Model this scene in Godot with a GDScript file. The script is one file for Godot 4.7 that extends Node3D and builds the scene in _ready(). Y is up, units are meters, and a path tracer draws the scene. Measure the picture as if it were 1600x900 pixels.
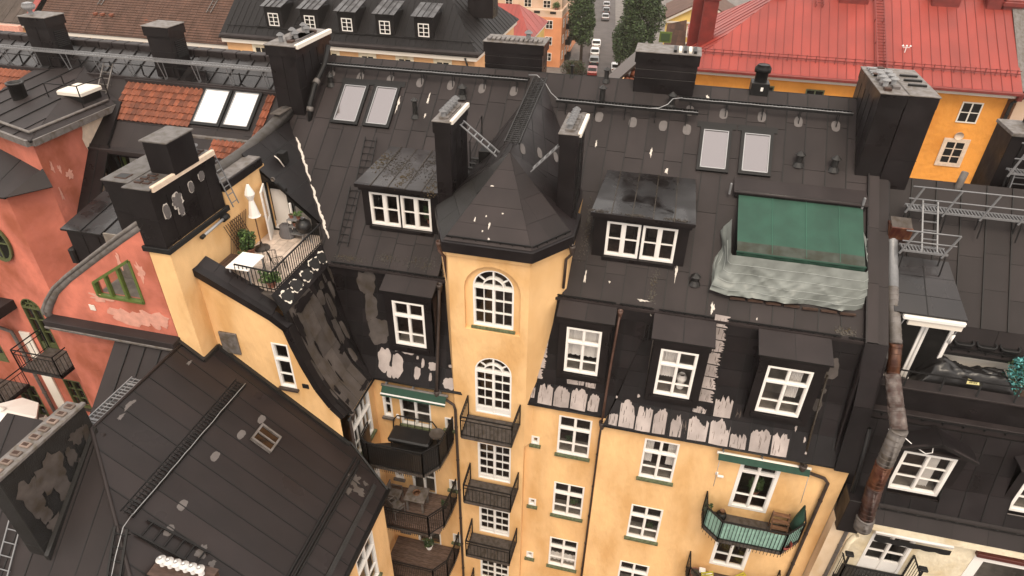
extends Node3D
# Measured frame: u runs east along the yellow facade, y up, w north (away); the eye hovers 34.5 m above the street at u = w = 0.
const GY := 34.5
const GOLD := 2.39996
var names := {}
var flake_n := 0
var M := {}
var rng := RandomNumberGenerator.new()

func P(u: float, y: float, w: float) -> Vector3:
	return Vector3(u, y + GY, -w)

# ---------- mesh collecting ----------
class MB:
	var st := SurfaceTool.new()
	func _init(smooth := false):
		st.begin(Mesh.PRIMITIVE_TRIANGLES)
		st.set_smooth_group(0 if smooth else -1)
	func tri(a: Vector3, b: Vector3, c: Vector3):
		st.add_vertex(a); st.add_vertex(c); st.add_vertex(b)
	func quad(a: Vector3, b: Vector3, c: Vector3, d: Vector3):
		tri(a, b, c); tri(a, c, d)
	func box(lo: Vector3, hi: Vector3, t := Transform3D.IDENTITY):
		var p := []
		for i in 8:
			p.append(t * Vector3(hi.x if i & 1 else lo.x, hi.y if i & 2 else lo.y, hi.z if i & 4 else lo.z))
		quad(p[4], p[5], p[7], p[6]); quad(p[1], p[0], p[2], p[3])
		quad(p[5], p[1], p[3], p[7]); quad(p[0], p[4], p[6], p[2])
		quad(p[6], p[7], p[3], p[2]); quad(p[0], p[1], p[5], p[4])
	func cbox(c: Vector3, s: Vector3, t := Transform3D.IDENTITY):
		box(c - s / 2, c + s / 2, t)
	# box with chamfered vertical and top edges
	func bev(lo: Vector3, hi: Vector3, b: float, t := Transform3D.IDENTITY):
		var ring := func(y: float, e: float) -> Array:
			var x0 = lo.x + e; var x1 = hi.x - e; var z0 = lo.z + e; var z1 = hi.z - e
			var r := []
			for q in [[x0 + b, z1], [x1 - b, z1], [x1, z1 - b], [x1, z0 + b], [x1 - b, z0], [x0 + b, z0], [x0, z0 + b], [x0, z1 - b]]:
				r.append(t * Vector3(q[0], y, q[1]))
			return r
		var r0 = ring.call(lo.y, 0.0); var r1 = ring.call(hi.y - b, 0.0); var r2 = ring.call(hi.y, b)
		for i in 8:
			var j = (i + 1) % 8
			quad(r0[i], r0[j], r1[j], r1[i]); quad(r1[i], r1[j], r2[j], r2[i])
		for i in range(1, 7):
			tri(r2[0], r2[i], r2[i + 1]); tri(r0[0], r0[i + 1], r0[i])
	func bar(a: Vector3, b: Vector3, wd: float, ht := -1.0):
		var f := b - a
		var l := f.length()
		if l < 0.0005: return
		f /= l
		var up := Vector3.UP if absf(f.y) < 0.95 else Vector3.RIGHT
		var r := f.cross(up).normalized()
		up = r.cross(f)
		if ht < 0: ht = wd
		box(Vector3(-wd / 2, -ht / 2, 0), Vector3(wd / 2, ht / 2, l), Transform3D(Basis(-r, up, f), a))
	func tube(path: Array, rad, sides := 8, caps := true):
		var rings := []
		var n := path.size()
		var ref := Vector3.UP
		for i in n:
			var f: Vector3 = (path[mini(i + 1, n - 1)] - path[maxi(i - 1, 0)]).normalized()
			if i == 0: ref = Vector3.UP if absf(f.y) < 0.9 else Vector3.RIGHT
			var r := f.cross(ref).normalized()
			var up := r.cross(f)
			ref = up
			var rr: float = rad[i] if rad is Array else rad
			var ring := []
			for k in sides:
				var a := TAU * k / sides
				ring.append(path[i] + (r * cos(a) + up * sin(a)) * rr)
			rings.append(ring)
		for i in n - 1:
			for k in sides:
				var j := (k + 1) % sides
				quad(rings[i][k], rings[i + 1][k], rings[i + 1][j], rings[i][j])
		if caps:
			for k in range(1, sides - 1):
				tri(rings[0][0], rings[0][k], rings[0][k + 1])
				tri(rings[n - 1][0], rings[n - 1][k + 1], rings[n - 1][k])
	# profile of [radius, y] turned about t's y axis
	func lathe(prof: Array, t: Transform3D, sides := 12):
		var rings := []
		for q in prof:
			var ring := []
			for k in sides:
				var a := TAU * k / sides
				ring.append(t * Vector3(cos(a) * q[0], q[1], sin(a) * q[0]))
			rings.append(ring)
		for i in prof.size() - 1:
			for k in sides:
				var j := (k + 1) % sides
				if prof[i][0] < 0.001: tri(rings[i][0], rings[i + 1][j], rings[i + 1][k])
				elif prof[i + 1][0] < 0.001: tri(rings[i][k], rings[i][j], rings[i + 1][0])
				else: quad(rings[i][j], rings[i][k], rings[i + 1][k], rings[i + 1][j])
	# polygon (counter-clockwise seen against n) given as points, thickened by t along n
	func slab(pts: Array, n: Vector3, t: float, tri_idx = null):
		var m := pts.size()
		if tri_idx == null:
			tri_idx = []
			for i in range(1, m - 1): tri_idx.append_array([0, i, i + 1])
		for i in range(0, tri_idx.size(), 3):
			tri(pts[tri_idx[i]] + n * t, pts[tri_idx[i + 1]] + n * t, pts[tri_idx[i + 2]] + n * t)
			tri(pts[tri_idx[i]], pts[tri_idx[i + 2]], pts[tri_idx[i + 1]])
		for i in m:
			var j := (i + 1) % m
			quad(pts[i], pts[j], pts[j] + n * t, pts[i] + n * t)
	func done() -> ArrayMesh:
		st.generate_normals()
		return st.commit()

# ---------- things, parts ----------
func numbered(c: String) -> String:
	if not names.has(c):
		names[c] = 0
		return c
	names[c] += 1
	return "%s_%03d" % [c, names[c]]

func thing(called: String, label: String, cat: String, at: Vector3, group := "", turn := 0.0) -> Node3D:
	var o := Node3D.new()
	o.name = numbered(called)
	add_child(o)
	o.position = at
	o.rotation.y = turn
	tag(o, label, cat, group)
	return o

func tag(o: Node, label: String, cat: String, group := ""):
	o.set_meta("label", label)
	o.set_meta("category", cat)
	if group != "": o.set_meta("group", group)

# commits world-space shapes as one mesh under parent (world = false: already in the parent's axes)
func obj(called: String, mb, m: Material, parent: Node3D, world := true, kind := "") -> MeshInstance3D:
	var o := MeshInstance3D.new()
	o.mesh = mb.done() if mb is MB else mb
	o.material_override = m
	o.name = called if parent != self else numbered(called)
	parent.add_child(o, true)
	if world: o.global_transform = Transform3D.IDENTITY
	if kind != "": o.set_meta("kind", kind)
	return o

func dup(root: Node3D, at: Vector3, turn: float, label: String) -> Node3D:
	var r: Node3D = root.duplicate()
	r.name = numbered(String(root.name).rstrip("0123456789_"))
	add_child(r)
	r.position = at
	r.rotation.y = turn
	r.set_meta("label", label)
	return r

# ---------- materials ----------
func lin(r: float, g: float, b: float) -> Color:
	return Color(r, g, b).linear_to_srgb()

func noise_tex(seed_: int, freq: float, lo: float, hi: float, oct := 5, size := 512, tint := Color(1, 1, 1)) -> NoiseTexture2D:
	var n := FastNoiseLite.new()
	n.seed = seed_
	n.noise_type = FastNoiseLite.TYPE_SIMPLEX_SMOOTH
	n.frequency = freq
	n.fractal_octaves = oct
	var t := NoiseTexture2D.new()
	t.width = size; t.height = size
	t.seamless = true
	t.noise = n
	var g := Gradient.new()
	g.offsets = PackedFloat32Array([0.15, 0.5, 0.85])
	g.colors = PackedColorArray([Color(lo * tint.r, lo * tint.g, lo * tint.b), Color((lo + hi) / 2, (lo + hi) / 2, (lo + hi) / 2), Color(hi, hi, hi)])
	t.color_ramp = g
	return t

func bump_tex(seed_: int, freq: float, strength: float, oct := 4) -> NoiseTexture2D:
	var n := FastNoiseLite.new()
	n.seed = seed_
	n.frequency = freq
	n.fractal_octaves = oct
	var t := NoiseTexture2D.new()
	t.width = 512; t.height = 512
	t.seamless = true
	t.as_normal_map = true
	t.bump_strength = strength
	t.noise = n
	return t

func mat(c: Color, rough: float, tex: Texture2D = null, scale := Vector3.ONE, bump: Texture2D = null, bs := 1.0, rough_tex: Texture2D = null) -> StandardMaterial3D:
	var m := StandardMaterial3D.new()
	m.albedo_color = c
	m.roughness = rough
	if tex: m.albedo_texture = tex
	if tex or bump or rough_tex:
		m.uv1_triplanar = true
		m.uv1_world_triplanar = true
		m.uv1_scale = scale
	if bump:
		m.normal_enabled = true
		m.normal_texture = bump
		m.normal_scale = bs
	if rough_tex:
		m.roughness_texture = rough_tex
	return m

func shade(m: StandardMaterial3D, k: float, tint := Color(1, 1, 1)) -> StandardMaterial3D:
	var r: StandardMaterial3D = m.duplicate()
	var l := m.albedo_color.srgb_to_linear()
	r.albedo_color = Color(l.r * k * tint.r, l.g * k * tint.g, l.b * k * tint.b).linear_to_srgb()
	return r

func variants(m: StandardMaterial3D, ks: Array) -> Array:
	var r := []
	for k in ks: r.append(shade(m, k))
	return r

func materials():
	var blotch := noise_tex(3, 0.006, 0.84, 1.0)
	var fine := noise_tex(5, 0.012, 0.90, 1.0)
	var streak := noise_tex(8, 0.008, 0.885, 1.0, 6, 512, Color(1, 0.965, 0.90))
	var dirt := noise_tex(12, 0.008, 0.74, 1.0, 6, 512, Color(1, 0.95, 0.85))
	var rust := noise_tex(21, 0.012, 0.3, 1.0, 5, 512, Color(1.4, 0.7, 0.5))
	var wet := noise_tex(31, 0.005, 0.12, 1.0, 4)
	var damp := noise_tex(33, 0.004, 0.45, 1.0, 5)
	var b_st := bump_tex(41, 0.06, 3.0)
	var b_sheet := bump_tex(43, 0.008, 6.0, 3)
	var b_fine := bump_tex(47, 0.09, 4.0)
	M.yellow = mat(lin(0.84, 0.525, 0.245), 0.9, streak, Vector3(0.16, 0.06, 0.16), b_st, 0.2)
	M.pink = mat(lin(0.64, 0.19, 0.125), 0.9, dirt, Vector3(0.14, 0.1, 0.14), b_st, 0.25)
	M.pink_pale = mat(lin(0.68, 0.33, 0.25), 0.9, fine, Vector3(0.5, 0.5, 0.5), b_st, 0.5)
	M.cream_patch = mat(lin(0.72, 0.56, 0.43), 0.9, fine, Vector3(0.4, 0.4, 0.4), b_st, 0.5)
	M.cream = mat(lin(0.80, 0.70, 0.52), 0.9, streak, Vector3(0.2, 0.1, 0.2), b_st, 0.4)
	M.orange = mat(lin(0.80, 0.33, 0.055), 0.9, streak, Vector3(0.06, 0.05, 0.06), b_st, 0.3)
	M.ochre = mat(lin(0.80, 0.46, 0.22), 0.9, streak, Vector3(0.05, 0.05, 0.05), b_st, 0.3)
	M.salmon = mat(lin(0.72, 0.30, 0.14), 0.9, streak, Vector3(0.05, 0.05, 0.05))
	M.beige = mat(lin(0.66, 0.48, 0.36), 0.9, streak, Vector3(0.05, 0.05, 0.05))
	M.lemon = mat(lin(0.78, 0.55, 0.17), 0.9, streak, Vector3(0.05, 0.05, 0.05))
	M.white = mat(lin(0.82, 0.785, 0.745), 0.45)
	M.offwhite = mat(lin(0.72, 0.66, 0.58), 0.6)
	M.felt = mat(lin(0.0295, 0.0225, 0.0221), 0.62, blotch, Vector3(0.22, 0.22, 0.22), b_sheet, 0.12)
	M.black = mat(lin(0.0125, 0.0096, 0.0100), 0.58, blotch, Vector3(0.3, 0.3, 0.3), b_sheet, 0.30, damp)
	M.wet = mat(lin(0.0115, 0.0094, 0.0094), 0.55, blotch, Vector3(0.25, 0.25, 0.25), b_sheet, 0.15, wet)
	M.tar = mat(lin(0.0134, 0.0121, 0.0116), 0.55, dirt, Vector3(0.5, 0.5, 0.5), b_fine, 0.7)
	M.mossy = mat(lin(0.034, 0.024, 0.014), 0.7, dirt, Vector3(0.4, 0.4, 0.4), b_fine, 0.4, wet)
	M.moss = mat(lin(0.070, 0.046, 0.014), 0.9, dirt, Vector3(1.2, 1.2, 1.2), b_fine, 0.8)
	M.primer = mat(lin(0.15, 0.115, 0.10), 0.7, dirt, Vector3(1.0, 1.0, 1.0))
	M.bare = mat(lin(0.44, 0.375, 0.35), 0.6, blotch, Vector3(0.5, 0.5, 0.5), b_fine, 0.3)
	M.bare_grey = mat(lin(0.0880, 0.0728, 0.0655), 0.5, dirt, Vector3(0.4, 0.4, 0.4), b_sheet, 0.4)
	M.chalk = mat(lin(0.62, 0.56, 0.50), 0.8, fine, Vector3(1.0, 1.0, 1.0))
	M.pale = mat(lin(0.1274, 0.1123, 0.1080), 0.75, fine, Vector3(1.0, 1.0, 1.0))
	M.farblack = mat(lin(0.0105, 0.0090, 0.0095), 0.55, blotch, Vector3(0.1, 0.1, 0.1))
	M.farblack.metallic_specular = 0.3
	M.damp = mat(lin(0.018, 0.0145, 0.0145), 0.5, blotch, Vector3(0.25, 0.25, 0.25), b_sheet, 0.2, damp)
	M.peach = mat(lin(0.72, 0.55, 0.38), 0.9, streak, Vector3(0.2, 0.1, 0.2))
	M.hem = mat(lin(0.05, 0.058, 0.046), 0.9, dirt, Vector3(0.5, 0.5, 0.5))
	M.plank = mat(lin(0.13, 0.085, 0.068), 0.7, dirt, Vector3(0.7, 3.0, 3.0))
	M.iron = mat(lin(0.0109, 0.0103, 0.0103), 0.5)
	M.zinc = mat(lin(0.2184, 0.2184, 0.2245), 0.42, fine, Vector3(1.5, 1.5, 1.5))
	M.zinc.metallic = 0.2
	for k in ["felt", "black", "iron"]:
		if M.has(k): M[k].metallic_specular = 0.35
	M.zincdull = mat(lin(0.1638, 0.1456, 0.1365), 0.6, dirt, Vector3(0.8, 0.8, 0.8))
	M.alu = mat(lin(0.3034, 0.3034, 0.3095), 0.4)
	M.alu.metallic = 0.2
	M.pipe = mat(lin(0.0607, 0.0425, 0.0364), 0.5, dirt, Vector3(0.9, 0.9, 0.9))
	M.rustpipe = mat(lin(0.1032, 0.0516, 0.0364), 0.5, dirt, Vector3(0.9, 0.9, 0.9))
	M.copper = mat(lin(0.2549, 0.0971, 0.0455), 0.45, rust, Vector3(0.5, 0.25, 0.5))
	M.copper.metallic = 0.35
	M.copperdark = mat(lin(0.0910, 0.0394, 0.0273), 0.4, rust, Vector3(0.7, 0.3, 0.7))
	M.rustzinc = mat(lin(0.2184, 0.1760, 0.1578), 0.55, rust, Vector3(0.6, 0.6, 0.6))
	M.greensill = mat(lin(0.1274, 0.1517, 0.0789), 0.7, dirt, Vector3(1.4, 1.4, 1.4))
	M.greenframe = mat(lin(0.0971, 0.1396, 0.0273), 0.5, fine, Vector3(0.8, 0.8, 0.8))
	M.greendull = mat(lin(0.0910, 0.1032, 0.0364), 0.6, fine, Vector3(0.8, 0.8, 0.8))
	M.awning = mat(lin(0.021, 0.070, 0.047), 0.85, blotch, Vector3(0.3, 0.3, 0.3))
	M.awningdark = mat(lin(0.0097, 0.0455, 0.0273), 0.8, fine, Vector3(0.9, 0.9, 0.9))
	M.screen = mat(lin(0.29, 0.48, 0.40), 0.8, blotch, Vector3(0.8, 0.8, 0.8))
	M.creasetarp = mat(lin(0.33, 0.35, 0.33), 0.5)
	M.tarp = mat(lin(0.2091, 0.2255, 0.2091), 0.45, blotch, Vector3(0.5, 0.5, 0.5), b_sheet, 0.25)
	M.blacktarp = mat(lin(0.0134, 0.0121, 0.0121), 0.35, blotch, Vector3(0.8, 0.8, 0.8), b_sheet, 0.25)
	M.stone = mat(lin(0.60, 0.49, 0.41), 0.75, fine, Vector3(0.7, 0.7, 0.7))
	M.concrete = mat(lin(0.0850, 0.0698, 0.0607), 0.85, dirt, Vector3(0.9, 0.9, 0.9), b_fine, 0.5)
	M.wood = mat(lin(0.0728, 0.0394, 0.0273), 0.6, dirt, Vector3(0.7, 3.0, 3.0))
	M.woodlight = mat(lin(0.1820, 0.0910, 0.0485), 0.6, dirt, Vector3(0.7, 3.0, 3.0))
	M.tile = mat(lin(0.2427, 0.0698, 0.0316), 0.7, dirt, Vector3(0.9, 0.9, 0.9), b_fine, 0.4)
	M.fartile = mat(lin(0.1153, 0.0534, 0.0334), 0.8, dirt, Vector3(0.15, 0.15, 0.15))
	M.redroof = mat(lin(0.30, 0.034, 0.021), 0.5, blotch, Vector3(0.08, 0.08, 0.08), b_sheet, 0.15)
	M.reddark = mat(lin(0.2002, 0.0243, 0.0182), 0.5, blotch, Vector3(0.3, 0.3, 0.3))
	M.clay = mat(lin(0.2184, 0.0850, 0.0516), 0.8, fine, Vector3(2, 2, 2))
	M.brickhole = mat(lin(0.0607, 0.0303, 0.0212), 0.9, dirt, Vector3(2, 2, 2))
	M.asphalt = mat(lin(0.0789, 0.0667, 0.0637), 0.85, blotch, Vector3(0.1, 0.1, 0.1), b_fine, 0.3)
	M.paving = mat(lin(0.1578, 0.1396, 0.1274), 0.85, blotch, Vector3(0.15, 0.15, 0.15))
	M.leaf = mat(lin(0.060, 0.100, 0.030), 0.7)
	M.leaf.backlight_enabled = true
	M.leaf.backlight = Color(0.05, 0.09, 0.02)
	M.leafdark = mat(lin(0.030, 0.055, 0.018), 0.7)
	M.leafbright = mat(lin(0.085, 0.15, 0.035), 0.7)
	M.leafteal = mat(lin(0.05, 0.22, 0.20), 0.7)
	M.leafbrown = mat(lin(0.0516, 0.0303, 0.0152), 0.8)
	M.bark = mat(lin(0.0546, 0.0425, 0.0303), 0.9)
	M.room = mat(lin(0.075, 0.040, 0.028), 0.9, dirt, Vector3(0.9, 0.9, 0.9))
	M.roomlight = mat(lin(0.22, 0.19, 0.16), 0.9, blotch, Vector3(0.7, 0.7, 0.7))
	M.curtain = mat(lin(0.74, 0.70, 0.66), 0.9)
	M.curtain.backlight_enabled = true
	M.curtain.backlight = Color(0.3, 0.28, 0.26)
	M.cloth = mat(lin(0.78, 0.74, 0.70), 0.85)
	M.grey_cloth = mat(lin(0.1335, 0.1274, 0.1335), 0.85)
	M.yellowmetal = mat(lin(0.4369, 0.3641, 0.0303), 0.45)
	M.plastic_white = mat(lin(0.78, 0.76, 0.74), 0.4)
	M.red = mat(lin(0.2124, 0.0303, 0.0212), 0.5)
	M.blue = mat(lin(0.0243, 0.0728, 0.1820), 0.5)
	M.carsilver = mat(lin(0.2549, 0.2549, 0.2670), 0.25); M.carsilver.metallic = 0.5
	M.carwhite = mat(lin(0.72, 0.72, 0.72), 0.25)
	M.carred = mat(lin(0.2124, 0.0182, 0.0152), 0.25)
	M.cardark = mat(lin(0.0243, 0.0273, 0.0334), 0.2)
	var gl := StandardMaterial3D.new()
	gl.transparency = BaseMaterial3D.TRANSPARENCY_ALPHA
	gl.albedo_color = Color(0.04, 0.04, 0.04, 0.05)
	gl.metallic_specular = 0.35
	gl.roughness = 0.02
	M.glass = gl
	M.farglass = mat(lin(0.012, 0.0115, 0.011), 0.08)
	M.farglass.metallic_specular = 0.35
	M.skyglass = mat(lin(0.27, 0.245, 0.245), 0.06)
	M.skyglass.metallic = 0.9
	M.skywhite = mat(lin(0.85, 0.82, 0.81), 0.3)

# ---------- surfaces ----------
func rect(x0: float, y0: float, x1: float, y1: float) -> PackedVector2Array:
	return PackedVector2Array([Vector2(x0, y0), Vector2(x1, y0), Vector2(x1, y1), Vector2(x0, y1)])

func ccw(p: PackedVector2Array) -> PackedVector2Array:
	if Geometry2D.is_polygon_clockwise(p): p.reverse()
	return p

func pieces(cell: PackedVector2Array, poly: PackedVector2Array, holes: Array) -> Array:
	var cur := Geometry2D.intersect_polygons(cell, poly)
	for h in holes:
		var nxt := []
		for c in cur:
			for d in Geometry2D.clip_polygons(c, h):
				if not Geometry2D.is_polygon_clockwise(d): nxt.append(d)
		cur.assign(nxt)
	return cur

func area(p: PackedVector2Array) -> float:
	var s := 0.0
	for i in p.size():
		var q := p[(i + 1) % p.size()]
		s += p[i].x * q.y - q.x * p[i].y
	return absf(s) / 2

# plane as [origin, right, up, outward normal]
func plane(o: Vector3, r: Vector3, up: Vector3) -> Callable:
	var n := r.cross(up).normalized()
	return func(x: float, y: float, t: float) -> Vector3: return o + r * x + up * y + n * t

# curved roof skirt: prof is [[setback, height], ...] from the eave up; y runs along the profile's height
func skirt(o: Vector3, r: Vector3, prof: Array) -> Callable:
	var inn := -r.cross(Vector3.UP).normalized()
	return func(x: float, y: float, t: float) -> Vector3:
		var i := 0
		while i < prof.size() - 2 and y > prof[i + 1][1]: i += 1
		var k: float = (y - prof[i][1]) / (prof[i + 1][1] - prof[i][1])
		var d := Vector2(prof[i + 1][0] - prof[i][0], prof[i + 1][1] - prof[i][1]).normalized()
		var s: float = lerpf(prof[i][0], prof[i + 1][0], k)
		return o + r * x + inn * s + Vector3.UP * y + (-inn * d.y + Vector3.UP * d.x) * t

func solid(mb: MB, surf: Callable, p: PackedVector2Array, t0: float, t1: float, tilt := Vector2.ZERO):
	p = ccw(p)
	var idx := Geometry2D.triangulate_polygon(p)
	if idx.is_empty(): return
	var m := p.size()
	var c := Vector2.ZERO
	for q in p: c += q / m
	var lo := []; var hi := []
	for q in p:
		lo.append(surf.call(q.x, q.y, t0))
		hi.append(surf.call(q.x, q.y, t1 + tilt.dot(q - c)))
	for i in range(0, idx.size(), 3):
		var a := idx[i]; var b := idx[i + 1]; var d := idx[i + 2]
		if (p[b] - p[a]).cross(p[d] - p[a]) < 0:
			var s := b; b = d; d = s
		mb.tri(hi[a], hi[b], hi[d])
		mb.tri(lo[a], lo[d], lo[b])
	for i in m:
		var j := (i + 1) % m
		mb.quad(lo[i], lo[j], hi[j], hi[i])

# roof covering: deck + separate sheets + standing seams. xs: seam lines, ys: course lines
func sheets(par: Node3D, called: String, surf: Callable, poly: PackedVector2Array, xs: Array, ys: Array, ms: Array, o := {}) -> MeshInstance3D:
	poly = ccw(poly)
	var holes: Array = o.get("holes", [])
	var deckmb := MB.new()
	var stag: float = o.get("stagger", 0.0)
	var dx := xs.duplicate()
	dx[0] -= 9.0; dx[-1] += 9.0
	for i in dx.size() - 1:
		for j in ys.size() - 1:
			for q in pieces(rect(dx[i], ys[j], dx[i + 1], ys[j + 1]), poly, holes): solid(deckmb, surf, q, -0.06, 0.0)
	var deck := obj(called, deckmb, M.iron, par)
	var nm: String = o.get("sheet", "roof_sheet")
	var under: Node3D = deck if par.get_parent() == self else par
	var gap: float = o.get("gap", 0.006)
	for i in xs.size() - 1:
		var off := 0.0
		if stag > 0: off = rng.randf_range(-stag, stag)
		for j in ys.size() - 1:
			var y0: float = ys[j] + (off if j > 0 else 0.0)
			var y1: float = ys[j + 1] + (off if j < ys.size() - 2 else 0.0)
			var cell := rect(xs[i] + gap, y0 + gap, xs[i + 1] - gap, y1 - gap)
			for q in pieces(cell, poly, holes):
				if area(q) < 0.012: continue
				var mb := MB.new()
				var tl := Vector2(rng.randf_range(-1, 1), rng.randf_range(-1, 1)) * float(o.get("tilt", 0.008))
				solid(mb, surf, q, 0.001, 0.012 + rng.randf() * 0.004, tl)
				obj(nm, mb, ms[rng.randi() % ms.size()], under)
	var sh: float = o.get("seam", 0.03)
	if sh > 0:
		var sm: Material = o.get("seam_mat", M.iron)
		for i in range(1, xs.size() - 1):
			var mb := MB.new()
			var any := false
			var last := 0.0
			for j in ys.size() - 1:
				for q in pieces(rect(xs[i] - 0.014, ys[j], xs[i] + 0.014, ys[j + 1]), poly, holes):
					if area(q) < 0.002: continue
					var lo := 1e9; var hi := -1e9
					for e in q: lo = minf(lo, e.y); hi = maxf(hi, e.y)
					if any and absf(lo - last) > 0.03:
						obj("standing_seam", mb, sm, under)
						mb = MB.new()
					solid(mb, surf, q, 0.0, sh)
					last = hi
					any = true
			if any: obj("standing_seam", mb, sm, under)
	return deck

func steps(a: float, b: float, n: int, jit := 0.0) -> Array:
	var r := []
	for i in n + 1:
		r.append(lerpf(a, b, float(i) / n) + (rng.randf_range(-jit, jit) if i > 0 and i < n else 0.0))
	return r

# wall with real openings; holes are polygons in wall axes
func wall(par: Node3D, called: String, surf: Callable, poly: PackedVector2Array, holes: Array, th: float, m: Material, world := true) -> MeshInstance3D:
	poly = ccw(poly)
	var xs := [-999.0, 999.0]; var ys := [-999.0, 999.0]
	for q in poly:
		xs[0] = maxf(xs[0], -999.0)
	var bx := 1e9; var ex := -1e9; var by := 1e9; var ey := -1e9
	for q in poly:
		bx = minf(bx, q.x); ex = maxf(ex, q.x); by = minf(by, q.y); ey = maxf(ey, q.y)
	xs = [bx, ex]; ys = [by, ey]
	for h in holes:
		var r := Rect2(h[0], Vector2.ZERO)
		for q in h: r = r.expand(q)
		for v in [r.position.x, r.end.x]: if v > bx and v < ex: xs.append(v)
		for v in [r.position.y, r.end.y]: if v > by and v < ey: ys.append(v)
	xs.sort(); ys.sort()
	var mb := MB.new()
	for i in xs.size() - 1:
		for j in ys.size() - 1:
			if xs[i + 1] - xs[i] < 1e-4 or ys[j + 1] - ys[j] < 1e-4: continue
			for q in pieces(rect(xs[i], ys[j], xs[i + 1], ys[j + 1]), poly, holes):
				if area(q) < 1e-4: continue
				var idx := Geometry2D.triangulate_polygon(ccw(q))
				for k in range(0, idx.size(), 3):
					var f := [surf.call(q[idx[k]].x, q[idx[k]].y, 0.0), surf.call(q[idx[k + 1]].x, q[idx[k + 1]].y, 0.0), surf.call(q[idx[k + 2]].x, q[idx[k + 2]].y, 0.0)]
					if (q[idx[k + 1]] - q[idx[k]]).cross(q[idx[k + 2]] - q[idx[k]]) < 0: f.reverse()
					mb.tri(f[0], f[1], f[2])
	# outer edge and the reveals of the openings
	for ring in [poly] + holes:
		for i in ring.size():
			var a: Vector2 = ring[i]; var b: Vector2 = ring[(i + 1) % ring.size()]
			mb.quad(surf.call(a.x, a.y, 0.0), surf.call(a.x, a.y, -th), surf.call(b.x, b.y, -th), surf.call(b.x, b.y, 0.0))
	return obj(called, mb, m, par, world)

func arch(x: float, y0: float, w: float, h: float, n := 12) -> PackedVector2Array:
	var p := PackedVector2Array([Vector2(x, y0), Vector2(x + w, y0)])
	var r := w / 2
	for i in n + 1:
		var a := PI * i / n
		p.append(Vector2(x + r + cos(a) * r, y0 + h - r + sin(a) * r))
	return p

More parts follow.
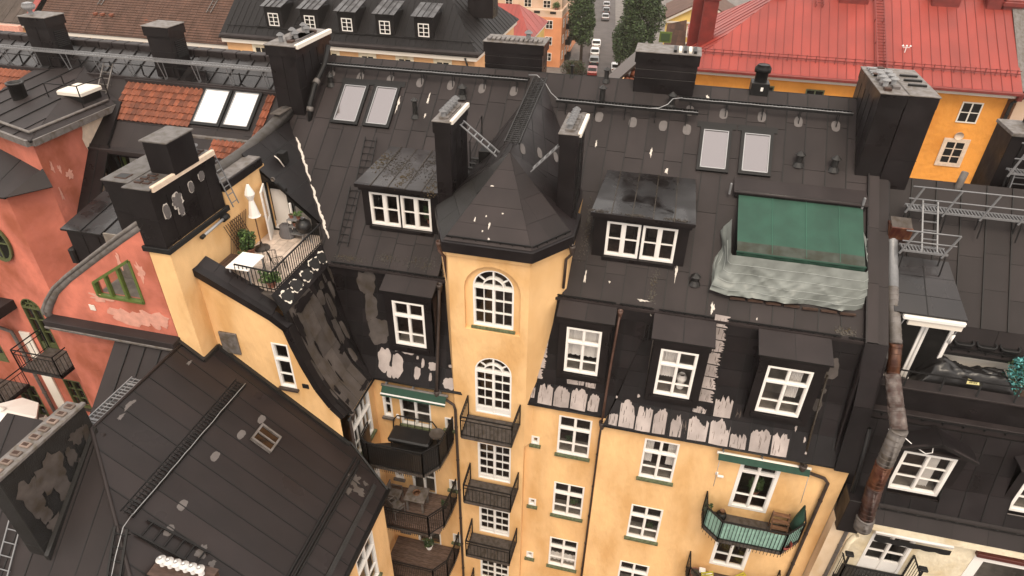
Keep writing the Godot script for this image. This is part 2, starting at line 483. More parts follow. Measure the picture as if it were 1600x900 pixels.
# ---------- windows ----------
# xf: bottom centre of the opening on the wall face, z outward. leaves, transom (share of height), low / up: rows of panes, cols: panes across one leaf
func window(par: Node3D, called: String, xf: Transform3D, w: float, h: float, d := {}) -> MeshInstance3D:
	var fm: Material = d.get("mat", M.white)
	var z0 := -0.12; var z1: float = d.get("proud", 0.015)
	var c: float = d.get("casing", 0.045)
	var leaves: int = d.get("leaves", 2)
	var cols: int = d.get("cols", 1)
	var tr: float = d.get("transom", 0.0)
	var arched: bool = d.get("arch", false)
	var kick: float = d.get("kick", 0.0)
	var mb := MB.new()
	var panes := []
	var x0 := -w / 2; var x1 := w / 2
	var hh := h - (w / 2 if arched else 0.0)
	mb.box(Vector3(x0, 0, z0), Vector3(x0 + c, hh, z1)); mb.box(Vector3(x1 - c, 0, z0), Vector3(x1, hh, z1))
	mb.box(Vector3(x0 + c, 0, z0), Vector3(x1 - c, c, z1))
	if not arched: mb.box(Vector3(x0 + c, h - c, z0), Vector3(x1 - c, h, z1))
	var secs := []                                                   # [y0, y1, rows]
	var ib := c; var it := hh - (0.0 if arched else c)
	if tr > 0 and not arched:
		var ty := h * (1 - tr)
		mb.box(Vector3(x0 + c, ty - 0.028, z0), Vector3(x1 - c, ty + 0.028, z1 + 0.01))
		secs = [[ib, ty - 0.028, d.get("low", 1)], [ty + 0.028, it, d.get("up", 1)]]
	else:
		secs = [[ib, it, d.get("low", 1)]]
	if arched: mb.box(Vector3(x0 + c, hh - 0.045, z0), Vector3(x1 - c, hh + 0.045, z1 + 0.01))
	var mull: float = d.get("mullion", 0.045)
	var lw := (w - 2 * c - mull * (leaves - 1)) / leaves
	var f := 0.021; var g := 0.02
	for s in secs:
		for i in leaves:
			var a := x0 + c + i * (lw + mull)
			if i > 0: mb.box(Vector3(a - mull, s[0], z0), Vector3(a, s[1], z1 - 0.01))
			var k: float = kick if s == secs[0] else 0.0
			var ax := a + f; var bx := a + lw - f; var ay: float = s[0] + f + k; var by: float = s[1] - f
			mb.box(Vector3(a, s[0], z0 + 0.02), Vector3(ax, s[1], z1 - 0.03)); mb.box(Vector3(bx, s[0], z0 + 0.02), Vector3(a + lw, s[1], z1 - 0.03))
			mb.box(Vector3(ax, s[0], z0 + 0.02), Vector3(bx, ay, z1 - 0.03)); mb.box(Vector3(ax, by, z0 + 0.02), Vector3(bx, s[1], z1 - 0.03))
			var rows: int = s[2]
			var spl: Array = d.get("split", [])
			for r in rows:
				var ya := lerpf(ay, by, float(r) / rows); var yb := lerpf(ay, by, float(r + 1) / rows)
				if rows == 2 and spl.size() > 0 and s == secs[0]:
					ya = ay if r == 0 else lerpf(ay, by, spl[0]); yb = lerpf(ay, by, spl[0]) if r == 0 else by
				if r > 0: mb.box(Vector3(ax, ya - g / 2, z0 + 0.03), Vector3(bx, ya + g / 2, z1 - 0.035))
				for q in cols:
					var xa := lerpf(ax, bx, float(q) / cols); var xb := lerpf(ax, bx, float(q + 1) / cols)
					if q > 0 and r == 0: mb.box(Vector3(xa - g / 2, ay, z0 + 0.035), Vector3(xa + g / 2, by, z1 - 0.04))
					panes.append([xa, ya, xb, yb])
	if arched:
		var r := w / 2
		var n := 14
		for band in [[r, r - c], [r * 0.55, r * 0.55 - 0.035]]:
			for i in n:
				var a0 := PI * i / n; var a1 := PI * (i + 1) / n
				var q := []
				for e in [[band[1], a0], [band[0], a0], [band[0], a1], [band[1], a1]]: q.append(Vector3(cos(e[1]) * e[0], hh + sin(e[1]) * e[0], z0))
				mb.slab(q, Vector3(0, 0, 1), z1 - z0)
		mb.box(Vector3(-mull / 2, hh, z0), Vector3(mull / 2, h - c, z1 - 0.01))
		for a in [0.62, PI - 0.62]:
			mb.bar(Vector3(cos(a) * r * 0.55, hh + sin(a) * r * 0.55, -0.07), Vector3(cos(a) * (r - c), hh + sin(a) * (r - c), -0.07), 0.03, 0.05)
		for e in [[0.0, 0.62], [0.62, PI / 2], [PI / 2, PI - 0.62], [PI - 0.62, PI]]:
			panes.append([e[0], e[1], r * 0.55, r - c, hh])
		panes.append([0.0, PI / 2, 0.0, r * 0.53, hh]); panes.append([PI / 2, PI, 0.0, r * 0.53, hh])
	var o := obj(called, mb, fm, par, false)
	o.global_transform = xf
	var gm: Material = d.get("glass", M.glass)
	for p in panes:
		var pm := MB.new()
		if p.size() == 4: pm.box(Vector3(p[0], p[1], -0.075), Vector3(p[2], p[3], -0.069))
		else:
			var q := []
			for i in 5: q.append(Vector3(cos(lerpf(p[0], p[1], i / 4.0)) * p[3], p[4] + sin(lerpf(p[0], p[1], i / 4.0)) * p[3], -0.075))
			if p[2] > 0.001:
				for i in 5: q.append(Vector3(cos(lerpf(p[1], p[0], i / 4.0)) * p[2], p[4] + sin(lerpf(p[1], p[0], i / 4.0)) * p[2], -0.075))
			else: q.append(Vector3(0, p[4], -0.075))
			var v2 := PackedVector2Array()
			for e in q: v2.append(Vector2(e.x, e.y))
			pm.slab(q, Vector3(0, 0, 1), 0.006, Array(Geometry2D.triangulate_polygon(v2)))
		obj("pane", pm, gm, o, false)
	if d.has("glass"): return o
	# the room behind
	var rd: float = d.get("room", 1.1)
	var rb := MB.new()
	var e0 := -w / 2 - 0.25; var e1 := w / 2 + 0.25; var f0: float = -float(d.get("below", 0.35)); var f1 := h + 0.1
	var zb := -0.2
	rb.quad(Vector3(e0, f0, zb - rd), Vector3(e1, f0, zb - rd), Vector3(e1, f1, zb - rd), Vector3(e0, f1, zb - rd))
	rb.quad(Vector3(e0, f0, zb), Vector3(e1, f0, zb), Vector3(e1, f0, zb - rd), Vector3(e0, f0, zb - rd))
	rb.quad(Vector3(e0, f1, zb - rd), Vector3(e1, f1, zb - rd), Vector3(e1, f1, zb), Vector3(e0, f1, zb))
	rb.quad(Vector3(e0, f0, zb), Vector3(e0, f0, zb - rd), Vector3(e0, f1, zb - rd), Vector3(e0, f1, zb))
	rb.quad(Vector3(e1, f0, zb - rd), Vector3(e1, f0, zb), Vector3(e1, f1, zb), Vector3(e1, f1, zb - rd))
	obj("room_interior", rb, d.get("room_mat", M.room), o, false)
	if d.has("ledge"):
		var lb := MB.new()
		lb.box(Vector3(x0 + 0.02, c - 0.04, -0.62), Vector3(x1 - 0.02, c + 0.02, -0.16))
		obj("window_board", lb, M.roomlight, o, false)
	for cu in d.get("curtains", []):                                  # [x from, x to, y from, y to] as shares
		var cb := MB.new(true)
		var n := 22
		var za := -0.24
		for i in n:
			var qa := float(i) / n; var qb := float(i + 1) / n
			var xa := lerpf(x0, x1, lerpf(cu[0], cu[1], qa)); var xb := lerpf(x0, x1, lerpf(cu[0], cu[1], qb))
			var da := za + sin(qa * 40.0) * 0.022; var db := za + sin(qb * 40.0) * 0.022
			cb.quad(Vector3(xa, h * cu[2], da), Vector3(xb, h * cu[2], db), Vector3(xb, h * cu[3], db), Vector3(xa, h * cu[3], da))
		obj("curtain", cb, M.curtain, o, false)
	if d.has("sill"):
		var sb := MB.new()
		sb.box(Vector3(x0 - 0.06, -0.09, -0.02), Vector3(x1 + 0.06, -0.012, 0.11))
		obj("sill", sb, d.sill, o, false)
	return o

func at(u: float, y: float, w: float, turn := 0.0) -> Transform3D:
	return Transform3D(Basis(Vector3.UP, turn), P(u, y, w))

# distant window: frame standing proud of the wall, panes, bars
func far_window(par: Node3D, xf: Transform3D, w: float, h: float, fm: Material, cols := 2, rows := 2, trim: Material = null, tw := 0.0):
	var mb := MB.new()
	var c := 0.09
	mb.box(Vector3(-w / 2, 0, 0), Vector3(-w / 2 + c, h, 0.05)); mb.box(Vector3(w / 2 - c, 0, 0), Vector3(w / 2, h, 0.05))
	mb.box(Vector3(-w / 2 + c, 0, 0), Vector3(w / 2 - c, c, 0.05)); mb.box(Vector3(-w / 2 + c, h - c, 0), Vector3(w / 2 - c, h, 0.05))
	for i in range(1, cols): mb.box(Vector3(lerpf(-w / 2, w / 2, float(i) / cols) - 0.045, c, 0), Vector3(lerpf(-w / 2, w / 2, float(i) / cols) + 0.045, h - c, 0.045))
	for i in range(1, rows): mb.box(Vector3(-w / 2 + c, h * i / rows - 0.03, 0), Vector3(w / 2 - c, h * i / rows + 0.03, 0.04))
	if tw > 0:
		for q in [[-w / 2 - tw, -tw, -w / 2, h + tw], [w / 2, -tw, w / 2 + tw, h + tw], [-w / 2, -tw, w / 2, 0], [-w / 2, h, w / 2, h + tw]]:
			mb.box(Vector3(q[0], q[1], 0), Vector3(q[2], q[3], 0.06))
	var o := obj("window", mb, fm if trim == null else trim, par, false)
	o.global_transform = xf
	var pb := MB.new()
	pb.box(Vector3(-w / 2 + c, c, 0.005), Vector3(w / 2 - c, h - c, 0.02))
	obj("pane", pb, M.farglass, o, false)

# ---------- roof and facade fittings ----------
# irregular flake of a surface (bare metal, mended spot, moss) 3 mm above it
func flake(par: Node3D, surf: Callable, x: float, y: float, rx: float, ry: float, m: Material, jag := 0.15, called := "bare_patch", t := 0.021, sq := 2.6):
	var p := PackedVector2Array()
	var n := 30 if jag > 0.12 else 18
	var ph := rng.randf() * 9.0
	for i in n:
		var a := TAU * i / n
		var k := 1.0 + jag * (sin(a * 3 + ph) * 0.5 + sin(a * 7 + ph * 2) * 0.4 + rng.randf_range(-0.7, 0.5))
		var c := cos(a); var s := sin(a)
		var e := pow(pow(absf(c), sq) + pow(absf(s), sq), -1.0 / sq)
		p.append(Vector2(x + c * e * k * rx, y + s * e * k * ry))
	flake_n += 1
	t += 0.0007 * (flake_n % 13)
	var mb := MB.new()
	solid(mb, surf, p, t - 0.006, t)
	obj(called, mb, m, par)

# specks of moss or grit gathered in one spot
func speckle(par: Node3D, surf: Callable, x: float, y: float, rx: float, ry: float, n: int, size: float, m: Material):
	var mb := MB.new()
	for i in n:
		var a := rng.randf() * TAU
		var k := sqrt(rng.randf()) * rng.randf_range(0.4, 1.0)
		var c := Vector2(x + cos(a) * k * rx, y + sin(a) * k * ry)
		var p := PackedVector2Array()
		var r := size * rng.randf_range(0.25, 0.8)
		for j in 6: p.append(c + Vector2(cos(j * TAU / 6) * r * rng.randf_range(0.7, 1.3), sin(j * TAU / 6) * r * rng.randf_range(0.7, 1.3)))
		solid(mb, surf, p, 0.012, 0.024 + i * 0.0001)
	obj("moss_patch", mb, m, par, true, "stuff")

# sheet's worth of lost paint: straight along the seams, ragged where the paint still holds
func peel(par: Node3D, surf: Callable, x0: float, x1: float, y0: float, y1: float, m: Material, rag := 0.35, t := 0.028, side := 0):
	var p := PackedVector2Array([Vector2(x0 + rng.randf() * 0.02, y0 + rng.randf() * 0.03), Vector2((x0 + x1) / 2, y0 + rng.randf() * 0.02), Vector2(x1 - rng.randf() * 0.02, y0 + rng.randf() * 0.03)])
	var n := 20
	var dep := 0.0
	if side == 1:
		for i in range(1, n):
			dep = clampf(dep * 0.5 + rng.randf_range(-0.2, 0.7), 0.0, 1.0)
			p.append(Vector2(x1 - dep * rag * (x1 - x0), lerpf(y0 + 0.03, y1, float(i) / n)))
		p.append(Vector2(x0, y1))
	else:
		for i in n + 1:
			var k := 1.0 - float(i) / n
			dep = clampf(dep * 0.75 + rng.randf_range(-0.16, 0.26), 0.0, 1.0)
			if rng.randf() < 0.06: dep = 1.0
			var e := 0.2 * pow(absf(k - 0.5) * 2.0, 3)
			p.append(Vector2(lerpf(x0, x1, k) + rng.randf_range(-0.01, 0.01), y1 - (dep * rag + e) * (y1 - y0)))
	flake_n += 1
	t += 0.0007 * (flake_n % 13)
	var mb := MB.new()
	solid(mb, surf, p, t - 0.006, t)
	obj("bare_patch", mb, m if rng.randf() < 0.7 else shade(m, 0.82), par)
	# streaks of paint and primer left inside it
	mb = MB.new()
	for i in 7:
		var cx := lerpf(x0, x1, rng.randf_range(0.08, 0.92)); var cy := lerpf(y0, y1, rng.randf_range(0.1, 0.75))
		var hx := rng.randf_range(0.004, 0.012); var hy := rng.randf_range(0.02, 0.16)
		solid(mb, surf, PackedVector2Array([Vector2(cx - hx, cy - hy), Vector2(cx + hx * 0.4, cy - hy * 0.8), Vector2(cx + hx, cy + hy * 0.3), Vector2(cx, cy + hy)]), t + 0.001, t + 0.003 + i * 0.0003)
	obj("paint_streak", mb, M.primer if rng.randf() < 0.6 else M.tar, par, true, "stuff")

func tubes(paths: Array, r: float, sides := 6) -> MB:
	var mb := MB.new(true)
	for p in paths: mb.tube(p, r, sides)
	return mb

func ladder(called: String, label: String, a: Vector3, b: Vector3, side: Vector3, wd: float, n: int, m: Material, r := 0.018, group := "", stand := Vector3.ZERO):
	var t := thing(called, label, "ladder", a, group)
	for s in [-1, 1]:
		var mb := MB.new()
		mb.bar(a + side * s * wd / 2 + stand, b + side * s * wd / 2 + stand, r * 2.2, r * 1.6)
		obj("stile", mb, m, t)
	for i in n:
		var q := a.lerp(b, (i + 0.5) / n) + stand
		var mb := MB.new()
		mb.bar(q - side * wd / 2, q + side * wd / 2, r * 1.5)
		obj("rung", mb, m, t)
	if stand != Vector3.ZERO:
		var mb := MB.new()
		for i in 4:
			for s in [-1, 1]:
				var q = a.lerp(b, 0.06 + i * 0.29) + side * s * wd / 2
				mb.bar(q - stand * 0.3, q + stand, r * 1.2)
		obj("bracket", mb, m, t)

# grating footbridge along a ridge
func walkway(label: String, a: Vector3, b: Vector3, across: Vector3, wd: float, m: Material, feet: int, drop: Vector3, group: String, wire := true):
	var t := thing("roof_walkway", label, "walkway", a, group)
	var mb := MB.new()
	for s in [-1, 1]: mb.bar(a + across * s * wd / 2, b + across * s * wd / 2, 0.03, 0.07)
	obj("side_rail", mb, m, t)
	mb = MB.new()
	var l := a.distance_to(b)
	var n := int(l / 0.11)
	for i in n:
		var q := a.lerp(b, (i + 0.5) / n)
		mb.bar(q - across * wd / 2, q + across * wd / 2, 0.022, 0.03)
	for k in [-0.2, 0.2]: mb.bar(a + across * wd * k, b + across * wd * k, 0.012, 0.02)
	obj("grating", mb, m, t, true, "stuff")
	for i in feet:
		var q := a.lerp(b, (i + 0.35) / (feet - 0.3))
		mb = MB.new()
		for s in [-1, 1]: mb.bar(q + across * s * wd * 0.45, q + drop + across * s * 0.06, 0.025)
		mb.bar(q + drop * 0.9, q + drop * 1.45, 0.025)
		mb.bar(q - across * wd * 0.5, q + across * wd * 0.5, 0.03, 0.03)
		obj("bracket", mb, m, t)
	if wire:
		mb = MB.new(true)
		var path := []
		for i in 25:
			path.append(a.lerp(b, i / 24.0) + across * (wd * 0.5 + rng.randf_range(-0.006, 0.006)) + Vector3.UP * (0.05 + rng.randf_range(-0.005, 0.012)))
		mb.tube(path, 0.011, 5)
		obj("lightning_wire", mb, M.alu, t)

func snow_guard(par: Node3D, a: Vector3, b: Vector3, n: int, m: Material, up := Vector3(0, 0.07, 0)):
	var mb := MB.new()
	mb.bar(a + up, b + up, 0.035, 0.04)
	for i in n:
		var q := a.lerp(b, (i + 0.5) / n)
		mb.bar(q - up * 0.4, q + up * 1.2, 0.05, 0.035)
	obj("snow_guard", mb, m, par)

# small roof vent: pipe with a pointed hood
func vent(label: String, p: Vector3, h: float, r: float, m: Material, group := "small roof vents"):
	var t := thing("roof_vent", label, "vent", p, group)
	var mb := MB.new(true)
	mb.lathe([[r, -0.2], [r, h]], Transform3D(Basis(), p), 10)
	obj("pipe", mb, m, t)
	mb = MB.new()
	mb.lathe([[r * 1.55, h], [r * 1.6, h + 0.02], [0.0, h + r * 1.5]], Transform3D(Basis(), p), 8)
	mb.lathe([[0.0, h], [r * 1.55, h]], Transform3D(Basis(), p), 8)
	obj("hood", mb, m, t)
	mb = MB.new()
	mb.lathe([[r * 2.0, -0.05], [r * 1.1, 0.08]], Transform3D(Basis(), p), 10)
	obj("collar", mb, M.tar, t)

# chimney pot with a disc cap
func pot(par: Node3D, p: Vector3, r: float, h: float, m: Material):
	var mb := MB.new(true)
	mb.lathe([[r * 0.75, 0], [r * 0.7, h * 0.6]], Transform3D(Basis(), p), 10)
	mb.lathe([[0, h * 0.62], [r * 1.15, h * 0.68], [r * 1.2, h * 0.74], [r * 0.5, h * 0.95], [0, h]], Transform3D(Basis(), p), 12)
	obj("chimney_pot", mb, m, par)

# box chimney clad in sheet: lo/hi in u,y,w; collar band and top plate
func chimney(par: Node3D, u0: float, u1: float, w0: float, w1: float, y0: float, y1: float, m: Material, topm: Material, lip := 0.06) -> MeshInstance3D:
	var mb := MB.new()
	mb.bev(P(u0, y0, w1), P(u1, y1 - 0.34, w0), 0.015)
	var o := obj("chimney", mb, m, par)
	mb = MB.new()
	mb.bev(P(u0 - lip, y1 - 0.36, w1 + lip), P(u1 + lip, y1 - 0.03, w0 - lip), 0.02)
	obj("chimney_collar", mb, m, o)
	mb = MB.new()
	mb.bev(P(u0 - lip - 0.02, y1 - 0.03, w1 + lip + 0.02), P(u1 + lip + 0.02, y1, w0 - lip - 0.02), 0.012)
	obj("top_plate", mb, topm, o)
	# upright folds in the cladding
	mb = MB.new()
	var n := int((w1 - w0) / 0.5)
	for i in range(1, n):
		var w := lerpf(w0, w1, float(i) / n)
		for u in [u0, u1]: mb.box(P(u - 0.012, y0, w + 0.01), P(u + 0.012, y1 - 0.37, w - 0.01))
	n = int((u1 - u0) / 0.5)
	for i in range(1, n):
		var u := lerpf(u0, u1, float(i) / n)
		mb.box(P(u - 0.01, y0, w0 + 0.012), P(u + 0.01, y1 - 0.37, w0 - 0.012))
	mb.box(P(u0 - 0.01, lerpf(y0, y1, 0.5) - 0.01, w1 + 0.01), P(u1 + 0.01, lerpf(y0, y1, 0.5) + 0.01, w0 - 0.01))
	obj("cladding_fold", mb, m, o)
	return o

# balcony: plan is the outer edge from wall to wall as [u, w]
func balcony(par: Node3D, plan: Array, floor_y: float, rail_y: float, slab: float, floor_m: Material, under_m: Material, gap: float, screen: Material = null, drop := 0.0, rail_h := 0.0) -> MeshInstance3D:
	var pts := []
	for q in plan: pts.append(P(q[0], floor_y - slab, q[1]))
	pts.reverse()
	var v2 := PackedVector2Array()
	for q in pts: v2.append(Vector2(q.x, -q.z))
	var mb := MB.new()
	mb.slab(pts, Vector3.UP, slab, Array(Geometry2D.triangulate_polygon(v2)))
	var o := obj("balcony", mb, under_m, par)
	mb = MB.new()
	for i in pts.size(): pts[i] += Vector3.UP * (slab + 0.004)
	for i in pts.size(): pts[i] = pts[i].lerp((pts[0] + pts[pts.size() / 2]) / 2, 0.03)
	mb.slab(pts, Vector3.UP, 0.012, Array(Geometry2D.triangulate_polygon(v2)))
	obj("balcony_floor", mb, floor_m, o)
	var rails := MB.new(); var bars := MB.new(); var cloth := MB.new()
	for i in plan.size() - 1:
		var a := P(plan[i][0], rail_y, plan[i][1]); var b := P(plan[i + 1][0], rail_y, plan[i + 1][1])
		rails.bar(a, b, 0.045, 0.03)
		if rail_h > 0: rails.bar(a - Vector3.UP * rail_h, b - Vector3.UP * rail_h, 0.025)
		var lowr := Vector3.UP * (rail_y - floor_y - 0.06)
		rails.bar(a - lowr, b - lowr, 0.03, 0.02)
		rails.bar(a, Vector3(a.x, b.y - (rail_y - floor_y) - slab * 0.5, a.z), 0.035)
		rails.bar(b, Vector3(b.x, b.y - (rail_y - floor_y) - slab * 0.5, b.z), 0.035)
		var n := maxi(1, int(a.distance_to(b) / gap))
		for k in n:
			var q := a.lerp(b, (k + 0.5) / n)
			bars.bar(q - Vector3.UP * rail_h, q - Vector3.UP * (rail_y - floor_y + drop), 0.014)
		if screen:
			var inn := (b - a).cross(Vector3.UP).normalized() * -0.03
			var m := maxi(1, int(a.distance_to(b) / 0.3))
			for k in m:
				var q0 := a.lerp(b, float(k) / m) + inn * (1.0 + 0.5 * sin(k * 2.1)); var q1 := a.lerp(b, float(k + 1) / m) + inn * (1.0 + 0.5 * sin(k * 2.1 + 2.1))
				var dn := Vector3.UP * (rail_y - floor_y - 0.02)
				cloth.quad(q0 - dn, q1 - dn, q1 - Vector3.UP * 0.12, q0 - Vector3.UP * 0.12)
				cloth.quad(q1 + inn * 0.15 - dn, q0 + inn * 0.15 - dn, q0 + inn * 0.15 - Vector3.UP * 0.12, q1 + inn * 0.15 - Vector3.UP * 0.12)
	obj("railing", rails, M.iron, o)
	obj("balusters", bars, M.iron, o, true, "stuff")
	if screen: obj("privacy_screen", cloth, screen, o)
	return o

# crown of separate leaves in overlapping clumps
func leaves(par: Node3D, called: String, c: Vector3, rad: Vector3, n: int, size: float, ms: Array, clumps := 14, seed_ := 1):
	var r := RandomNumberGenerator.new()
	r.seed = seed_
	var cl := []
	for i in clumps:
		var y := 1 - 2 * (i + 0.5) / clumps
		var a := i * GOLD + r.randf()
		var k := sqrt(1 - y * y)
		cl.append([c + Vector3(cos(a) * k * rad.x, y * rad.y, sin(a) * k * rad.z) * r.randf_range(0.45, 0.8), r.randf_range(0.28, 0.55)])
	for mi in ms.size():
		var mb := MB.new()
		for i in n / ms.size():
			var q = cl[r.randi() % clumps]
			var d := Vector3(r.randfn(), r.randfn(), r.randfn()).normalized() * pow(r.randf(), 0.4)
			var p: Vector3 = q[0] + d * Vector3(rad.x, minf(rad.y, rad.x * 1.5), rad.z) * q[1]
			var x := Vector3(r.randfn(), r.randfn() * 0.6, r.randfn()).normalized()
			var z := x.cross(Vector3(r.randfn(), r.randfn(), r.randfn())).normalized()
			var s := size * r.randf_range(0.6, 1.3)
			mb.quad(p - x * s * 0.5, p + z * s * 0.3, p + x * s * 0.55 - Vector3(0, s * 0.12, 0), p - z * s * 0.3)
		obj(called, mb, ms[mi], par, true, "stuff")

func tree(called: String, label: String, base: Vector3, h: float, rad: Vector3, n: int, size: float, ms: Array, seed_: int, lean := 0.0):
	var t := thing(called, label, "tree", base)
	var top := base + Vector3(lean, h, 0)
	var mb := MB.new(true)
	mb.tube([base - Vector3(0, 0.2, 0), base + Vector3(lean * 0.1, h * 0.2, 0), base + Vector3(lean * 0.5, h * 0.55, 0), base + Vector3(lean * 0.9, h * 0.9, 0)], [0.34, 0.26, 0.16, 0.05], 8)
	var r := RandomNumberGenerator.new()
	r.seed = seed_
	for i in 9:
		var k := r.randf_range(0.3, 0.85)
		var a := i * GOLD
		var q := base.lerp(top, k)
		mb.tube([q, q + Vector3(cos(a) * rad.x * 0.4, h * 0.08, sin(a) * rad.z * 0.4), q + Vector3(cos(a) * rad.x * 0.8, h * 0.13, sin(a) * rad.z * 0.8)], [0.1, 0.06, 0.02], 6)
	obj("trunk", mb, M.bark, t)
	leaves(t, "crown", base + Vector3(lean * 0.6, h * 0.58, 0), rad, n, size, ms, 26, seed_)

func pot_plant(label: String, p: Vector3, r: float, h: float, bush: Vector3, n: int, leaf: float, m: Array, seed_: int, potm: Material = null):
	var t := thing("potted_plant", label, "plant", p)
	var mb := MB.new(true)
	mb.lathe([[0, 0], [r * 0.7, 0], [r, h], [r * 1.08, h], [r * 1.08, h * 0.86]], Transform3D(Basis(), p), 12)
	obj("flower_pot", mb, M.clay if potm == null else potm, t)
	mb = MB.new(true)
	mb.lathe([[r * 0.95, h * 0.9], [0, h * 0.92]], Transform3D(Basis(), p), 12)
	obj("soil", mb, M.bark, t)
	leaves(t, "foliage", p + Vector3(0, h + bush.y * 0.7, 0), bush, n, leaf, m, 8, seed_)

# flat facet through 3-D points (counter-clockwise seen from outside); the first edge gives the x direction
func facet(par: Node3D, called: String, pts: Array, nx: int, ny: int, ms: Array, o := {}) -> Array:
	var r: Vector3 = (pts[1] - pts[0]).normalized()
	var n: Vector3 = Vector3.ZERO
	for i in range(1, pts.size() - 1): n += (pts[i] - pts[0]).cross(pts[i + 1] - pts[0])
	n = n.normalized()
	var up := n.cross(r).normalized()
	var poly := PackedVector2Array()
	var bx := 1e9; var ex := -1e9; var by := 1e9; var ey := -1e9
	for p in pts:
		var q := Vector2((p - pts[0]).dot(r), (p - pts[0]).dot(up))
		poly.append(q)
		bx = minf(bx, q.x); ex = maxf(ex, q.x); by = minf(by, q.y); ey = maxf(ey, q.y)
	var surf := plane(pts[0], r, up)
	var s := sheets(par, called, surf, poly, steps(bx, ex, nx), steps(by, ey, ny), ms, o)
	return [s, surf, bx, ex, by, ey]

func blk(par: Node3D, called: String, a: Vector3, b: Vector3, m: Material, bv := 0.012) -> MeshInstance3D:
	var mb := MB.new()
	mb.bev(Vector3(minf(a.x, b.x), minf(a.y, b.y), minf(a.z, b.z)), Vector3(maxf(a.x, b.x), maxf(a.y, b.y), maxf(a.z, b.z)), bv)
	return obj(called, mb, m, par)

func _ready():
	rng.seed = 77
	# ---- camera, sky, light, exposure ----
	var cam := Camera3D.new()
	cam.fov = 47.89
	cam.far = 900.0
	cam.near = 0.1
	add_child(cam)
	var p := deg_to_rad(34.1); var yw := deg_to_rad(-12.97); var ro := deg_to_rad(0.957)
	var fw := Vector3(sin(yw) * cos(p), -sin(p), -cos(yw) * cos(p))
	var rt := Vector3(cos(yw), 0, sin(yw))
	var up := rt.cross(fw)
	cam.transform = Transform3D(Basis(rt * cos(ro) + up * sin(ro), up * cos(ro) - rt * sin(ro), -fw), P(0, 0, 0))
	cam.current = true
	var env := Environment.new()
	env.background_mode = Environment.BG_SKY
	var sky := Sky.new()
	var sm := ProceduralSkyMaterial.new()
	sm.sky_top_color = Color(0.86, 0.84, 0.82)
	sm.sky_horizon_color = Color(0.80, 0.765, 0.74)
	sm.sky_curve = 0.2
	sm.ground_bottom_color = Color(0.3, 0.28, 0.26)
	sm.ground_horizon_color = Color(0.6, 0.58, 0.55)
	sm.sun_angle_max = 1.0
	sky.sky_material = sm
	env.sky = sky
	env.tonemap_mode = Environment.TONE_MAPPER_LINEAR
	env.tonemap_exposure = 2.75
	env.sdfgi_enabled = true
	env.ssao_enabled = true
	env.ssil_enabled = true
	env.fog_enabled = true
	env.fog_density = 0.00022
	env.fog_light_color = Color(0.80, 0.76, 0.73)
	var we := WorldEnvironment.new()
	we.environment = env
	add_child(we)
	var sun := DirectionalLight3D.new()
	sun.light_energy = 0.3
	sun.light_color = Color(1.0, 0.94, 0.86)
	sun.light_angular_distance = 25.0
	sun.shadow_enabled = true
	sun.rotation_degrees = Vector3(-58, 15, 0)
	add_child(sun)
	materials()
	ground()
	main_building()
	main_roof_fittings()
	left_wing()
	front_roof()
	pink_building()
	left_roof()
	right_building()
	far_buildings()
	street()

func ground():
	var mb := MB.new()
	mb.quad(P(-600, -34.5, -60), P(600, -34.5, -60), P(600, -34.5, 800), P(-600, -34.5, 800))
	obj("ground", mb, M.paving, self, true, "structure")
	# the street running away between the far houses
	var a := Vector2(-12.6, 112); var d := Vector2(-0.105, 1.0).normalized(); var n := Vector2(d.y, -d.x)
	mb = MB.new()
	var q := func(k: float, s: float, y: float) -> Vector3:
		var e := a + d * k + n * s
		return P(e.x, y, e.y)
	mb.quad(q.call(-60, -2.4, -34.494), q.call(-60, 4.4, -34.494), q.call(400, 4.4, -34.494), q.call(400, -2.4, -34.494))
	obj("road", mb, M.asphalt, self, true, "structure")
	for s in [[-4.6, -2.4], [4.4, 7.5]]:
		mb = MB.new()
		mb.slab([q.call(-60, s[0], -34.5), q.call(-60, s[1], -34.5), q.call(400, s[1], -34.5), q.call(400, s[0], -34.5)], Vector3.UP, 0.13)
		obj("pavement", mb, M.paving, self, true, "structure")

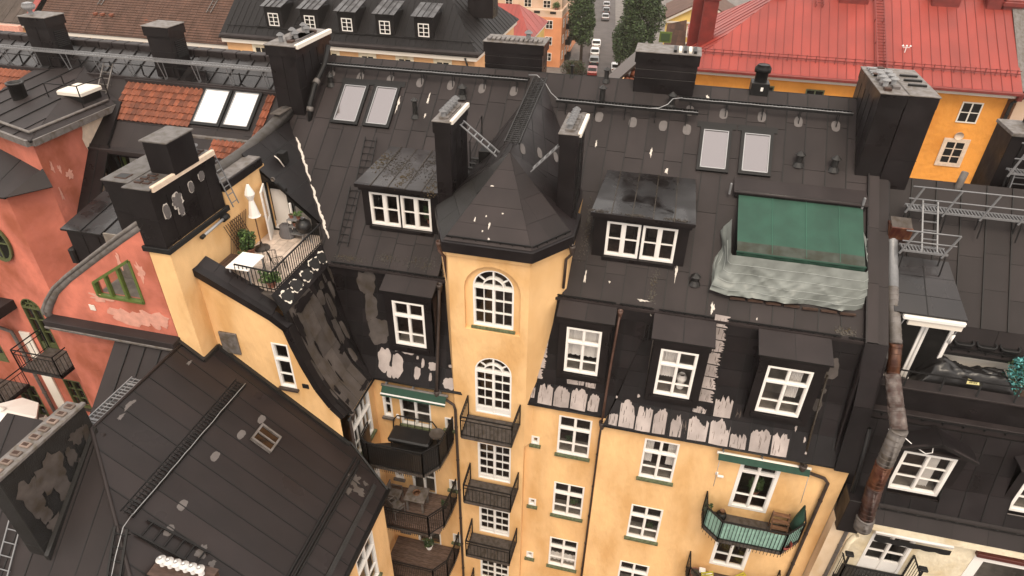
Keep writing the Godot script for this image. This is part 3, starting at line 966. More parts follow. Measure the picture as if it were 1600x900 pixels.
func main_building():
	var b := thing("apartment_building", "yellow stucco apartment building with black sheet roof, stair tower and peeling mansard", "building", P(-1.5, -34.5, 15))
	var X := Vector3.RIGHT
	var fv := variants(M.felt, [0.86, 0.95, 1.0, 1.06, 1.16])
	var bv := variants(M.black, [0.75, 0.9, 1.0, 1.15, 1.4])
	# --- facades ---
	var fR := plane(P(0, 0, 15), X, Vector3.UP)
	var hR := []
	var rw := [[1.505, -17.21, 1.08, 1.80], [1.46, -20.45, 1.08, 1.78], [1.42, -23.75, 1.08, 1.78]]
	for w in rw: hR.append(rect(w[0] - w[2] / 2, w[1], w[0] + w[2] / 2, w[1] + w[3]))
	var dr := [[4.55, -17.80, 1.19, 2.17], [4.52, -21.0, 1.19, 2.17], [4.52, -24.3, 1.19, 2.17]]
	for w in dr: hR.append(rect(w[0] - w[2] / 2, w[1], w[0] + w[2] / 2, w[1] + w[3]))
	wall(b, "facade", fR, rect(-0.42, -34.5, 6.98, -14.93), hR, 0.22, M.yellow)
	for i in 3:
		var w = rw[i]
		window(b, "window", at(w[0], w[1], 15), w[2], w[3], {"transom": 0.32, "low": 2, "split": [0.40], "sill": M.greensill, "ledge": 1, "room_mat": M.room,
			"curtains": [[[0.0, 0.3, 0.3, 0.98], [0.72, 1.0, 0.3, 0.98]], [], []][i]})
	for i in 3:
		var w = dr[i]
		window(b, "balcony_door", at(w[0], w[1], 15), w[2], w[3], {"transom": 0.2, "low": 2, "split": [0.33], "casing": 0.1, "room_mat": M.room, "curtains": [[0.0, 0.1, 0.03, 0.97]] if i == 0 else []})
	# west end of the right-hand facade steps back to the left part
	var mb := MB.new()
	mb.quad(P(-0.46, -34.5, 15.36), P(-0.42, -34.5, 15), P(-0.42, -14.93, 15), P(-0.46, -14.93, 15.36))
	mb.quad(P(6.98, -34.5, 15), P(6.98, -34.5, 22), P(6.98, -14.93, 22), P(6.98, -14.93, 15))
	obj("facade_return", mb, M.yellow, b)
	var fL := plane(P(0, 0, 15.36), X, Vector3.UP)
	var hL := []
	var lw := [[-1.31, -17.22, 1.10, 1.78], [-1.31, -20.53, 1.10, 1.78], [-1.31, -23.75, 1.10, 1.78]]
	for w in lw: hL.append(rect(w[0] - w[2] / 2, w[1], w[0] + w[2] / 2, w[1] + w[3]))
	var sw := [[-2.62, -17.02, 0.28, 0.38], [-2.62, -20.32, 0.28, 0.38], [-2.62, -23.6, 0.28, 0.38]]
	for w in sw: hL.append(rect(w[0] - w[2] / 2, w[1], w[0] + w[2] / 2, w[1] + w[3]))
	wall(b, "facade", fL, rect(-3.1, -34.5, -0.44, -14.93), hL, 0.22, M.yellow)
	for i in 3:
		var w = lw[i]
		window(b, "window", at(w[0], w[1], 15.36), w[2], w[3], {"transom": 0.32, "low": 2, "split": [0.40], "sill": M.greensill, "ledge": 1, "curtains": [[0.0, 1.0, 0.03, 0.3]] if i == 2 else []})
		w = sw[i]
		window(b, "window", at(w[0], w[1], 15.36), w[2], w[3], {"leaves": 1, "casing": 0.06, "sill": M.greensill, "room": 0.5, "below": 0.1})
	# --- stair tower ---
	var fT := plane(P(0, 0, 15.1), X, Vector3.UP)
	var hT := [arch(-4.93, -12.24, 1.72, 2.36), arch(-4.66, -15.72, 1.22, 2.46)]
	var dy := [-19.05, -22.22, -25.5]
	for y in dy: hT.append(rect(-4.62, y, -3.42, y + 1.86))
	wall(b, "tower_wall", fT, rect(-5.40, -34.5, -2.97, -9.2), hT, 0.26, M.yellow)
	wall(b, "window_niche", plane(P(0, 0, 15.22), X, Vector3.UP), arch(-4.95, -12.26, 1.76, 2.4), [arch(-4.70, -12.13, 1.26, 2.06)], 0.2, M.yellow)
	window(b, "arched_window", at(-4.07, -12.13, 15.26), 1.26, 2.06, {"arch": true, "cols": 2, "low": 3, "sill": M.greensill, "room": 1.0, "proud": 0.03})
	window(b, "arched_door", at(-4.05, -15.72, 15.12), 1.22, 2.46, {"arch": true, "cols": 2, "low": 4, "kick": 0.2, "room": 1.2})
	for y in dy:
		window(b, "balcony_door", at(-4.02, y, 15.12), 1.20, 1.86, {"cols": 2, "low": 4, "kick": 0.12, "room": 1.2})
	var tw := [[-2.97, 15.1, -2.05, 16.28], [-2.05, 16.28, -2.05, 19.0], [-6.22, 19.0, -6.22, 16.8], [-6.22, 16.8, -5.40, 15.1]]
	mb = MB.new()
	for q in tw: mb.quad(P(q[0], -17.0, q[1]), P(q[2], -17.0, q[3]), P(q[2], -9.2, q[3]), P(q[0], -9.2, q[1]))
	mb.quad(P(-3.12, -34.5, 15.1), P(-3.0, -34.5, 15.37), P(-3.0, -15.0, 15.37), P(-2.97, -15.0, 15.1))
	obj("tower_wall", mb, M.yellow, b)
	# eaves of the tower: dark fascia and gutter
	var ring := [[-6.36, 16.86], [-5.50, 14.93], [-2.88, 14.93], [-1.93, 16.2], [-1.93, 17.6]]
	var inner := [[-6.10, 16.9], [-5.36, 15.16], [-3.0, 15.16], [-2.14, 16.28], [-2.14, 17.6]]
	mb = MB.new()
	for i in 4:
		var a := P(ring[i][0], -9.48, ring[i][1]); var c := P(ring[i + 1][0], -9.48, ring[i + 1][1])
		var d := P(inner[i + 1][0], -9.48, inner[i + 1][1]); var e := P(inner[i][0], -9.48, inner[i][1])
		var h := Vector3(0, 0.32, 0)
		mb.quad(a, c, c + h, a + h); mb.quad(e, d, c, a); mb.quad(a + h, c + h, d + h * 1.25, e + h * 1.25)
	obj("tower_fascia", mb, M.black, b)
	mb = MB.new()
	for i in 4:
		var a := P(inner[i][0], -9.56, inner[i][1]); var c := P(inner[i + 1][0], -9.56, inner[i + 1][1])
		mb.bar(a.lerp(P(ring[i][0], -9.56, ring[i][1]), 0.35), c.lerp(P(ring[i + 1][0], -9.56, ring[i + 1][1]), 0.35), 0.12, 0.12)
	obj("tower_cornice", mb, M.yellow, b)
	var A := P(-4.19, -7.42, 17.6); var B := P(-4.19, -6.55, 22.3)
	var FL := P(-5.46, -9.13, 15.0); var FR := P(-2.92, -9.13, 15.0); var R2 := P(-1.98, -9.13, 16.22); var L2 := P(-6.32, -9.13, 16.86)
	var V1 := P(-2.1, -9.08, 18.95); var V2 := P(-6.15, -9.12, 18.9)
	var so := {"seam": 0.012, "tilt": 0.004, "gap": 0.004}
	facet(b, "tower_roof", [FL, FR, A], 1, 5, fv, so)
	facet(b, "tower_roof", [FR, R2, A], 2, 4, variants(M.felt, [0.75, 0.9]), so)
	facet(b, "tower_roof", [L2, FL, A], 2, 4, variants(M.tar, [1.2, 1.6]), so)
	var wv := variants(M.damp, [0.9, 1.1, 1.3])
	facet(b, "tower_roof", [R2, V1, A], 3, 2, variants(M.black, [1.2, 1.5]), {"seam": 0.02})
	var cg := facet(b, "cross_gable_roof", [A, V1, B], 6, 3, variants(M.black, [1.1, 1.4, 1.7]), {"seam": 0.02})
	facet(b, "tower_roof", [V2, L2, A], 3, 2, wv, {"seam": 0.02})
	facet(b, "cross_gable_roof", [V2, A, B], 6, 3, wv, {"seam": 0.02})
	snow_guard(b, FL + Vector3(0.05, 0.05, -0.08), FR + Vector3(-0.02, 0.05, -0.08), 7, M.iron, Vector3(0, 0.06, 0))
	snow_guard(b, FR + Vector3(0.02, 0.05, -0.08), R2 + Vector3(-0.08, 0.05, -0.02), 4, M.iron, Vector3(0, 0.06, 0))
	var front := plane(FL, X, (A - (FL + FR) / 2).normalized())
	for q in [[0.75, 0.75, 0.02, 0.07], [1.2, 0.62, 0.025, 0.09], [1.05, 0.42, 0.02, 0.03], [1.28, 0.2, 0.03, 0.03], [1.5, 1.05, 0.03, 0.02], [1.0, 1.9, 0.05, 0.02], [1.05, 0.9, 0.02, 0.03]]:
		flake(b, front, q[0], q[1], q[2], q[3], M.chalk, 0.35)
	for k in 4:
		flake(b, cg[1], lerpf(0.5, 2.6, k / 3.0), 0.42 + k * 0.24, 0.1, 0.22, M.pale, 0.06, "pale_patch", 0.024)
	# --- left facade part between the tower and the wing ---
	var fW := plane(P(0, 0, 15.25), X, Vector3.UP)
	var hW := [rect(-7.48, -17.12, -6.34, -15.66), rect(-8.12, -16.9, -7.78, -15.75), rect(-5.84, -16.95, -5.52, -16.42),
		rect(-7.30, -20.85, -6.36, -18.55), rect(-8.0, -20.2, -7.66, -18.9), rect(-5.82, -20.2, -5.5, -19.68),
		rect(-7.32, -24.15, -6.33, -21.85), rect(-8.0, -23.5, -7.66, -22.2), rect(-5.8, -23.5, -5.48, -22.98)]
	wall(b, "facade", fW, rect(-8.42, -34.5, -5.36, -14.93), hW, 0.22, M.yellow)
	for i in 9:
		var r: PackedVector2Array = hW[i]
		var w := r[1].x - r[0].x; var h := r[2].y - r[1].y
		var sp := [{"low": 2, "split": [0.42], "sill": M.greensill, "room_mat": M.roomlight}, {"leaves": 1, "low": 2, "casing": 0.06, "sill": M.zincdull, "room": 0.5}, {"leaves": 1, "casing": 0.06, "sill": M.greensill, "room": 0.4, "below": 0.1}]
		window(b, "balcony_door" if i % 3 == 0 else "window", at((r[0].x + r[1].x) / 2, r[0].y, 15.25), w, h, sp[i % 3])
	# --- mansard skirts ---
	var profR := [[-0.18, -15.0], [0.22, -14.2], [0.55, -13.2], [0.82, -12.1], [0.98, -11.22]]
	var mR := skirt(P(0, 0, 15), X, profR)
	var hm := [rect(0.84, -13.7, 2.16, -11.6), rect(3.80, -13.7, 5.24, -11.6)]
	var msR := PackedVector2Array([Vector2(-0.40, -15.0), Vector2(6.95, -15.0), Vector2(6.45, -11.22), Vector2(0.67, -11.22), Vector2(0.30, -12.6), Vector2(-0.1, -14.2)])
	var sk := sheets(b, "mansard_roof", mR, msR, [-0.5, 0.03, 0.56, 1.08, 1.60, 2.14, 2.78, 3.40, 3.97, 4.60, 5.12, 5.85, 6.3, 7.0], [-15.0, -14.2, -13.68, -13.2, -12.65, -12.1, -11.6, -11.22], bv, {"holes": hm, "tilt": 0.01, "seam": 0.022})
	for q in [[-0.25, 0.02, -14.95, -14.55], [0.05, 0.54, -14.96, -14.12], [0.58, 1.06, -14.97, -14.14], [1.10, 1.5, -14.97, -14.18], [1.64, 1.98, -14.97, -14.25], [2.0, 2.12, -14.9, -14.4], [2.16, 2.74, -14.97, -14.24], [2.80, 3.38, -14.98, -14.2], [3.42, 3.9, -14.98, -14.52], [3.99, 4.56, -14.98, -14.28], [4.62, 5.08, -14.98, -14.25], [2.82, 3.32, -14.18, -13.42], [2.2, 2.6, -14.16, -13.94], [3.45, 3.62, -14.12, -13.82]]:
		peel(b, mR, q[0], q[1], q[2], q[3], M.bare)
	for k in 7: peel(b, mR, 2.33, 2.76, -13.78 + k * 0.4, -13.78 + k * 0.4 + 0.385, M.bare, 0.3, 0.028, 1)
	for q in [[5.5, -14.4, 0.03, 0.08], [0.55, -13.95, 0.04, 0.06], [1.9, -13.95, 0.03, 0.05], [5.2, -14.1, 0.03, 0.12], [5.6, -14.75, 0.03, 0.04], [-0.1, -14.1, 0.03, 0.04]]:
		flake(b, mR, q[0], q[1], q[2], q[3], M.bare, 0.3, "bare_patch", 0.026, 2.0)
	flake(b, mR, 5.72, -12.15, 0.22, 0.34, M.bare_grey, 0.16, "bare_patch", 0.03)
	flake(b, mR, 5.62, -13.3, 0.13, 0.2, M.bare_grey, 0.12, "bare_patch", 0.03)
	flake(b, mR, 5.7, -12.85, 0.07, 0.08, M.bare_grey, 0.12, "bare_patch", 0.03)
	# facet over the step between the two facades
	var st := skirt(P(0, 0, 15.1), X, [[-0.06, -15.0], [0.25, -14.2], [0.5, -13.2], [0.75, -12.1], [0.88, -11.22]])
	sheets(b, "valley_roof", st, PackedVector2Array([Vector2(-0.46, -15.0), Vector2(-0.36, -15.0), Vector2(0.72, -11.22), Vector2(-0.46, -11.22)]), [-0.5, -0.16, 0.14, 0.44, 0.8], [-15.0, -14.2, -13.6, -13.2, -12.6, -12.1, -11.6, -11.22], bv, {"seam": 0.02})
	var profL := [[-0.16, -15.0], [0.12, -14.2], [0.36, -13.2], [0.56, -12.1], [0.66, -11.22]]
	var mL := skirt(P(0, 0, 15.36), X, profL)
	var hl := [rect(-1.96, -13.72, -0.68, -11.6)]
	sheets(b, "mansard_roof", mL, rect(-3.02, -15.0, -0.45, -11.22), [-3.1, -2.62, -2.1, -1.55, -1.0, -0.42], [-15.0, -14.25, -13.74, -13.2, -12.65, -12.1, -11.6, -11.22], bv, {"holes": hl, "tilt": 0.01, "seam": 0.022})
	for q in [[-2.9, -2.7, -14.8, -14.3], [-2.6, -2.12, -14.94, -14.2], [-2.08, -1.57, -14.94, -14.22], [-1.53, -1.02, -14.94, -14.2], [-0.98, -0.62, -14.9, -14.3], [-1.72, -1.16, -14.12, -13.88], [-1.12, -0.8, -14.14, -13.92]]:
		peel(b, mL, q[0], q[1], q[2], q[3], M.bare)
	for q in [[-2.96, -2.5, -14.12, -13.76], [-2.9, -2.44, -13.74, -13.38], [-2.82, -2.42, -13.36, -13.0], [-2.74, -2.42, -12.98, -12.6]]:
		peel(b, mL, q[0], q[1], q[2], q[3], M.bare, 0.15, 0.028, 1)
	var mW := skirt(P(0, 0, 15.25), X, [[-0.16, -15.0], [0.2, -14.2], [0.5, -13.2], [0.74, -12.1], [0.84, -11.22]])
	var hw := [rect(-7.56, -13.66, -6.30, -11.7)]
	sheets(b, "mansard_roof", mW, PackedVector2Array([Vector2(-8.35, -15.0), Vector2(-5.15, -15.0), Vector2(-5.15, -11.22), Vector2(-9.86, -11.22), Vector2(-9.62, -12.2), Vector2(-9.3, -13.2), Vector2(-8.85, -14.2)]), [-9.9, -9.3, -8.75, -8.2, -7.56, -6.93, -6.30, -5.75, -5.1], [-15.0, -14.3, -13.68, -13.2, -12.7, -12.1, -11.6, -11.22], bv, {"holes": hw, "tilt": 0.01, "seam": 0.02})
	for q in [[-8.55, -11.75, 0.32, 0.42, 1], [-8.42, -12.6, 0.22, 0.5, 1], [-8.15, -13.4, 0.36, 0.45, 1], [-7.92, -14.35, 0.22, 0.4, 0], [-7.45, -14.5, 0.2, 0.4, 0], [-7.7, -14.72, 0.09, 0.18, 0], [-7.1, -13.92, 0.26, 0.12, 0], [-7.5, -13.9, 0.08, 0.1, 0], [-6.72, -14.6, 0.11, 0.2, 0], [-6.2, -14.3, 0.15, 0.13, 0], [-6.55, -14.25, 0.05, 0.15, 0], [-6.25, -14.65, 0.05, 0.13, 0], [-5.58, -14.75, 0.21, 0.18, 0], [-5.6, -14.2, 0.06, 0.05, 0], [-6.75, -14.1, 0.04, 0.06, 0]]:
		flake(b, mW, q[0], q[1], q[2], q[3], M.bare_grey if q[4] == 1 else M.bare, 0.13, "bare_patch", 0.026, 3.2)
	# --- upper roof ---
	var c36 := cos(deg_to_rad(36)); var s36 := sin(deg_to_rad(36))
	var ur := plane(P(0, -11.21, 16.05), X, Vector3(0, s36, -c36))
	var S := func(w: float) -> float: return (w - 16.05) / c36
	var up := PackedVector2Array()
	for q in [[-9.86, 16.05], [6.36, 16.05], [6.36, 22.6], [-13.5, 22.6], [-13.5, 20.7], [-13.05, 20.25]]: up.append(Vector2(q[0], S.call(q[1])))
	var ho := [rect(-8.75, S.call(17.35), -6.55, S.call(19.0)), rect(-1.18, S.call(17.35), 1.0, S.call(19.0)), rect(-6.1, S.call(15.9), -2.15, S.call(17.8))]
	sheets(b, "upper_roof", ur, up, steps(-13.9, 6.4, 33, 0.03), [S.call(16.05), S.call(16.95), S.call(18.9), S.call(20.25), S.call(21.5), S.call(22.6)], fv, {"holes": ho, "stagger": 0.22, "tilt": 0.006, "seam": 0.028, "gap": 0.009})
	# ridge roll and the far slope
	mb = MB.new(true)
	mb.tube([P(-13.5, -6.47, 22.6), P(6.1, -6.47, 22.6)], 0.035, 8)
	obj("ridge_roll", mb, M.iron, b)
	mb = MB.new()
	mb.slab([P(6.36, -6.47, 22.6), P(-13.5, -6.47, 22.6), P(-13.5, -11.5, 29.5), P(6.36, -11.5, 29.5)], Vector3(0, 0.8, -0.58), 0.02)
	mb.quad(P(6.98, -34.5, 29.3), P(-13.5, -34.5, 29.3), P(-13.5, -11.4, 29.3), P(6.98, -11.4, 29.3))
	obj("rear_slope", mb, M.felt, b)
	for q in [[-2.52, 21.34, 1], [-2.01, 21.39, 1], [-0.88, 21.32, 1], [0.11, 21.3, 1], [0.88, 21.25, 1], [0.89, 21.85, 1], [1.97, 21.84, 1], [3.16, 21.85, 1], [4.28, 21.8, 1], [5.4, 21.77, 1], [-11.97, 21.99, 1], [-10.83, 22.0, 1], [-9.67, 22.0, 1], [-8.53, 21.99, 1], [-7.38, 21.99, 1], [-6.23, 21.97, 1], [-5.09, 21.97, 1]]:
		flake(b, ur, q[0], S.call(q[1]) - 0.12, 0.13, 0.2, M.pale, 0.05, "pale_patch", 0.024, 2.8)
	for q in [[-0.15, 20.35, 0.06, 0.2], [0.42, 19.85, 0.08, 0.12], [1.25, 18.9, 0.06, 0.1], [1.24, 18.35, 0.07, 0.14], [1.22, 17.65, 0.08, 0.3], [1.1, 17.1, 0.06, 0.3], [-1.95, 20.45, 0.05, 0.16], [-2.3, 16.35, 0.2, 0.12], [-1.55, 16.65, 0.05, 0.25], [0.25, 16.25, 0.3, 0.04], [2.25, 16.3, 0.09, 0.22], [-9.1, 21.1, 0.07, 0.4], [-8.05, 21.35, 0.06, 0.25], [-8.0, 20.8, 0.05, 0.12], [1.4, 22.2, 0.08, 0.12], [-0.8, 16.6, 0.05, 0.05], [3.5, 16.2, 0.03, 0.05]]:
		flake(b, ur, q[0], S.call(q[1]), q[2] * 0.55, q[3] * 0.8, M.chalk, 0.5, "bare_patch", 0.026, 2.0)
	for q in [[0.0, 0.5], [0.53, 0.97]]:
		var left := []; var right := []
		for k in 34:
			var t := lerpf(q[0], q[1], k / 33.0)
			var x := lerpf(-10.12, -12.58, t) + 0.05 + 0.02 * sin(k * 0.7); var y: float = S.call(lerpf(16.7, 19.75, t))
			var e := minf(1.0, minf(k, 33 - k) * 0.35 + 0.15)
			left.append(Vector2(x - rng.randf_range(0.015, 0.04) * e, y)); right.append(Vector2(x + rng.randf_range(0.02, 0.075) * e, y + 0.02))
		right.reverse()
		mb = MB.new()
		solid(mb, ur, PackedVector2Array(left + right), 0.02, 0.031)
		obj("bare_patch", mb, M.chalk, b)
	for q in [[-9.2, 16.25, 0.5, 0.09], [-7.9, 16.4, 0.4, 0.16], [-6.7, 16.4, 0.6, 0.22], [-5.75, 16.25, 0.22, 0.16], [0.5, 16.6, 0.12, 0.6], [-1.75, 17.9, 0.12, 0.9], [-9.05, 18.3, 0.12, 0.4], [6.1, 21.0, 0.14, 0.6], [5.9, 16.2, 0.3, 0.12]]:
		speckle(b, ur, q[0], S.call(q[1]), q[2] * 1.5, q[3] * 1.6, 110, 0.03, M.mossy)
		speckle(b, ur, q[0], S.call(q[1]), q[2], q[3], 22, 0.025, M.moss)
	# break-line lip and snow guards
	for q in [[-9.7, -5.6, 18], [-2.5, -0.5, 9], [-0.4, 0.6, 5], [0.75, 5.75, 17], [5.95, 6.4, 2]]:
		snow_guard(b, P(q[0], -11.19, 16.0), P(q[1], -11.19, 16.0), q[2], M.iron, Vector3(0, 0.075, 0))
	mb = MB.new()
	for q in [[-9.8, -5.3], [-2.6, 6.4]]: mb.box(P(q[0], -11.26, 16.06), P(q[1], -11.17, 15.93))
	obj("eaves_lip", mb, M.felt, b)
	# --- mansard dormers ---
	for q in [[0.73, 2.30, 15.16, 1.49, 1.06], [3.66, 5.42, 15.16, 4.52, 1.21], [-2.08, -0.55, 15.50, -1.32, 1.06], [-7.70, -6.15, 15.46, -6.93, 1.06]]:
		var dw: float = q[2]
		var wy := -13.62
		var d := wall(b, "dormer", plane(P(0, 0, dw), X, Vector3.UP), rect(q[0], -13.95, q[1], -11.46), [rect(q[3] - q[4] / 2, wy, q[3] + q[4] / 2, -11.88)], 0.14, M.black)
		mb = MB.new()
		mb.quad(P(q[1], -13.95, dw), P(q[1], -13.95, 16.0), P(q[1], -11.3, 16.0), P(q[1], -11.46, dw))
		mb.quad(P(q[0], -13.95, 16.0), P(q[0], -13.95, dw), P(q[0], -11.46, dw), P(q[0], -11.3, 16.0))
		mb.box(P(q[0] - 0.03, -11.74, dw), P(q[1] + 0.03, -11.46, dw - 0.05))
		mb.box(P(q[3] - q[4] / 2 - 0.1, wy - 0.16, dw), P(q[3] + q[4] / 2 + 0.1, wy - 0.03, dw - 0.09))
		obj("dormer_cheek", mb, M.black, d)
		facet(b, "dormer_roof", [P(q[0] - 0.1, -11.48, dw - 0.12), P(q[1] + 0.1, -11.48, dw - 0.12), P(q[1] + 0.1, -11.2, 16.02), P(q[0] - 0.1, -11.2, 16.02)], 2, 1, fv, {"seam": 0.015})
		var cur := [[0.0, 0.46, 0.32, 1.0]] if q[0] > 0 and q[0] < 2 else ([[0.6, 0.85, 0.3, 1.0]] if q[0] > 2 else ([[0.02, 0.98, 0.3, 1.0]] if q[0] > -3 else []))
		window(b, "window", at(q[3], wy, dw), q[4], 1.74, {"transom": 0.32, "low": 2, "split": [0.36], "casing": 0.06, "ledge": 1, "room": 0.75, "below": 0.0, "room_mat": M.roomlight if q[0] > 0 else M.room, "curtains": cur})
	for q in [[0.85, 0.3], [1.7, 0.06], [2.1, 0.05]]:
		pass
	# --- the two wide dormers of the upper roof ---
	for q in [[-8.95, -6.37, [-8.20, -7.14], 0], [-1.48, 1.28, [-0.60, 0.46], 1]]:
		var hs := []
		for c in q[2]: hs.append(rect(c - 0.5, -10.24, c + 0.5, -9.09))
		var d := wall(b, "wide_dormer", plane(P(0, 0, 17.25), X, Vector3.UP), rect(q[0], -10.5, q[1], -8.82), hs, 0.12, M.black)
		mb = MB.new()
		mb.quad(P(q[1], -10.5, 17.25), P(q[1], -10.5, 19.6), P(q[1], -8.7, 19.6), P(q[1], -8.82, 17.25))
		mb.quad(P(q[0], -10.5, 19.6), P(q[0], -10.5, 17.25), P(q[0], -8.82, 17.25), P(q[0], -8.7, 19.6))
		mb.box(P(q[0] - 0.05, -9.0, 17.25), P(q[1] + 0.05, -8.84, 17.12)); mb.box(P(q[0] - 0.1, -8.86, 17.2), P(q[1] + 0.1, -8.74, 17.0))
		mb.box(P(q[2][0] - 0.56, -10.36, 17.25), P(q[2][1] + 0.56, -10.25, 17.12))
		obj("dormer_cheek", mb, M.black, d)
		var dr2 := facet(b, "dormer_roof", [P(q[0] - 0.12, -8.76, 17.0), P(q[1] + 0.12, -8.76, 17.0), P(q[1] + 0.06, -8.55, 19.7), P(q[0] + 0.06, -8.55, 19.7)], 5, 1, variants(M.damp, [1.2, 1.5, 1.8]) if q[3] == 0 else variants(M.wet, [0.8, 1.0]), {"seam": 0.035, "seam_mat": M.mossy, "tilt": 0.004})
		if q[3] == 0:
			for k in 9: speckle(b, dr2[1], 0.3 + 0.28 * k, rng.randf_range(0.3, 2.3), 0.3, 0.9, 90, 0.03, M.moss if k % 4 == 0 else M.mossy)
		else:
			for k in 3: speckle(b, dr2[1], 0.2 + 1.1 * k, 0.12, 0.5, 0.12, 60, 0.04, M.mossy)
		for c in q[2]:
			window(b, "window", at(c, -10.24, 17.25), 1.0, 1.15, {"low": 2, "casing": 0.06, "room": 1.2, "below": 0.0, "mullion": 0.1, "room_mat": M.room})
	# --- chimneys of this building ---
	for q in [[-2.62, -2.13, 0], [-6.28, -5.80, 1]]:
		var ch := chimney(b, q[0], q[1], 16.95, 18.6, -11.0, -6.42, M.black, M.zincdull, 0.035)
		blk(ch, "concrete_edge", P(q[1] + 0.0, -6.5, 16.95), P(q[1] + 0.1, -6.38, 18.6), M.offwhite)
		for k in 6: pot(ch, P((q[0] + q[1]) / 2 - 0.02, -6.42, 17.2 + k * 0.23), 0.105, 0.3, M.zinc)
		for k in 3: blk(ch, "flue_block", P(q[0] + 0.1, -6.43, 17.12 + k * 0.45), P(q[1] - 0.1, -6.36, 17.5 + k * 0.45), M.zincdull)
	chimney(b, -13.45, -12.42, 20.4, 22.9, -8.6, -5.62, M.black, M.zincdull)
	blk(b, "concrete_edge", P(-12.4, -5.72, 20.4), P(-12.26, -5.58, 22.9), M.offwhite)
	for k in 5: pot(b, P(-13.1 + 0.35 * (k % 2), -5.62, 20.8 + k * 0.4), 0.11, 0.32, M.zinc)
	for k in 9: blk(b, "rubble", P(-13.2 + rng.randf() * 0.7, -5.62, 20.6 + rng.randf() * 2.0), P(-13.1 + rng.randf() * 0.6, -5.56, 20.8 + rng.randf() * 2.0), M.pale if k % 2 else M.brickhole)
	var cm := chimney(b, -6.36, -4.30, 22.75, 23.7, -6.9, -5.55, M.black, M.zincdull, 0.05)
	for k in 12: blk(cm, "brick_cap", P(-6.3 + k * 0.165, -5.56, 22.8), P(-6.18 + k * 0.165, -5.47, 23.2), M.zincdull if k % 3 else M.pale)
	pot(cm, P(-4.9, -5.55, 23.2), 0.12, 0.35, M.zinc)
	var cr := chimney(b, -1.05, 0.92, 22.2, 23.2, -6.8, -5.38, M.black, M.zincdull, 0.05)
	for k in 5: blk(cr, "flue_block", P(0.1 + k * 0.16, -5.39, 22.3), P(0.2 + k * 0.16, -5.3, 22.9), M.offwhite if k % 2 else M.iron)
	# courses of the cladding on the two broad ridge chimneys
	for q in [[-6.36, -4.30, 22.75, cm, -6.9], [-1.05, 0.92, 22.2, cr, -6.8]]:
		for k in 3: blk(q[3], "cladding_strip", P(q[0] - 0.008, q[4] + 0.32 + k * 0.28, q[2] + 0.2), P(q[1] + 0.008, q[4] + 0.57 + k * 0.28, q[2] - 0.014), bv[(k * 2) % 5], 0.01)
	var big := chimney(b, 6.0, 6.70, 20.3, 23.1, -8.6, -5.58, M.black, M.zincdull, 0.02)
	for k in 10: blk(big, "brick_cap", P(6.1 + 0.28 * (k % 2), -5.6, 20.5 + k * 0.25), P(6.3 + 0.28 * (k % 2), -5.5, 20.68 + k * 0.25), M.pale if k % 3 else M.brickhole)
	for k in 6: pot(big, P(6.2 + 0.26 * (k % 2), -5.55, 20.9 + k * 0.2), 0.1, 0.24, M.alu)
	for k in 5: blk(big, "flue_block", P(6.08, -5.6, 22.0 + k * 0.2), P(6.6, -5.52, 22.1 + k * 0.2), M.zinc)
	var big2 := chimney(b, 6.72, 7.52, 20.3, 23.1, -9.4, -5.58, shade(M.black, 1.25), M.zincdull, 0.01)
	for k in 3: blk(big2, "ventilation_slot", P(6.9, -5.6, 21.2 + k * 0.5), P(7.4, -5.52, 21.3 + k * 0.5), M.iron)
	# --- party-wall parapet beside the right neighbour ---
	for q in [[6.38, 6.70, -0.02], [6.71, 6.98, -0.1]]:
		facet(b, "parapet_cladding", [P(q[0], -11.1 + q[2], 15.9), P(q[1], -11.1 + q[2], 15.9), P(q[1], -8.05 + q[2], 20.3), P(q[0], -8.05 + q[2], 20.3)], 1, 3, fv, {"seam": 0.0})
	mb = MB.new()
	mb.slab([P(6.99, -15.1, 14.78), P(6.99, -11.5, 15.8), P(6.99, -8.2, 20.3), P(6.99, -14.5, 20.3)], Vector3.RIGHT, 0.05)
	mb.slab([P(6.36, -15.1, 14.9), P(6.36, -8.4, 20.3), P(6.36, -8.0, 20.3), P(6.36, -11.12, 15.86), P(6.40, -12.0, 15.6)], Vector3.RIGHT, 0.04)
	obj("parapet_side", mb, M.black, b)
	var pv := [[6.5, 6.98]]
	facet(b, "parapet_cladding", [P(6.45, -15.06, 14.74), P(6.98, -15.06, 14.74), P(6.98, -13.0, 15.35), P(6.5, -13.0, 15.35)], 1, 1, bv, {"seam": 0.0})
	facet(b, "parapet_cladding", [P(6.5, -13.0, 15.35), P(6.98, -13.0, 15.35), P(6.98, -11.15, 15.9), P(6.40, -11.15, 15.9)], 1, 1, bv, {"seam": 0.0})
	# --- skylights ---
	for q in [[-11.26, -10.44, 20.33, 21.55], [-10.03, -9.26, 20.33, 21.58], [1.41, 2.19, 20.04, 21.18], [2.68, 3.46, 20.06, 21.18]]:
		skylight(b, ur, q[0], q[1], S.call(q[2]), S.call(q[3]), M.skyglass)
	# --- drainpipes ---
	pipe_run(b, [P(-0.43, -15.1, 14.98), P(-0.45, -16.0, 15.22), P(-0.5, -34, 15.24)], 0.055, M.pipe, P(-0.43, -15.12, 14.98))
	pipe_run(b, [P(-5.98, -15.1, 15.0), P(-5.95, -15.3, 15.12), P(-5.42, -15.55, 15.05), P(-5.36, -15.75, 15.03), P(-5.36, -34, 15.03)], 0.05, M.pipe, P(-5.98, -15.1, 15.02))
	pipe_run(b, [P(5.62, -15.15, 14.78), P(5.62, -15.4, 14.86), P(6.35, -15.62, 14.9), P(6.5, -15.8, 14.9), P(6.5, -34, 14.9)], 0.055, M.pipe, P(5.62, -15.2, 14.78))
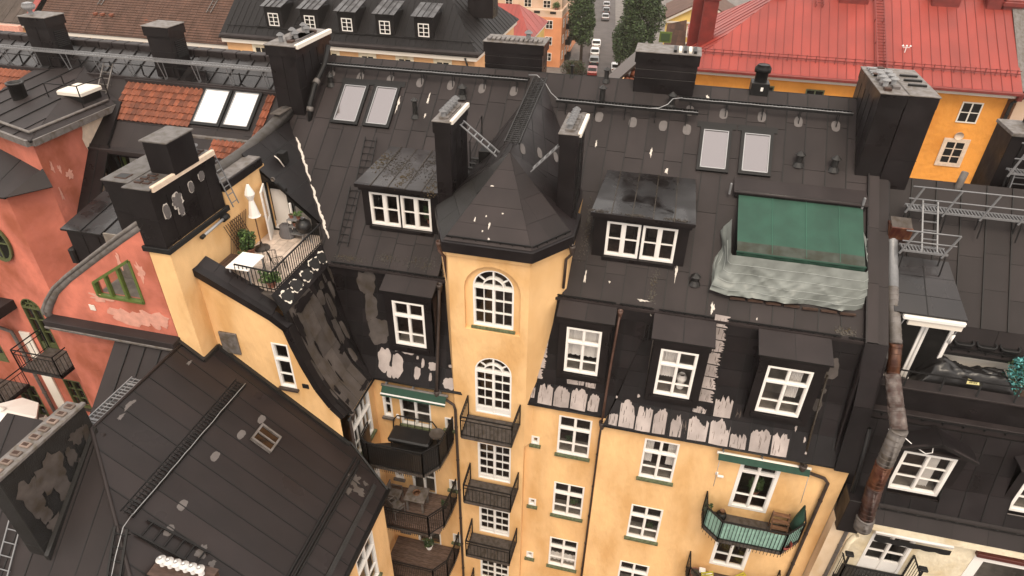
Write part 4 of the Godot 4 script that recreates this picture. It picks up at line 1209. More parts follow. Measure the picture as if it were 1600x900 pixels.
	pipe_run(b, [P(-5.72, -9.5, 15.45), P(-5.75, -9.75, 15.4), P(-5.6, -9.95, 15.4), P(-5.58, -11.0, 15.6)], 0.05, M.rustpipe, P(-5.74, -9.55, 15.42))
	pipe_run(b, [P(-1.95, -9.45, 16.1), P(-1.95, -9.7, 16.1), P(-2.1, -9.9, 16.1), P(-2.12, -10.9, 16.08)], 0.045, M.pipe, P(-1.95, -9.5, 16.08))
	pipe_run(b, [P(-0.35, -11.3, 15.85), P(-0.38, -12.1, 15.72), P(-0.42, -13.2, 15.55), P(-0.44, -14.2, 15.3), P(-0.44, -15.05, 15.02)], 0.04, M.rustpipe, P(-0.35, -11.35, 15.85))
	pipe_run(b, [P(-5.98, -11.3, 15.85), P(-5.98, -12.1, 15.7), P(-6.0, -13.2, 15.5), P(-6.0, -14.2, 15.25), P(-5.98, -15.1, 14.98)], 0.05, M.pipe, P(-5.98, -11.36, 15.85))
	pipe_run(b, [P(-8.3, -15.1, 13.4), P(-8.36, -15.4, 13.34), P(-8.36, -34, 13.34)], 0.05, M.pipe, P(-8.28, -15.1, 13.4))
	pipe_run(b, [P(5.62, -12.2, 15.55), P(5.62, -14.2, 15.12), P(5.62, -15.2, 14.8)], 0.03, M.mossy, P(5.62, -15.12, 14.86))
	# gutters along the eaves
	mb = MB.new(true)
	mb.tube([P(-0.4, -15.04, 14.83), P(6.95, -15.04, 14.83)], 0.035, 6)
	mb.tube([P(-3.05, -15.04, 15.2), P(-0.42, -15.04, 15.2)], 0.035, 6)
	mb.tube([P(-8.3, -15.04, 15.1), P(-5.12, -15.04, 15.1)], 0.035, 6)
	obj("gutter", mb, M.iron, b)
	# --- balconies ---
	for i in 3:
		var y := -18.22 - i * 3.27
		balcony(b, [[3.22, 15.0], [3.22, 14.35], [3.68, 13.93], [5.62, 13.93], [6.2, 14.5], [6.24, 15.0]], y, y + 0.92, 0.14, [M.concrete, M.wood, M.wood][i], M.concrete, 0.105, M.screen if i == 0 else null, 0.28, 0.0)
	for i in 3:
		var y := -17.42 - i * 3.25
		balcony(b, [[-8.3, 14.3], [-8.26, 13.62], [-7.95, 13.42], [-6.02, 13.42], [-5.62, 13.95], [-5.55, 14.6], [-5.55, 15.25]], y, y + 1.08, 0.12, [M.blacktarp, M.wood, M.wood][i], M.concrete, 0.075, M.blacktarp if i == 0 else null, 0.22, 0.12)
	for i in 2:
		for k in 9:
			blk(b, "deck_plank", P(-8.2, -20.665 - i * 3.25, 15.2 - k * 0.185), P(-5.65, -20.63 - i * 3.25, 15.2 - k * 0.185 - 0.175), variants(M.plank, [0.9, 1.0, 1.12])[k % 3], 0.006)
		for k in 8:
			blk(b, "deck_plank", P(3.3, -21.485 - i * 3.27, 14.95 - k * 0.12), P(6.1, -21.46 - i * 3.27, 14.95 - k * 0.12 - 0.112), variants(M.plank, [0.7, 0.8, 0.9])[k % 3], 0.006)
	for i in 4:
		var y := [-15.86, -19.16, -22.34, -25.6][i] as float
		balcony(b, [[-4.9, 15.05], [-4.86, 14.06], [-3.16, 14.06], [-3.12, 15.05]], y, y + 0.86, 0.13, M.concrete, M.concrete, 0.13, null, 0.0, 0.16)

func skylight(b: Node3D, surf: Callable, x0: float, x1: float, y0: float, y1: float, gm: Material):
	var mb := MB.new()
	for q in [[x0 - 0.1, y0 - 0.1, x0, y1 + 0.1], [x1, y0 - 0.1, x1 + 0.1, y1 + 0.1], [x0, y0 - 0.1, x1, y0], [x0, y1, x1, y1 + 0.12]]:
		solid(mb, surf, rect(q[0], q[1], q[2], q[3]), 0.0, 0.10)
	solid(mb, surf, rect(x0 - 0.22, y1 + 0.12, x1 + 0.22, y1 + 0.34), 0.0, 0.035)
	var o := obj("skylight", mb, M.iron, b)
	mb = MB.new()
	for q in [[x0, y0, x0 + 0.025, y1], [x1 - 0.025, y0, x1, y1], [x0, y0, x1, y0 + 0.03], [x0, y1 - 0.025, x1, y1]]:
		solid(mb, surf, rect(q[0], q[1], q[2], q[3]), 0.05, 0.115)
	obj("frame", mb, M.alu, o)
	mb = MB.new()
	solid(mb, surf, rect(x0 + 0.025, y0 + 0.03, x1 - 0.025, y1 - 0.025), 0.05, 0.085)
	obj("pane", mb, gm, o)

func pipe_run(b: Node3D, path: Array, r: float, m: Material, head = null):
	var mb := MB.new(true)
	mb.tube(path, r, 9)
	var o := obj("drainpipe", mb, m, b)
	mb = MB.new()
	for i in path.size() - 1:
		var l: float = path[i].distance_to(path[i + 1])
		var n := int(l / 1.6)
		for k in n:
			var q: Vector3 = path[i].lerp(path[i + 1], (k + 0.5) / n)
			mb.tube([q - (path[i + 1] - path[i]).normalized() * 0.02, q + (path[i + 1] - path[i]).normalized() * 0.02], r * 1.25, 9)
	mb.tube([path[0], path[0].lerp(path[1], 0.02)], r * 1.1, 8)
	obj("pipe_clip", mb, m, o)
	if head != null:
		mb = MB.new(true)
		mb.lathe([[r * 1.0, -0.22], [r * 2.0, 0.0], [r * 2.1, 0.1], [r * 1.7, 0.1], [r * 1.0, -0.1]], Transform3D(Basis(), head), 10)
		obj("rain_hopper", mb, m, o)

func main_roof_fittings():
	var N := Vector3(0, 0.809, 0.588)
	var dn := Vector3(0, -0.42, 0.12)
	walkway("long black roof walkway on ridge left of the stair tower", P(-12.3, -6.60, 21.98), P(-4.6, -6.58, 22.03), Vector3(0, 0, 1), 0.34, M.iron, 7, dn, "ridge walkways on the black roof")
	walkway("black roof walkway right of the tower, lower of the two with the wire jumping between", P(-3.5, -6.98, 21.45), P(1.15, -6.98, 21.42), Vector3(0, 0, 1), 0.34, M.iron, 5, dn, "ridge walkways on the black roof")
	walkway("black roof walkway right end, near the big ridge chimney", P(0.5, -6.70, 21.84), P(5.8, -6.70, 21.8), Vector3(0, 0, 1), 0.30, M.iron, 5, dn, "ridge walkways on the black roof")
	walkway("wide black walkway down the ridge of the tower's cross gable", P(-4.17, -7.18, 17.75), P(-4.17, -6.42, 21.9), Vector3(1, 0, 0), 0.44, shade(M.tar, 1.3), 4, Vector3(0, -0.25, 0), "ridge walkways on the black roof", false)
	var wt := thing("lightning_wire", "pale wire looping down from left ridge walkway to the right one", "wire", P(-4.5, -6.4, 22.1))
	obj("wire", tubes([[P(-4.6, -6.4, 22.0), P(-4.3, -6.35, 21.9), P(-4.0, -6.6, 21.9), P(-3.75, -6.85, 21.7), P(-3.4, -6.95, 21.3)]], 0.014), M.alu, wt)
	wt = thing("lightning_wire", "pale wire linking the two walkways right of the tower", "wire", P(0.2, -6.9, 21.3))
	obj("wire", tubes([[P(-0.5, -6.95, 21.28), P(-0.1, -6.9, 21.28), P(0.15, -6.8, 21.4), P(0.3, -6.66, 21.6), P(0.6, -6.63, 21.68)]], 0.014), M.alu, wt)
	# ladders
	ladder("roof_ladder", "black roof ladder lying above the left wide dormer", P(-9.5, -9.50, 18.4), P(-9.68, -8.42, 19.9), Vector3.RIGHT, 0.42, 7, M.iron, 0.014, "black roof ladders", N * 0.09)
	ladder("roof_ladder", "black roof ladder left of the left wide dormer down to the break", P(-9.5, -10.85, 16.55), P(-9.68, -9.58, 18.3), Vector3.RIGHT, 0.36, 8, M.iron, 0.014, "black roof ladders", N * 0.09)
	ladder("metal_ladder", "bare metal ladder leaning from left tower chimney to the gable roof", P(-4.62, -7.65, 17.9), P(-5.85, -6.75, 18.0), Vector3(0, 0, 1), 0.34, 6, M.zinc, 0.02, "bare metal ladders at the tower chimneys")
	ladder("metal_ladder", "bare metal ladder leaning from right tower chimney to the gable roof", P(-3.45, -7.75, 17.3), P(-2.55, -6.75, 17.25), Vector3(0, 0, 1), 0.30, 6, M.zinc, 0.02, "bare metal ladders at the tower chimneys")
	ladder("chimney_ladder", "thin black ladder up the east side of right tower chimney", P(-2.05, -9.9, 17.2), P(-2.05, -6.6, 17.2), Vector3(0, 0, 1), 0.3, 12, M.iron, 0.012)
	var hr := thing("handrail", "thin black handrail standing on roof left of the tower gable", "railing", P(-6.0, -8, 19.5))
	var mb := MB.new()
	for q in [[-5.95, 19.35, -8.9], [-5.75, 20.1, -8.3]]: mb.bar(P(q[0], q[2], q[1]), P(q[0], q[2] + 1.0, q[1]), 0.03)
	mb.bar(P(-5.95, -7.9, 19.35), P(-5.75, -7.3, 20.1), 0.022); mb.bar(P(-5.95, -8.4, 19.35), P(-5.75, -7.8, 20.1), 0.022)
	obj("rail", mb, M.iron, hr)
	var hatch := thing("roof_hatch", "black roof hatch with steps tucked in valley left of the gable", "hatch", P(-5.2, -8.3, 19.2))
	blk(hatch, "hatch_box", P(-5.55, -8.7, 18.95), P(-4.75, -8.05, 19.5), M.iron)
	for k in 5: blk(hatch, "step", P(-5.95, -8.95 + k * 0.1, 18.7 + k * 0.16), P(-5.5, -8.9 + k * 0.1, 18.84 + k * 0.16), M.tar)
	# vents
	var y := func(w: float) -> float: return -11.21 + 0.7265 * (w - 16.05)
	for q in [[-11.86, 21.56, 0.28, 0.09, "small hooded roof vent beside the big left ridge chimney"], [-8.35, 20.76, 0.55, 0.085, "tall tilted roof vent with round base right of left skylights"], [-6.86, 21.56, 0.3, 0.11, "small hooded roof vent above left tower chimney"],
		[-2.01, 21.75, 0.5, 0.09, "tall roof vent just above the walkway right of the tower"], [-2.0, 22.5, 0.35, 0.08, "tall hooded roof vent on ridge right of the tower"], [0.27, 21.85, 0.35, 0.1, "hooded roof vent between the two right walkways"], [4.36, 20.46, 0.3, 0.1, "left one of two hooded vents right of the skylights"], [5.39, 20.42, 0.32, 0.1, "right one of two hooded vents right of the skylights"], [1.67, 16.9, 0.2, 0.1, "hooded vent under tarp corner, right of lower dormer"], [-3.2, 22.55, 0.35, 0.05, "thin pipe stub on ridge beside the valley"]]:
		vent(q[4], P(q[0], y.call(q[1]), q[1]), q[2], q[3], M.tar if q[3] != 0.05 else M.iron)
	var rv := thing("ridge_vent", "stout black ventilator with square base on right ridge", "vent", P(3.0, -6.5, 22.7))
	mb = MB.new(true)
	mb.lathe([[0.2, 0.3], [0.2, 0.6], [0.26, 0.62], [0.26, 0.75], [0.18, 0.85], [0, 0.88]], Transform3D(Basis(), P(3.0, -6.5, 22.7)), 14)
	obj("cowl", mb, M.iron, rv)
	blk(rv, "base_box", P(2.72, -6.6, 22.95), P(3.28, -6.18, 22.4), M.iron)
	blk(rv, "sticker", P(3.02, -6.42, 22.4), P(3.1, -6.3, 22.392), M.white, 0.002)
	var dp := thing("vent_pipe", "thick black ventilation pipe down the east side of the big left chimney", "pipe", P(-12.2, -8, 20.4))
	obj("pipe", tubes([[P(-12.1, -6.0, 22.2), P(-12.12, -6.6, 21.7), P(-12.16, -7.1, 20.9), P(-12.2, -7.6, 20.5), P(-12.2, -8.2, 20.3)]], 0.09, 10), M.iron, dp)
	obj("clamp", tubes([[P(-12.14, -6.95, 21.14), P(-12.16, -7.02, 21.0)], [P(-12.2, -7.7, 20.46), P(-12.2, -7.85, 20.4)]], 0.12, 10), M.zincdull, dp)
	# roof awning over the cut-in terrace, tarpaulin below it
	var aw := thing("roof_awning", "large green fabric awning drawn out low over the black roof", "awning", P(4.4, -9, 18))
	blk(aw, "cassette", P(2.55, -8.78, 19.75), P(6.3, -8.56, 19.25), M.black)
	mb = MB.new()
	mb.slab([P(2.5, -8.62, 19.2), P(6.34, -8.62, 19.2), P(6.34, -8.42, 19.85), P(2.5, -8.42, 19.85)], Vector3.UP, 0.03)
	obj("cover_plate", mb, M.felt, aw)
	mb = MB.new(true)
	var hem := MB.new(true)
	var n := 24
	for i in n:
		for j in 6:
			var q := []
			for e in [[i, j], [i + 1, j], [i + 1, j + 1], [i, j + 1]]:
				var a := float(e[0]) / n; var k := float(e[1]) / 6
				q.append(P(lerpf(2.66, lerpf(6.22, 6.08, k), a), lerpf(-8.68, -9.42, k) - 0.03 * sin(PI * k) - 0.01 * sin(PI * 4 * a) * sin(PI * k), lerpf(19.3, 17.05, k)))
			(hem if j == 5 else mb).quad(q[3], q[2], q[1], q[0])
	obj("fabric", mb, M.awning, aw)
	obj("stained_hem", hem, M.hem, aw)
	mb = MB.new()
	for k in [0.28, 0.55, 0.81]:
		mb.slab([P(lerpf(2.66, 6.08, k) - 0.004, -9.40, 17.08), P(lerpf(2.66, 6.08, k) + 0.004, -9.40, 17.08), P(lerpf(2.66, 6.22, k) + 0.004, -8.665, 19.28), P(lerpf(2.66, 6.22, k) - 0.004, -8.665, 19.28)], Vector3(0, 0.95, 0.3), 0.006)
	obj("fabric_seam", mb, shade(M.awning, 2.0), aw)
	obj("front_bar", tubes([[P(2.64, -9.44, 17.02), P(6.1, -9.44, 17.02)]], 0.035, 8), M.awningdark, aw)
	mb = MB.new()
	for i in 48:
		var a := lerpf(2.66, 6.08, i / 48.0); var c := lerpf(2.66, 6.08, (i + 1) / 48.0)
		var za := 17.0 + 0.015 * sin(i * 0.9); var zc := 17.0 + 0.015 * sin(i * 0.9 + 0.9)
		mb.quad(P(a, -9.66, za), P(c, -9.66, zc), P(c, -9.45, zc), P(a, -9.45, za))
	obj("valance", mb, M.awningdark, aw)
	for s in [2.35, 6.15]: blk(aw, "bracket", P(s, -8.7, 19.3), P(s + 0.06, -8.35, 19.2), M.zinc)
	var tp := thing("tarpaulin", "crumpled silver grey tarpaulin hanging below the green roof awning", "tarpaulin", P(4.4, -10, 17))
	mb = MB.new(true)
	var fn := FastNoiseLite.new()
	fn.seed = 9; fn.frequency = 0.9; fn.fractal_octaves = 2
	n = 60
	var tarp_pt := func(i: int, j: int) -> Vector3:
		var a := i / 60.0; var k := j / 22.0
		# runs round three sides: west cheek, front, east cheek
		var s := a * 6.2 - 1.1
		var uu := 0.0; var ww := 0.0
		if s < 0.0: uu = 2.5; ww = 16.9 - s * 1.3
		elif s < 3.9: uu = 2.5 + s * 0.93; ww = 16.9
		else: uu = 6.13; ww = 16.9 + (s - 3.9) * 1.3
		var yt := -9.5 + maxf(0, ww - 16.9) * 0.3
		var yb := -11.2 + 0.7265 * (ww - 0.12 - 16.05)
		var f := fn.get_noise_3d(s * 0.5, k * 0.5, 0) * 0.22 * (0.3 + k) + (0.25 - absf(fn.get_noise_3d(s * 0.7 + k * 0.9, k * 0.3 - s * 0.25, 7))) * 0.26 * k + maxf(0.0, 0.10 - absf(fn.get_noise_3d(s * 0.7 - k * 1.1, k * 0.3, 3))) * 0.9 * (0.25 + k) + maxf(0.0, 0.06 - absf(fn.get_noise_3d(s * 1.1 + k * 1.6, 5.0, k * 0.4))) * 0.9 * k
		var bulge := 0.22 * k
		return P(uu + (-bulge - f if s < 0.0 else (bulge + f if s >= 3.9 else 0.0)), lerpf(yt, yb, k) + f * 0.3, ww - (bulge + f if s >= -0.2 and s < 4.1 else 0.0))
	for i in n:
		for j in 22:
			mb.quad(tarp_pt.call(i, j + 1), tarp_pt.call(i + 1, j + 1), tarp_pt.call(i + 1, j), tarp_pt.call(i, j))
	obj("sheet", mb, M.tarp, tp)
	mb = MB.new(true)
	for j in [5, 10, 15, 19]:
		var line := []
		for i in 51: line.append(tarp_pt.call(i + 5, j) + Vector3(0, 0.004, 0.008))
		mb.tube(line, 0.008, 4, false)
	obj("fold_crease", mb, M.creasetarp, tp)
	mb = MB.new()
	for k in 7: mb.bar(P(2.7 + k * 0.5, -10.73, 16.55 + 0.02 * (k % 2)), P(3.12 + k * 0.5, -10.73, 16.58), 0.07, 0.05)
	obj("weight_plank", mb, M.wood, tp)
	# --- facade awnings ---
	facade_awning("dark green rolled awning with pale stripe over top left balcony", -7.98, -5.6, -15.2, 15.1, 0.3, M.awningdark, true)
	facade_awning("rolled awning with dark green edge and pale housing over turquoise balcony", 3.15, 5.88, -15.28, 14.9, 0.14, M.awningdark, false)
	var wl := thing("wall_lamp", "small white wall lamp left of the turquoise balcony's door", "lamp", P(3.35, -16.35, 14.9))
	blk(wl, "base", P(3.3, -16.4, 15.0), P(3.38, -16.3, 14.95), M.plastic_white)
	blk(wl, "arm", P(3.36, -16.42, 14.95), P(3.55, -16.36, 14.88), M.plastic_white)
	wl = thing("wall_lamp", "small white wall lamp between narrow window and top left balcony door", "lamp", P(-7.62, -16.75, 15.2))
	blk(wl, "base", P(-7.66, -16.8, 15.25), P(-7.56, -16.7, 15.2), M.plastic_white)
	blk(wl, "arm", P(-7.62, -16.82, 15.2), P(-7.5, -16.76, 15.14), M.plastic_white)
	# --- things on the balconies ---
	var sb := thing("garden_bench", "black tubular garden bench on black floored top left balcony", "bench", P(-6.9, -17.4, 14.8))
	mb = MB.new(true)
	mb.tube([P(-7.7, -17.4, 14.9), P(-7.65, -16.7, 14.95), P(-7.5, -16.5, 14.98), P(-6.2, -16.5, 14.98), P(-6.05, -16.7, 14.95), P(-6.0, -17.4, 14.9)], 0.025, 8)
	for k in 5: mb.tube([P(-7.4 + k * 0.27, -16.5, 14.98), P(-7.4 + k * 0.27, -16.95, 14.93)], 0.014, 6)
	obj("frame", mb, M.iron, sb)
	blk(sb, "cushion", P(-7.6, -17.0, 14.9), P(-6.1, -16.85, 14.2), M.blacktarp, 0.05)
	for s in [[-7.5, 14.3], [-6.2, 14.3], [-7.5, 14.8], [-6.2, 14.8]]: blk(sb, "leg", P(s[0] - 0.02, -17.4, s[1] + 0.02), P(s[0] + 0.02, -17.0, s[1] - 0.02), M.iron, 0.004)
	var rt := thing("side_table", "round grey side table at right end of top left balcony", "table", P(-5.95, -17.4, 14.55))
	mb = MB.new(true)
	mb.lathe([[0.0, 0.62], [0.25, 0.62], [0.26, 0.66], [0, 0.67]], Transform3D(Basis(), P(-5.9, -17.2, 14.55)), 20)
	obj("tabletop", mb, M.concrete, rt)
	mb = MB.new(true)
	mb.lathe([[0.03, 0.0], [0.03, 0.62]], Transform3D(Basis(), P(-5.9, -17.2, 14.55)), 8)
	obj("pedestal", mb, M.iron, rt)
	var ct := thing("balcony_table", "grey weathered table with basket on second left balcony", "table", P(-6.85, -20.67, 14.5))
	blk(ct, "tabletop", P(-7.25, -19.98, 14.85), P(-6.45, -19.93, 14.15), M.zincdull)
	for s in [[-7.15, 14.25], [-6.55, 14.25], [-7.15, 14.75], [-6.55, 14.75]]: blk(ct, "leg", P(s[0] - 0.04, -20.67, s[1] + 0.04), P(s[0] + 0.04, -19.98, s[1] - 0.04), M.zincdull, 0.005)
	var bk := thing("basket", "small round wicker basket on grey balcony table", "basket", P(-6.85, -19.92, 14.5))
	mb = MB.new(true)
	mb.lathe([[0, 0.01], [0.11, 0.01], [0.15, 0.1], [0.13, 0.1], [0.1, 0.03], [0, 0.03]], Transform3D(Basis(), P(-6.85, -19.93, 14.5)), 14)
	obj("bowl", mb, M.woodlight, bk)
	var c0 := patio_chair("grey metal armchair left of the table on second left balcony", P(-7.75, -20.67, 14.5), PI / 2, M.zincdull)
	tag(c0, "grey metal armchair left of the table on second left balcony", "chair", "grey balcony chairs")
	dup(c0, P(-7.5, -20.67, 14.0), 2.6, "grey metal armchair nearest the railing on second left balcony")
	pot_plant("round white pot with silvery green plant by door of third left balcony", P(-6.75, -23.9, 14.95), 0.15, 0.24, Vector3(0.22, 0.22, 0.22), 260, 0.09, [M.leaf, M.leafdark], 5, M.plastic_white)
	pot_plant("dark planter with shrub in right corner of second left balcony", P(-5.85, -20.66, 14.7), 0.12, 0.2, Vector3(0.14, 0.16, 0.14), 120, 0.07, [M.leafdark], 6, M.iron)
	# turquoise balcony
	var tc := thing("stool", "black round stool with wooden seat at left end of turquoise balcony", "stool", P(3.75, -18.2, 14.75))
	mb = MB.new(true)
	mb.lathe([[0.12, 0.0], [0.17, 0.18], [0.15, 0.3], [0.06, 0.34]], Transform3D(Basis(), P(3.78, -18.2, 14.72)), 14)
	obj("body", mb, M.iron, tc)
	mb = MB.new(true)
	mb.lathe([[0.08, 0.33], [0.09, 0.44], [0.0, 0.45]], Transform3D(Basis(), P(3.78, -18.2, 14.72)), 12)
	obj("seat", mb, M.woodlight, tc)
	var rk := thing("plant_stand", "wooden stepped rack at right end of the turquoise balcony", "rack", P(5.55, -18.2, 14.7))
	for k in 4:
		blk(rk, "shelf", P(5.3, -18.1 + k * 0.2, 14.55 + k * 0.1), P(5.82, -18.07 + k * 0.2, 14.4 + k * 0.1), M.woodlight, 0.004)
	for u in [5.3, 5.8]:
		mb = MB.new()
		mb.bar(P(u, -18.2, 14.4), P(u, -17.4, 14.82), 0.035); mb.bar(P(u, -18.2, 14.85), P(u, -17.45, 14.85), 0.03)
		obj("side_frame", mb, M.woodlight, rk)
	pot_plant("small white pot by the railing of turquoise balcony", P(5.35, -18.2, 14.22), 0.09, 0.18, Vector3(0.05, 0.04, 0.05), 30, 0.04, [M.leaf], 8, M.plastic_white)
	var bs := thing("basin", "red round basin on floor of turquoise balcony", "basin", P(5.72, -18.2, 14.15))
	mb = MB.new(true)
	mb.lathe([[0, 0.02], [0.17, 0.02], [0.24, 0.2], [0.22, 0.2], [0.16, 0.05], [0, 0.05]], Transform3D(Basis(), P(5.70, -18.2, 14.18)), 18)
	obj("bowl", mb, M.red, bs)
	var pr := thing("folded_parasol", "closed dark green parasol in right corner of turquoise balcony", "parasol", P(6.02, -18.2, 14.6))
	mb = MB.new(true)
	mb.lathe([[0.02, 0], [0.02, 0.4], [0.2, 0.5], [0.14, 1.0], [0.03, 1.55], [0, 1.6]], Transform3D(Basis(), P(6.02, -18.2, 14.6)), 9)
	obj("cloth", mb, M.awningdark, pr)
	pot_plant("climbing plant in left corner of turquoise balcony", P(3.35, -18.2, 14.7), 0.1, 0.2, Vector3(0.13, 0.35, 0.13), 160, 0.07, [M.leafdark, M.leaf], 9)
	# the balcony below it
	for q in [[3.5, 14.6, 0.2, "largest terracotta pot on lower right balcony"], [3.62, 14.3, 0.17, "smaller terracotta pot on lower right balcony by railing"]]:
		pot_plant(q[3], P(q[0], -21.49, q[1]), q[2], q[2] * 1.7, Vector3(0.06, 0.03, 0.06), 20, 0.04, [M.leafdark], 11)
	for q in [[3.72, 14.75, "white paper bag nearest the wall on lower right balcony"], [3.95, 14.62, "white paper bag farther from wall on lower right balcony"]]:
		var bg := thing("paper_bag", q[2], "bag", P(q[0], -21.49, q[1]))
		blk(bg, "bag", P(q[0] - 0.11, -21.49, q[1] + 0.09), P(q[0] + 0.11, -21.1, q[1] - 0.09), M.plastic_white, 0.02)
	var bic := thing("moped", "dark machine with white cover at left railing of lower right balcony", "machine", P(3.45, -21.4, 14.05))
	blk(bic, "body", P(3.36, -21.48, 14.35), P(3.6, -21.1, 13.98), M.iron, 0.06)
	blk(bic, "cover", P(3.36, -21.1, 14.3), P(3.58, -21.0, 14.0), M.plastic_white, 0.03)
	var yc := folding_chair("yellow slatted folding chair facing right on lower right balcony", P(4.62, -21.48, 14.25), 0.5)
	dup(yc, P(5.1, -21.48, 14.65), 2.2, "yellow folding chair nearest the door on lower right balcony")
	dup(yc, P(3.9, -21.48, 14.1), -1.2, "leftmost yellow folding chair on lower right balcony by the pots")
	pot_plant("leafy plant at right end of lower right balcony", P(5.95, -21.48, 14.6), 0.16, 0.26, Vector3(0.2, 0.2, 0.2), 220, 0.09, [M.leaf, M.leafdark], 14)
	pot_plant("leafy houseplant behind right panes of the left wide dormer", P(-6.85, -10.15, 17.62), 0.1, 0.16, Vector3(0.2, 0.3, 0.14), 260, 0.09, [M.leaf, M.leafdark], 31)
	pot_plant("small houseplants on sill of middle floor window left of pipe", P(-1.1, -20.4, 15.75), 0.08, 0.14, Vector3(0.28, 0.2, 0.1), 220, 0.07, [M.leaf, M.leafdark], 32)
	pot_plant("small houseplant on sill of top floor window left of pipe", P(-1.5, -17.1, 15.75), 0.08, 0.14, Vector3(0.2, 0.16, 0.1), 160, 0.07, [M.leafdark], 33)
	pot_plant("spiky agave behind the door of turquoise balcony", P(4.75, -17.6, 15.5), 0.14, 0.25, Vector3(0.26, 0.34, 0.2), 220, 0.16, [M.leaf], 34)
	pot_plant("houseplant on sill of lower right facade window", P(1.65, -20.35, 15.4), 0.08, 0.12, Vector3(0.18, 0.16, 0.1), 140, 0.06, [M.leafdark, M.leaf], 35)
	var lt := thing("table_lamp", "round white double globe lamp inside middle dormer window", "lamp", P(1.72, -13.4, 15.5))
	mb = MB.new(true)
	mb.lathe([[0, 0.0], [0.1, 0.03], [0.14, 0.14], [0.08, 0.25], [0.15, 0.36], [0.16, 0.46], [0.1, 0.56], [0, 0.58]], Transform3D(Basis(), P(1.72, -13.54, 15.5)), 16)
	obj("globe", mb, M.cloth, lt)

func patio_chair(label: String, pos: Vector3, turn: float, m: Material) -> Node3D:
	var t := thing("patio_chair", label, "chair", pos, "", turn)
	var mb := MB.new(); mb.bev(Vector3(-0.24, 0.42, -0.24), Vector3(0.24, 0.46, 0.24), 0.01)
	obj("seat", mb, m, t, false)
	mb = MB.new(); mb.bev(Vector3(-0.24, 0.46, -0.26), Vector3(0.24, 0.95, -0.22), 0.01)
	obj("backrest", mb, m, t, false)
	for s in [[-0.22, -0.22], [0.22, -0.22], [-0.22, 0.22], [0.22, 0.22]]:
		mb = MB.new(); mb.cbox(Vector3(s[0], 0.21, s[1]), Vector3(0.035, 0.42, 0.035))
		obj("leg", mb, m, t, false)
	for s in [-0.25, 0.25]:
		mb = MB.new(); mb.cbox(Vector3(s, 0.66, 0), Vector3(0.04, 0.03, 0.44)); mb.cbox(Vector3(s, 0.55, 0.2), Vector3(0.03, 0.22, 0.03))
		obj("armrest", mb, m, t, false)
	return t

func folding_chair(label: String, pos: Vector3, turn: float) -> Node3D:
	var t := thing("folding_chair", label, "chair", pos, "yellow folding chairs", turn)
	for k in 6:
		var mb := MB.new(); mb.cbox(Vector3(-0.2 + k * 0.08, 0.45, 0), Vector3(0.055, 0.02, 0.4))
		obj("seat_slat", mb, M.yellowmetal, t, false)
	for k in 2:
		var mb := MB.new(); mb.cbox(Vector3(-0.26 - k * 0.03, 0.68 + k * 0.12, 0), Vector3(0.02, 0.07, 0.4))
		obj("back_slat", mb, M.yellowmetal, t, false)
	for s in [-0.2, 0.2]:
		var mb := MB.new(); mb.bar(Vector3(-0.3, 0.85, s), Vector3(0.22, 0, s), 0.025); mb.bar(Vector3(0.2, 0.44, s), Vector3(-0.22, 0, s), 0.025)
		obj("leg", mb, M.yellowmetal, t, false)
	return t

func facade_awning(label: String, u0: float, u1: float, y: float, w: float, d: float, m: Material, stripe: bool):
	var t := thing("awning", label, "awning", P((u0 + u1) / 2, y, w))
	obj("roller", tubes([[P(u0, y, w - 0.06), P(u1, y, w - 0.06)]], 0.055, 10), M.offwhite if not stripe else M.zincdull, t)
	var mb := MB.new()
	mb.slab([P(u0 + 0.04, y - d * 0.9, w - 0.2 - d * 0.4), P(u1 - 0.04, y - d * 0.9, w - 0.2 - d * 0.4), P(u1 - 0.04, y + 0.02, w - 0.09), P(u0 + 0.04, y + 0.02, w - 0.09)], Vector3(0, 0.5, 0.86), 0.012)
	obj("fabric", mb, m, t)
	if stripe:
		mb = MB.new()
		mb.bar(P(u0 + 0.03, y - d * 0.62, w - 0.21 - d * 0.26), P(u1 - 0.03, y - d * 0.62, w - 0.21 - d * 0.26), 0.045, 0.03)
		obj("front_bar", mb, M.plastic_white, t)
	else:
		for u in [u0 + 0.1, u1 - 0.05]:
			obj("pull_cord", tubes([[P(u, y - 0.1, w - 0.2), P(u - 0.02, y - 1.1, w - 0.45)]], 0.01, 5), M.alu, t)
	for k in 3: blk(t, "bracket", P(lerpf(u0 + 0.15, u1 - 0.3, k / 2.0), y - 0.02, w + 0.1), P(lerpf(u0 + 0.15, u1 - 0.3, k / 2.0) + 0.04, y + 0.12, w - 0.08), M.zinc, 0.004)

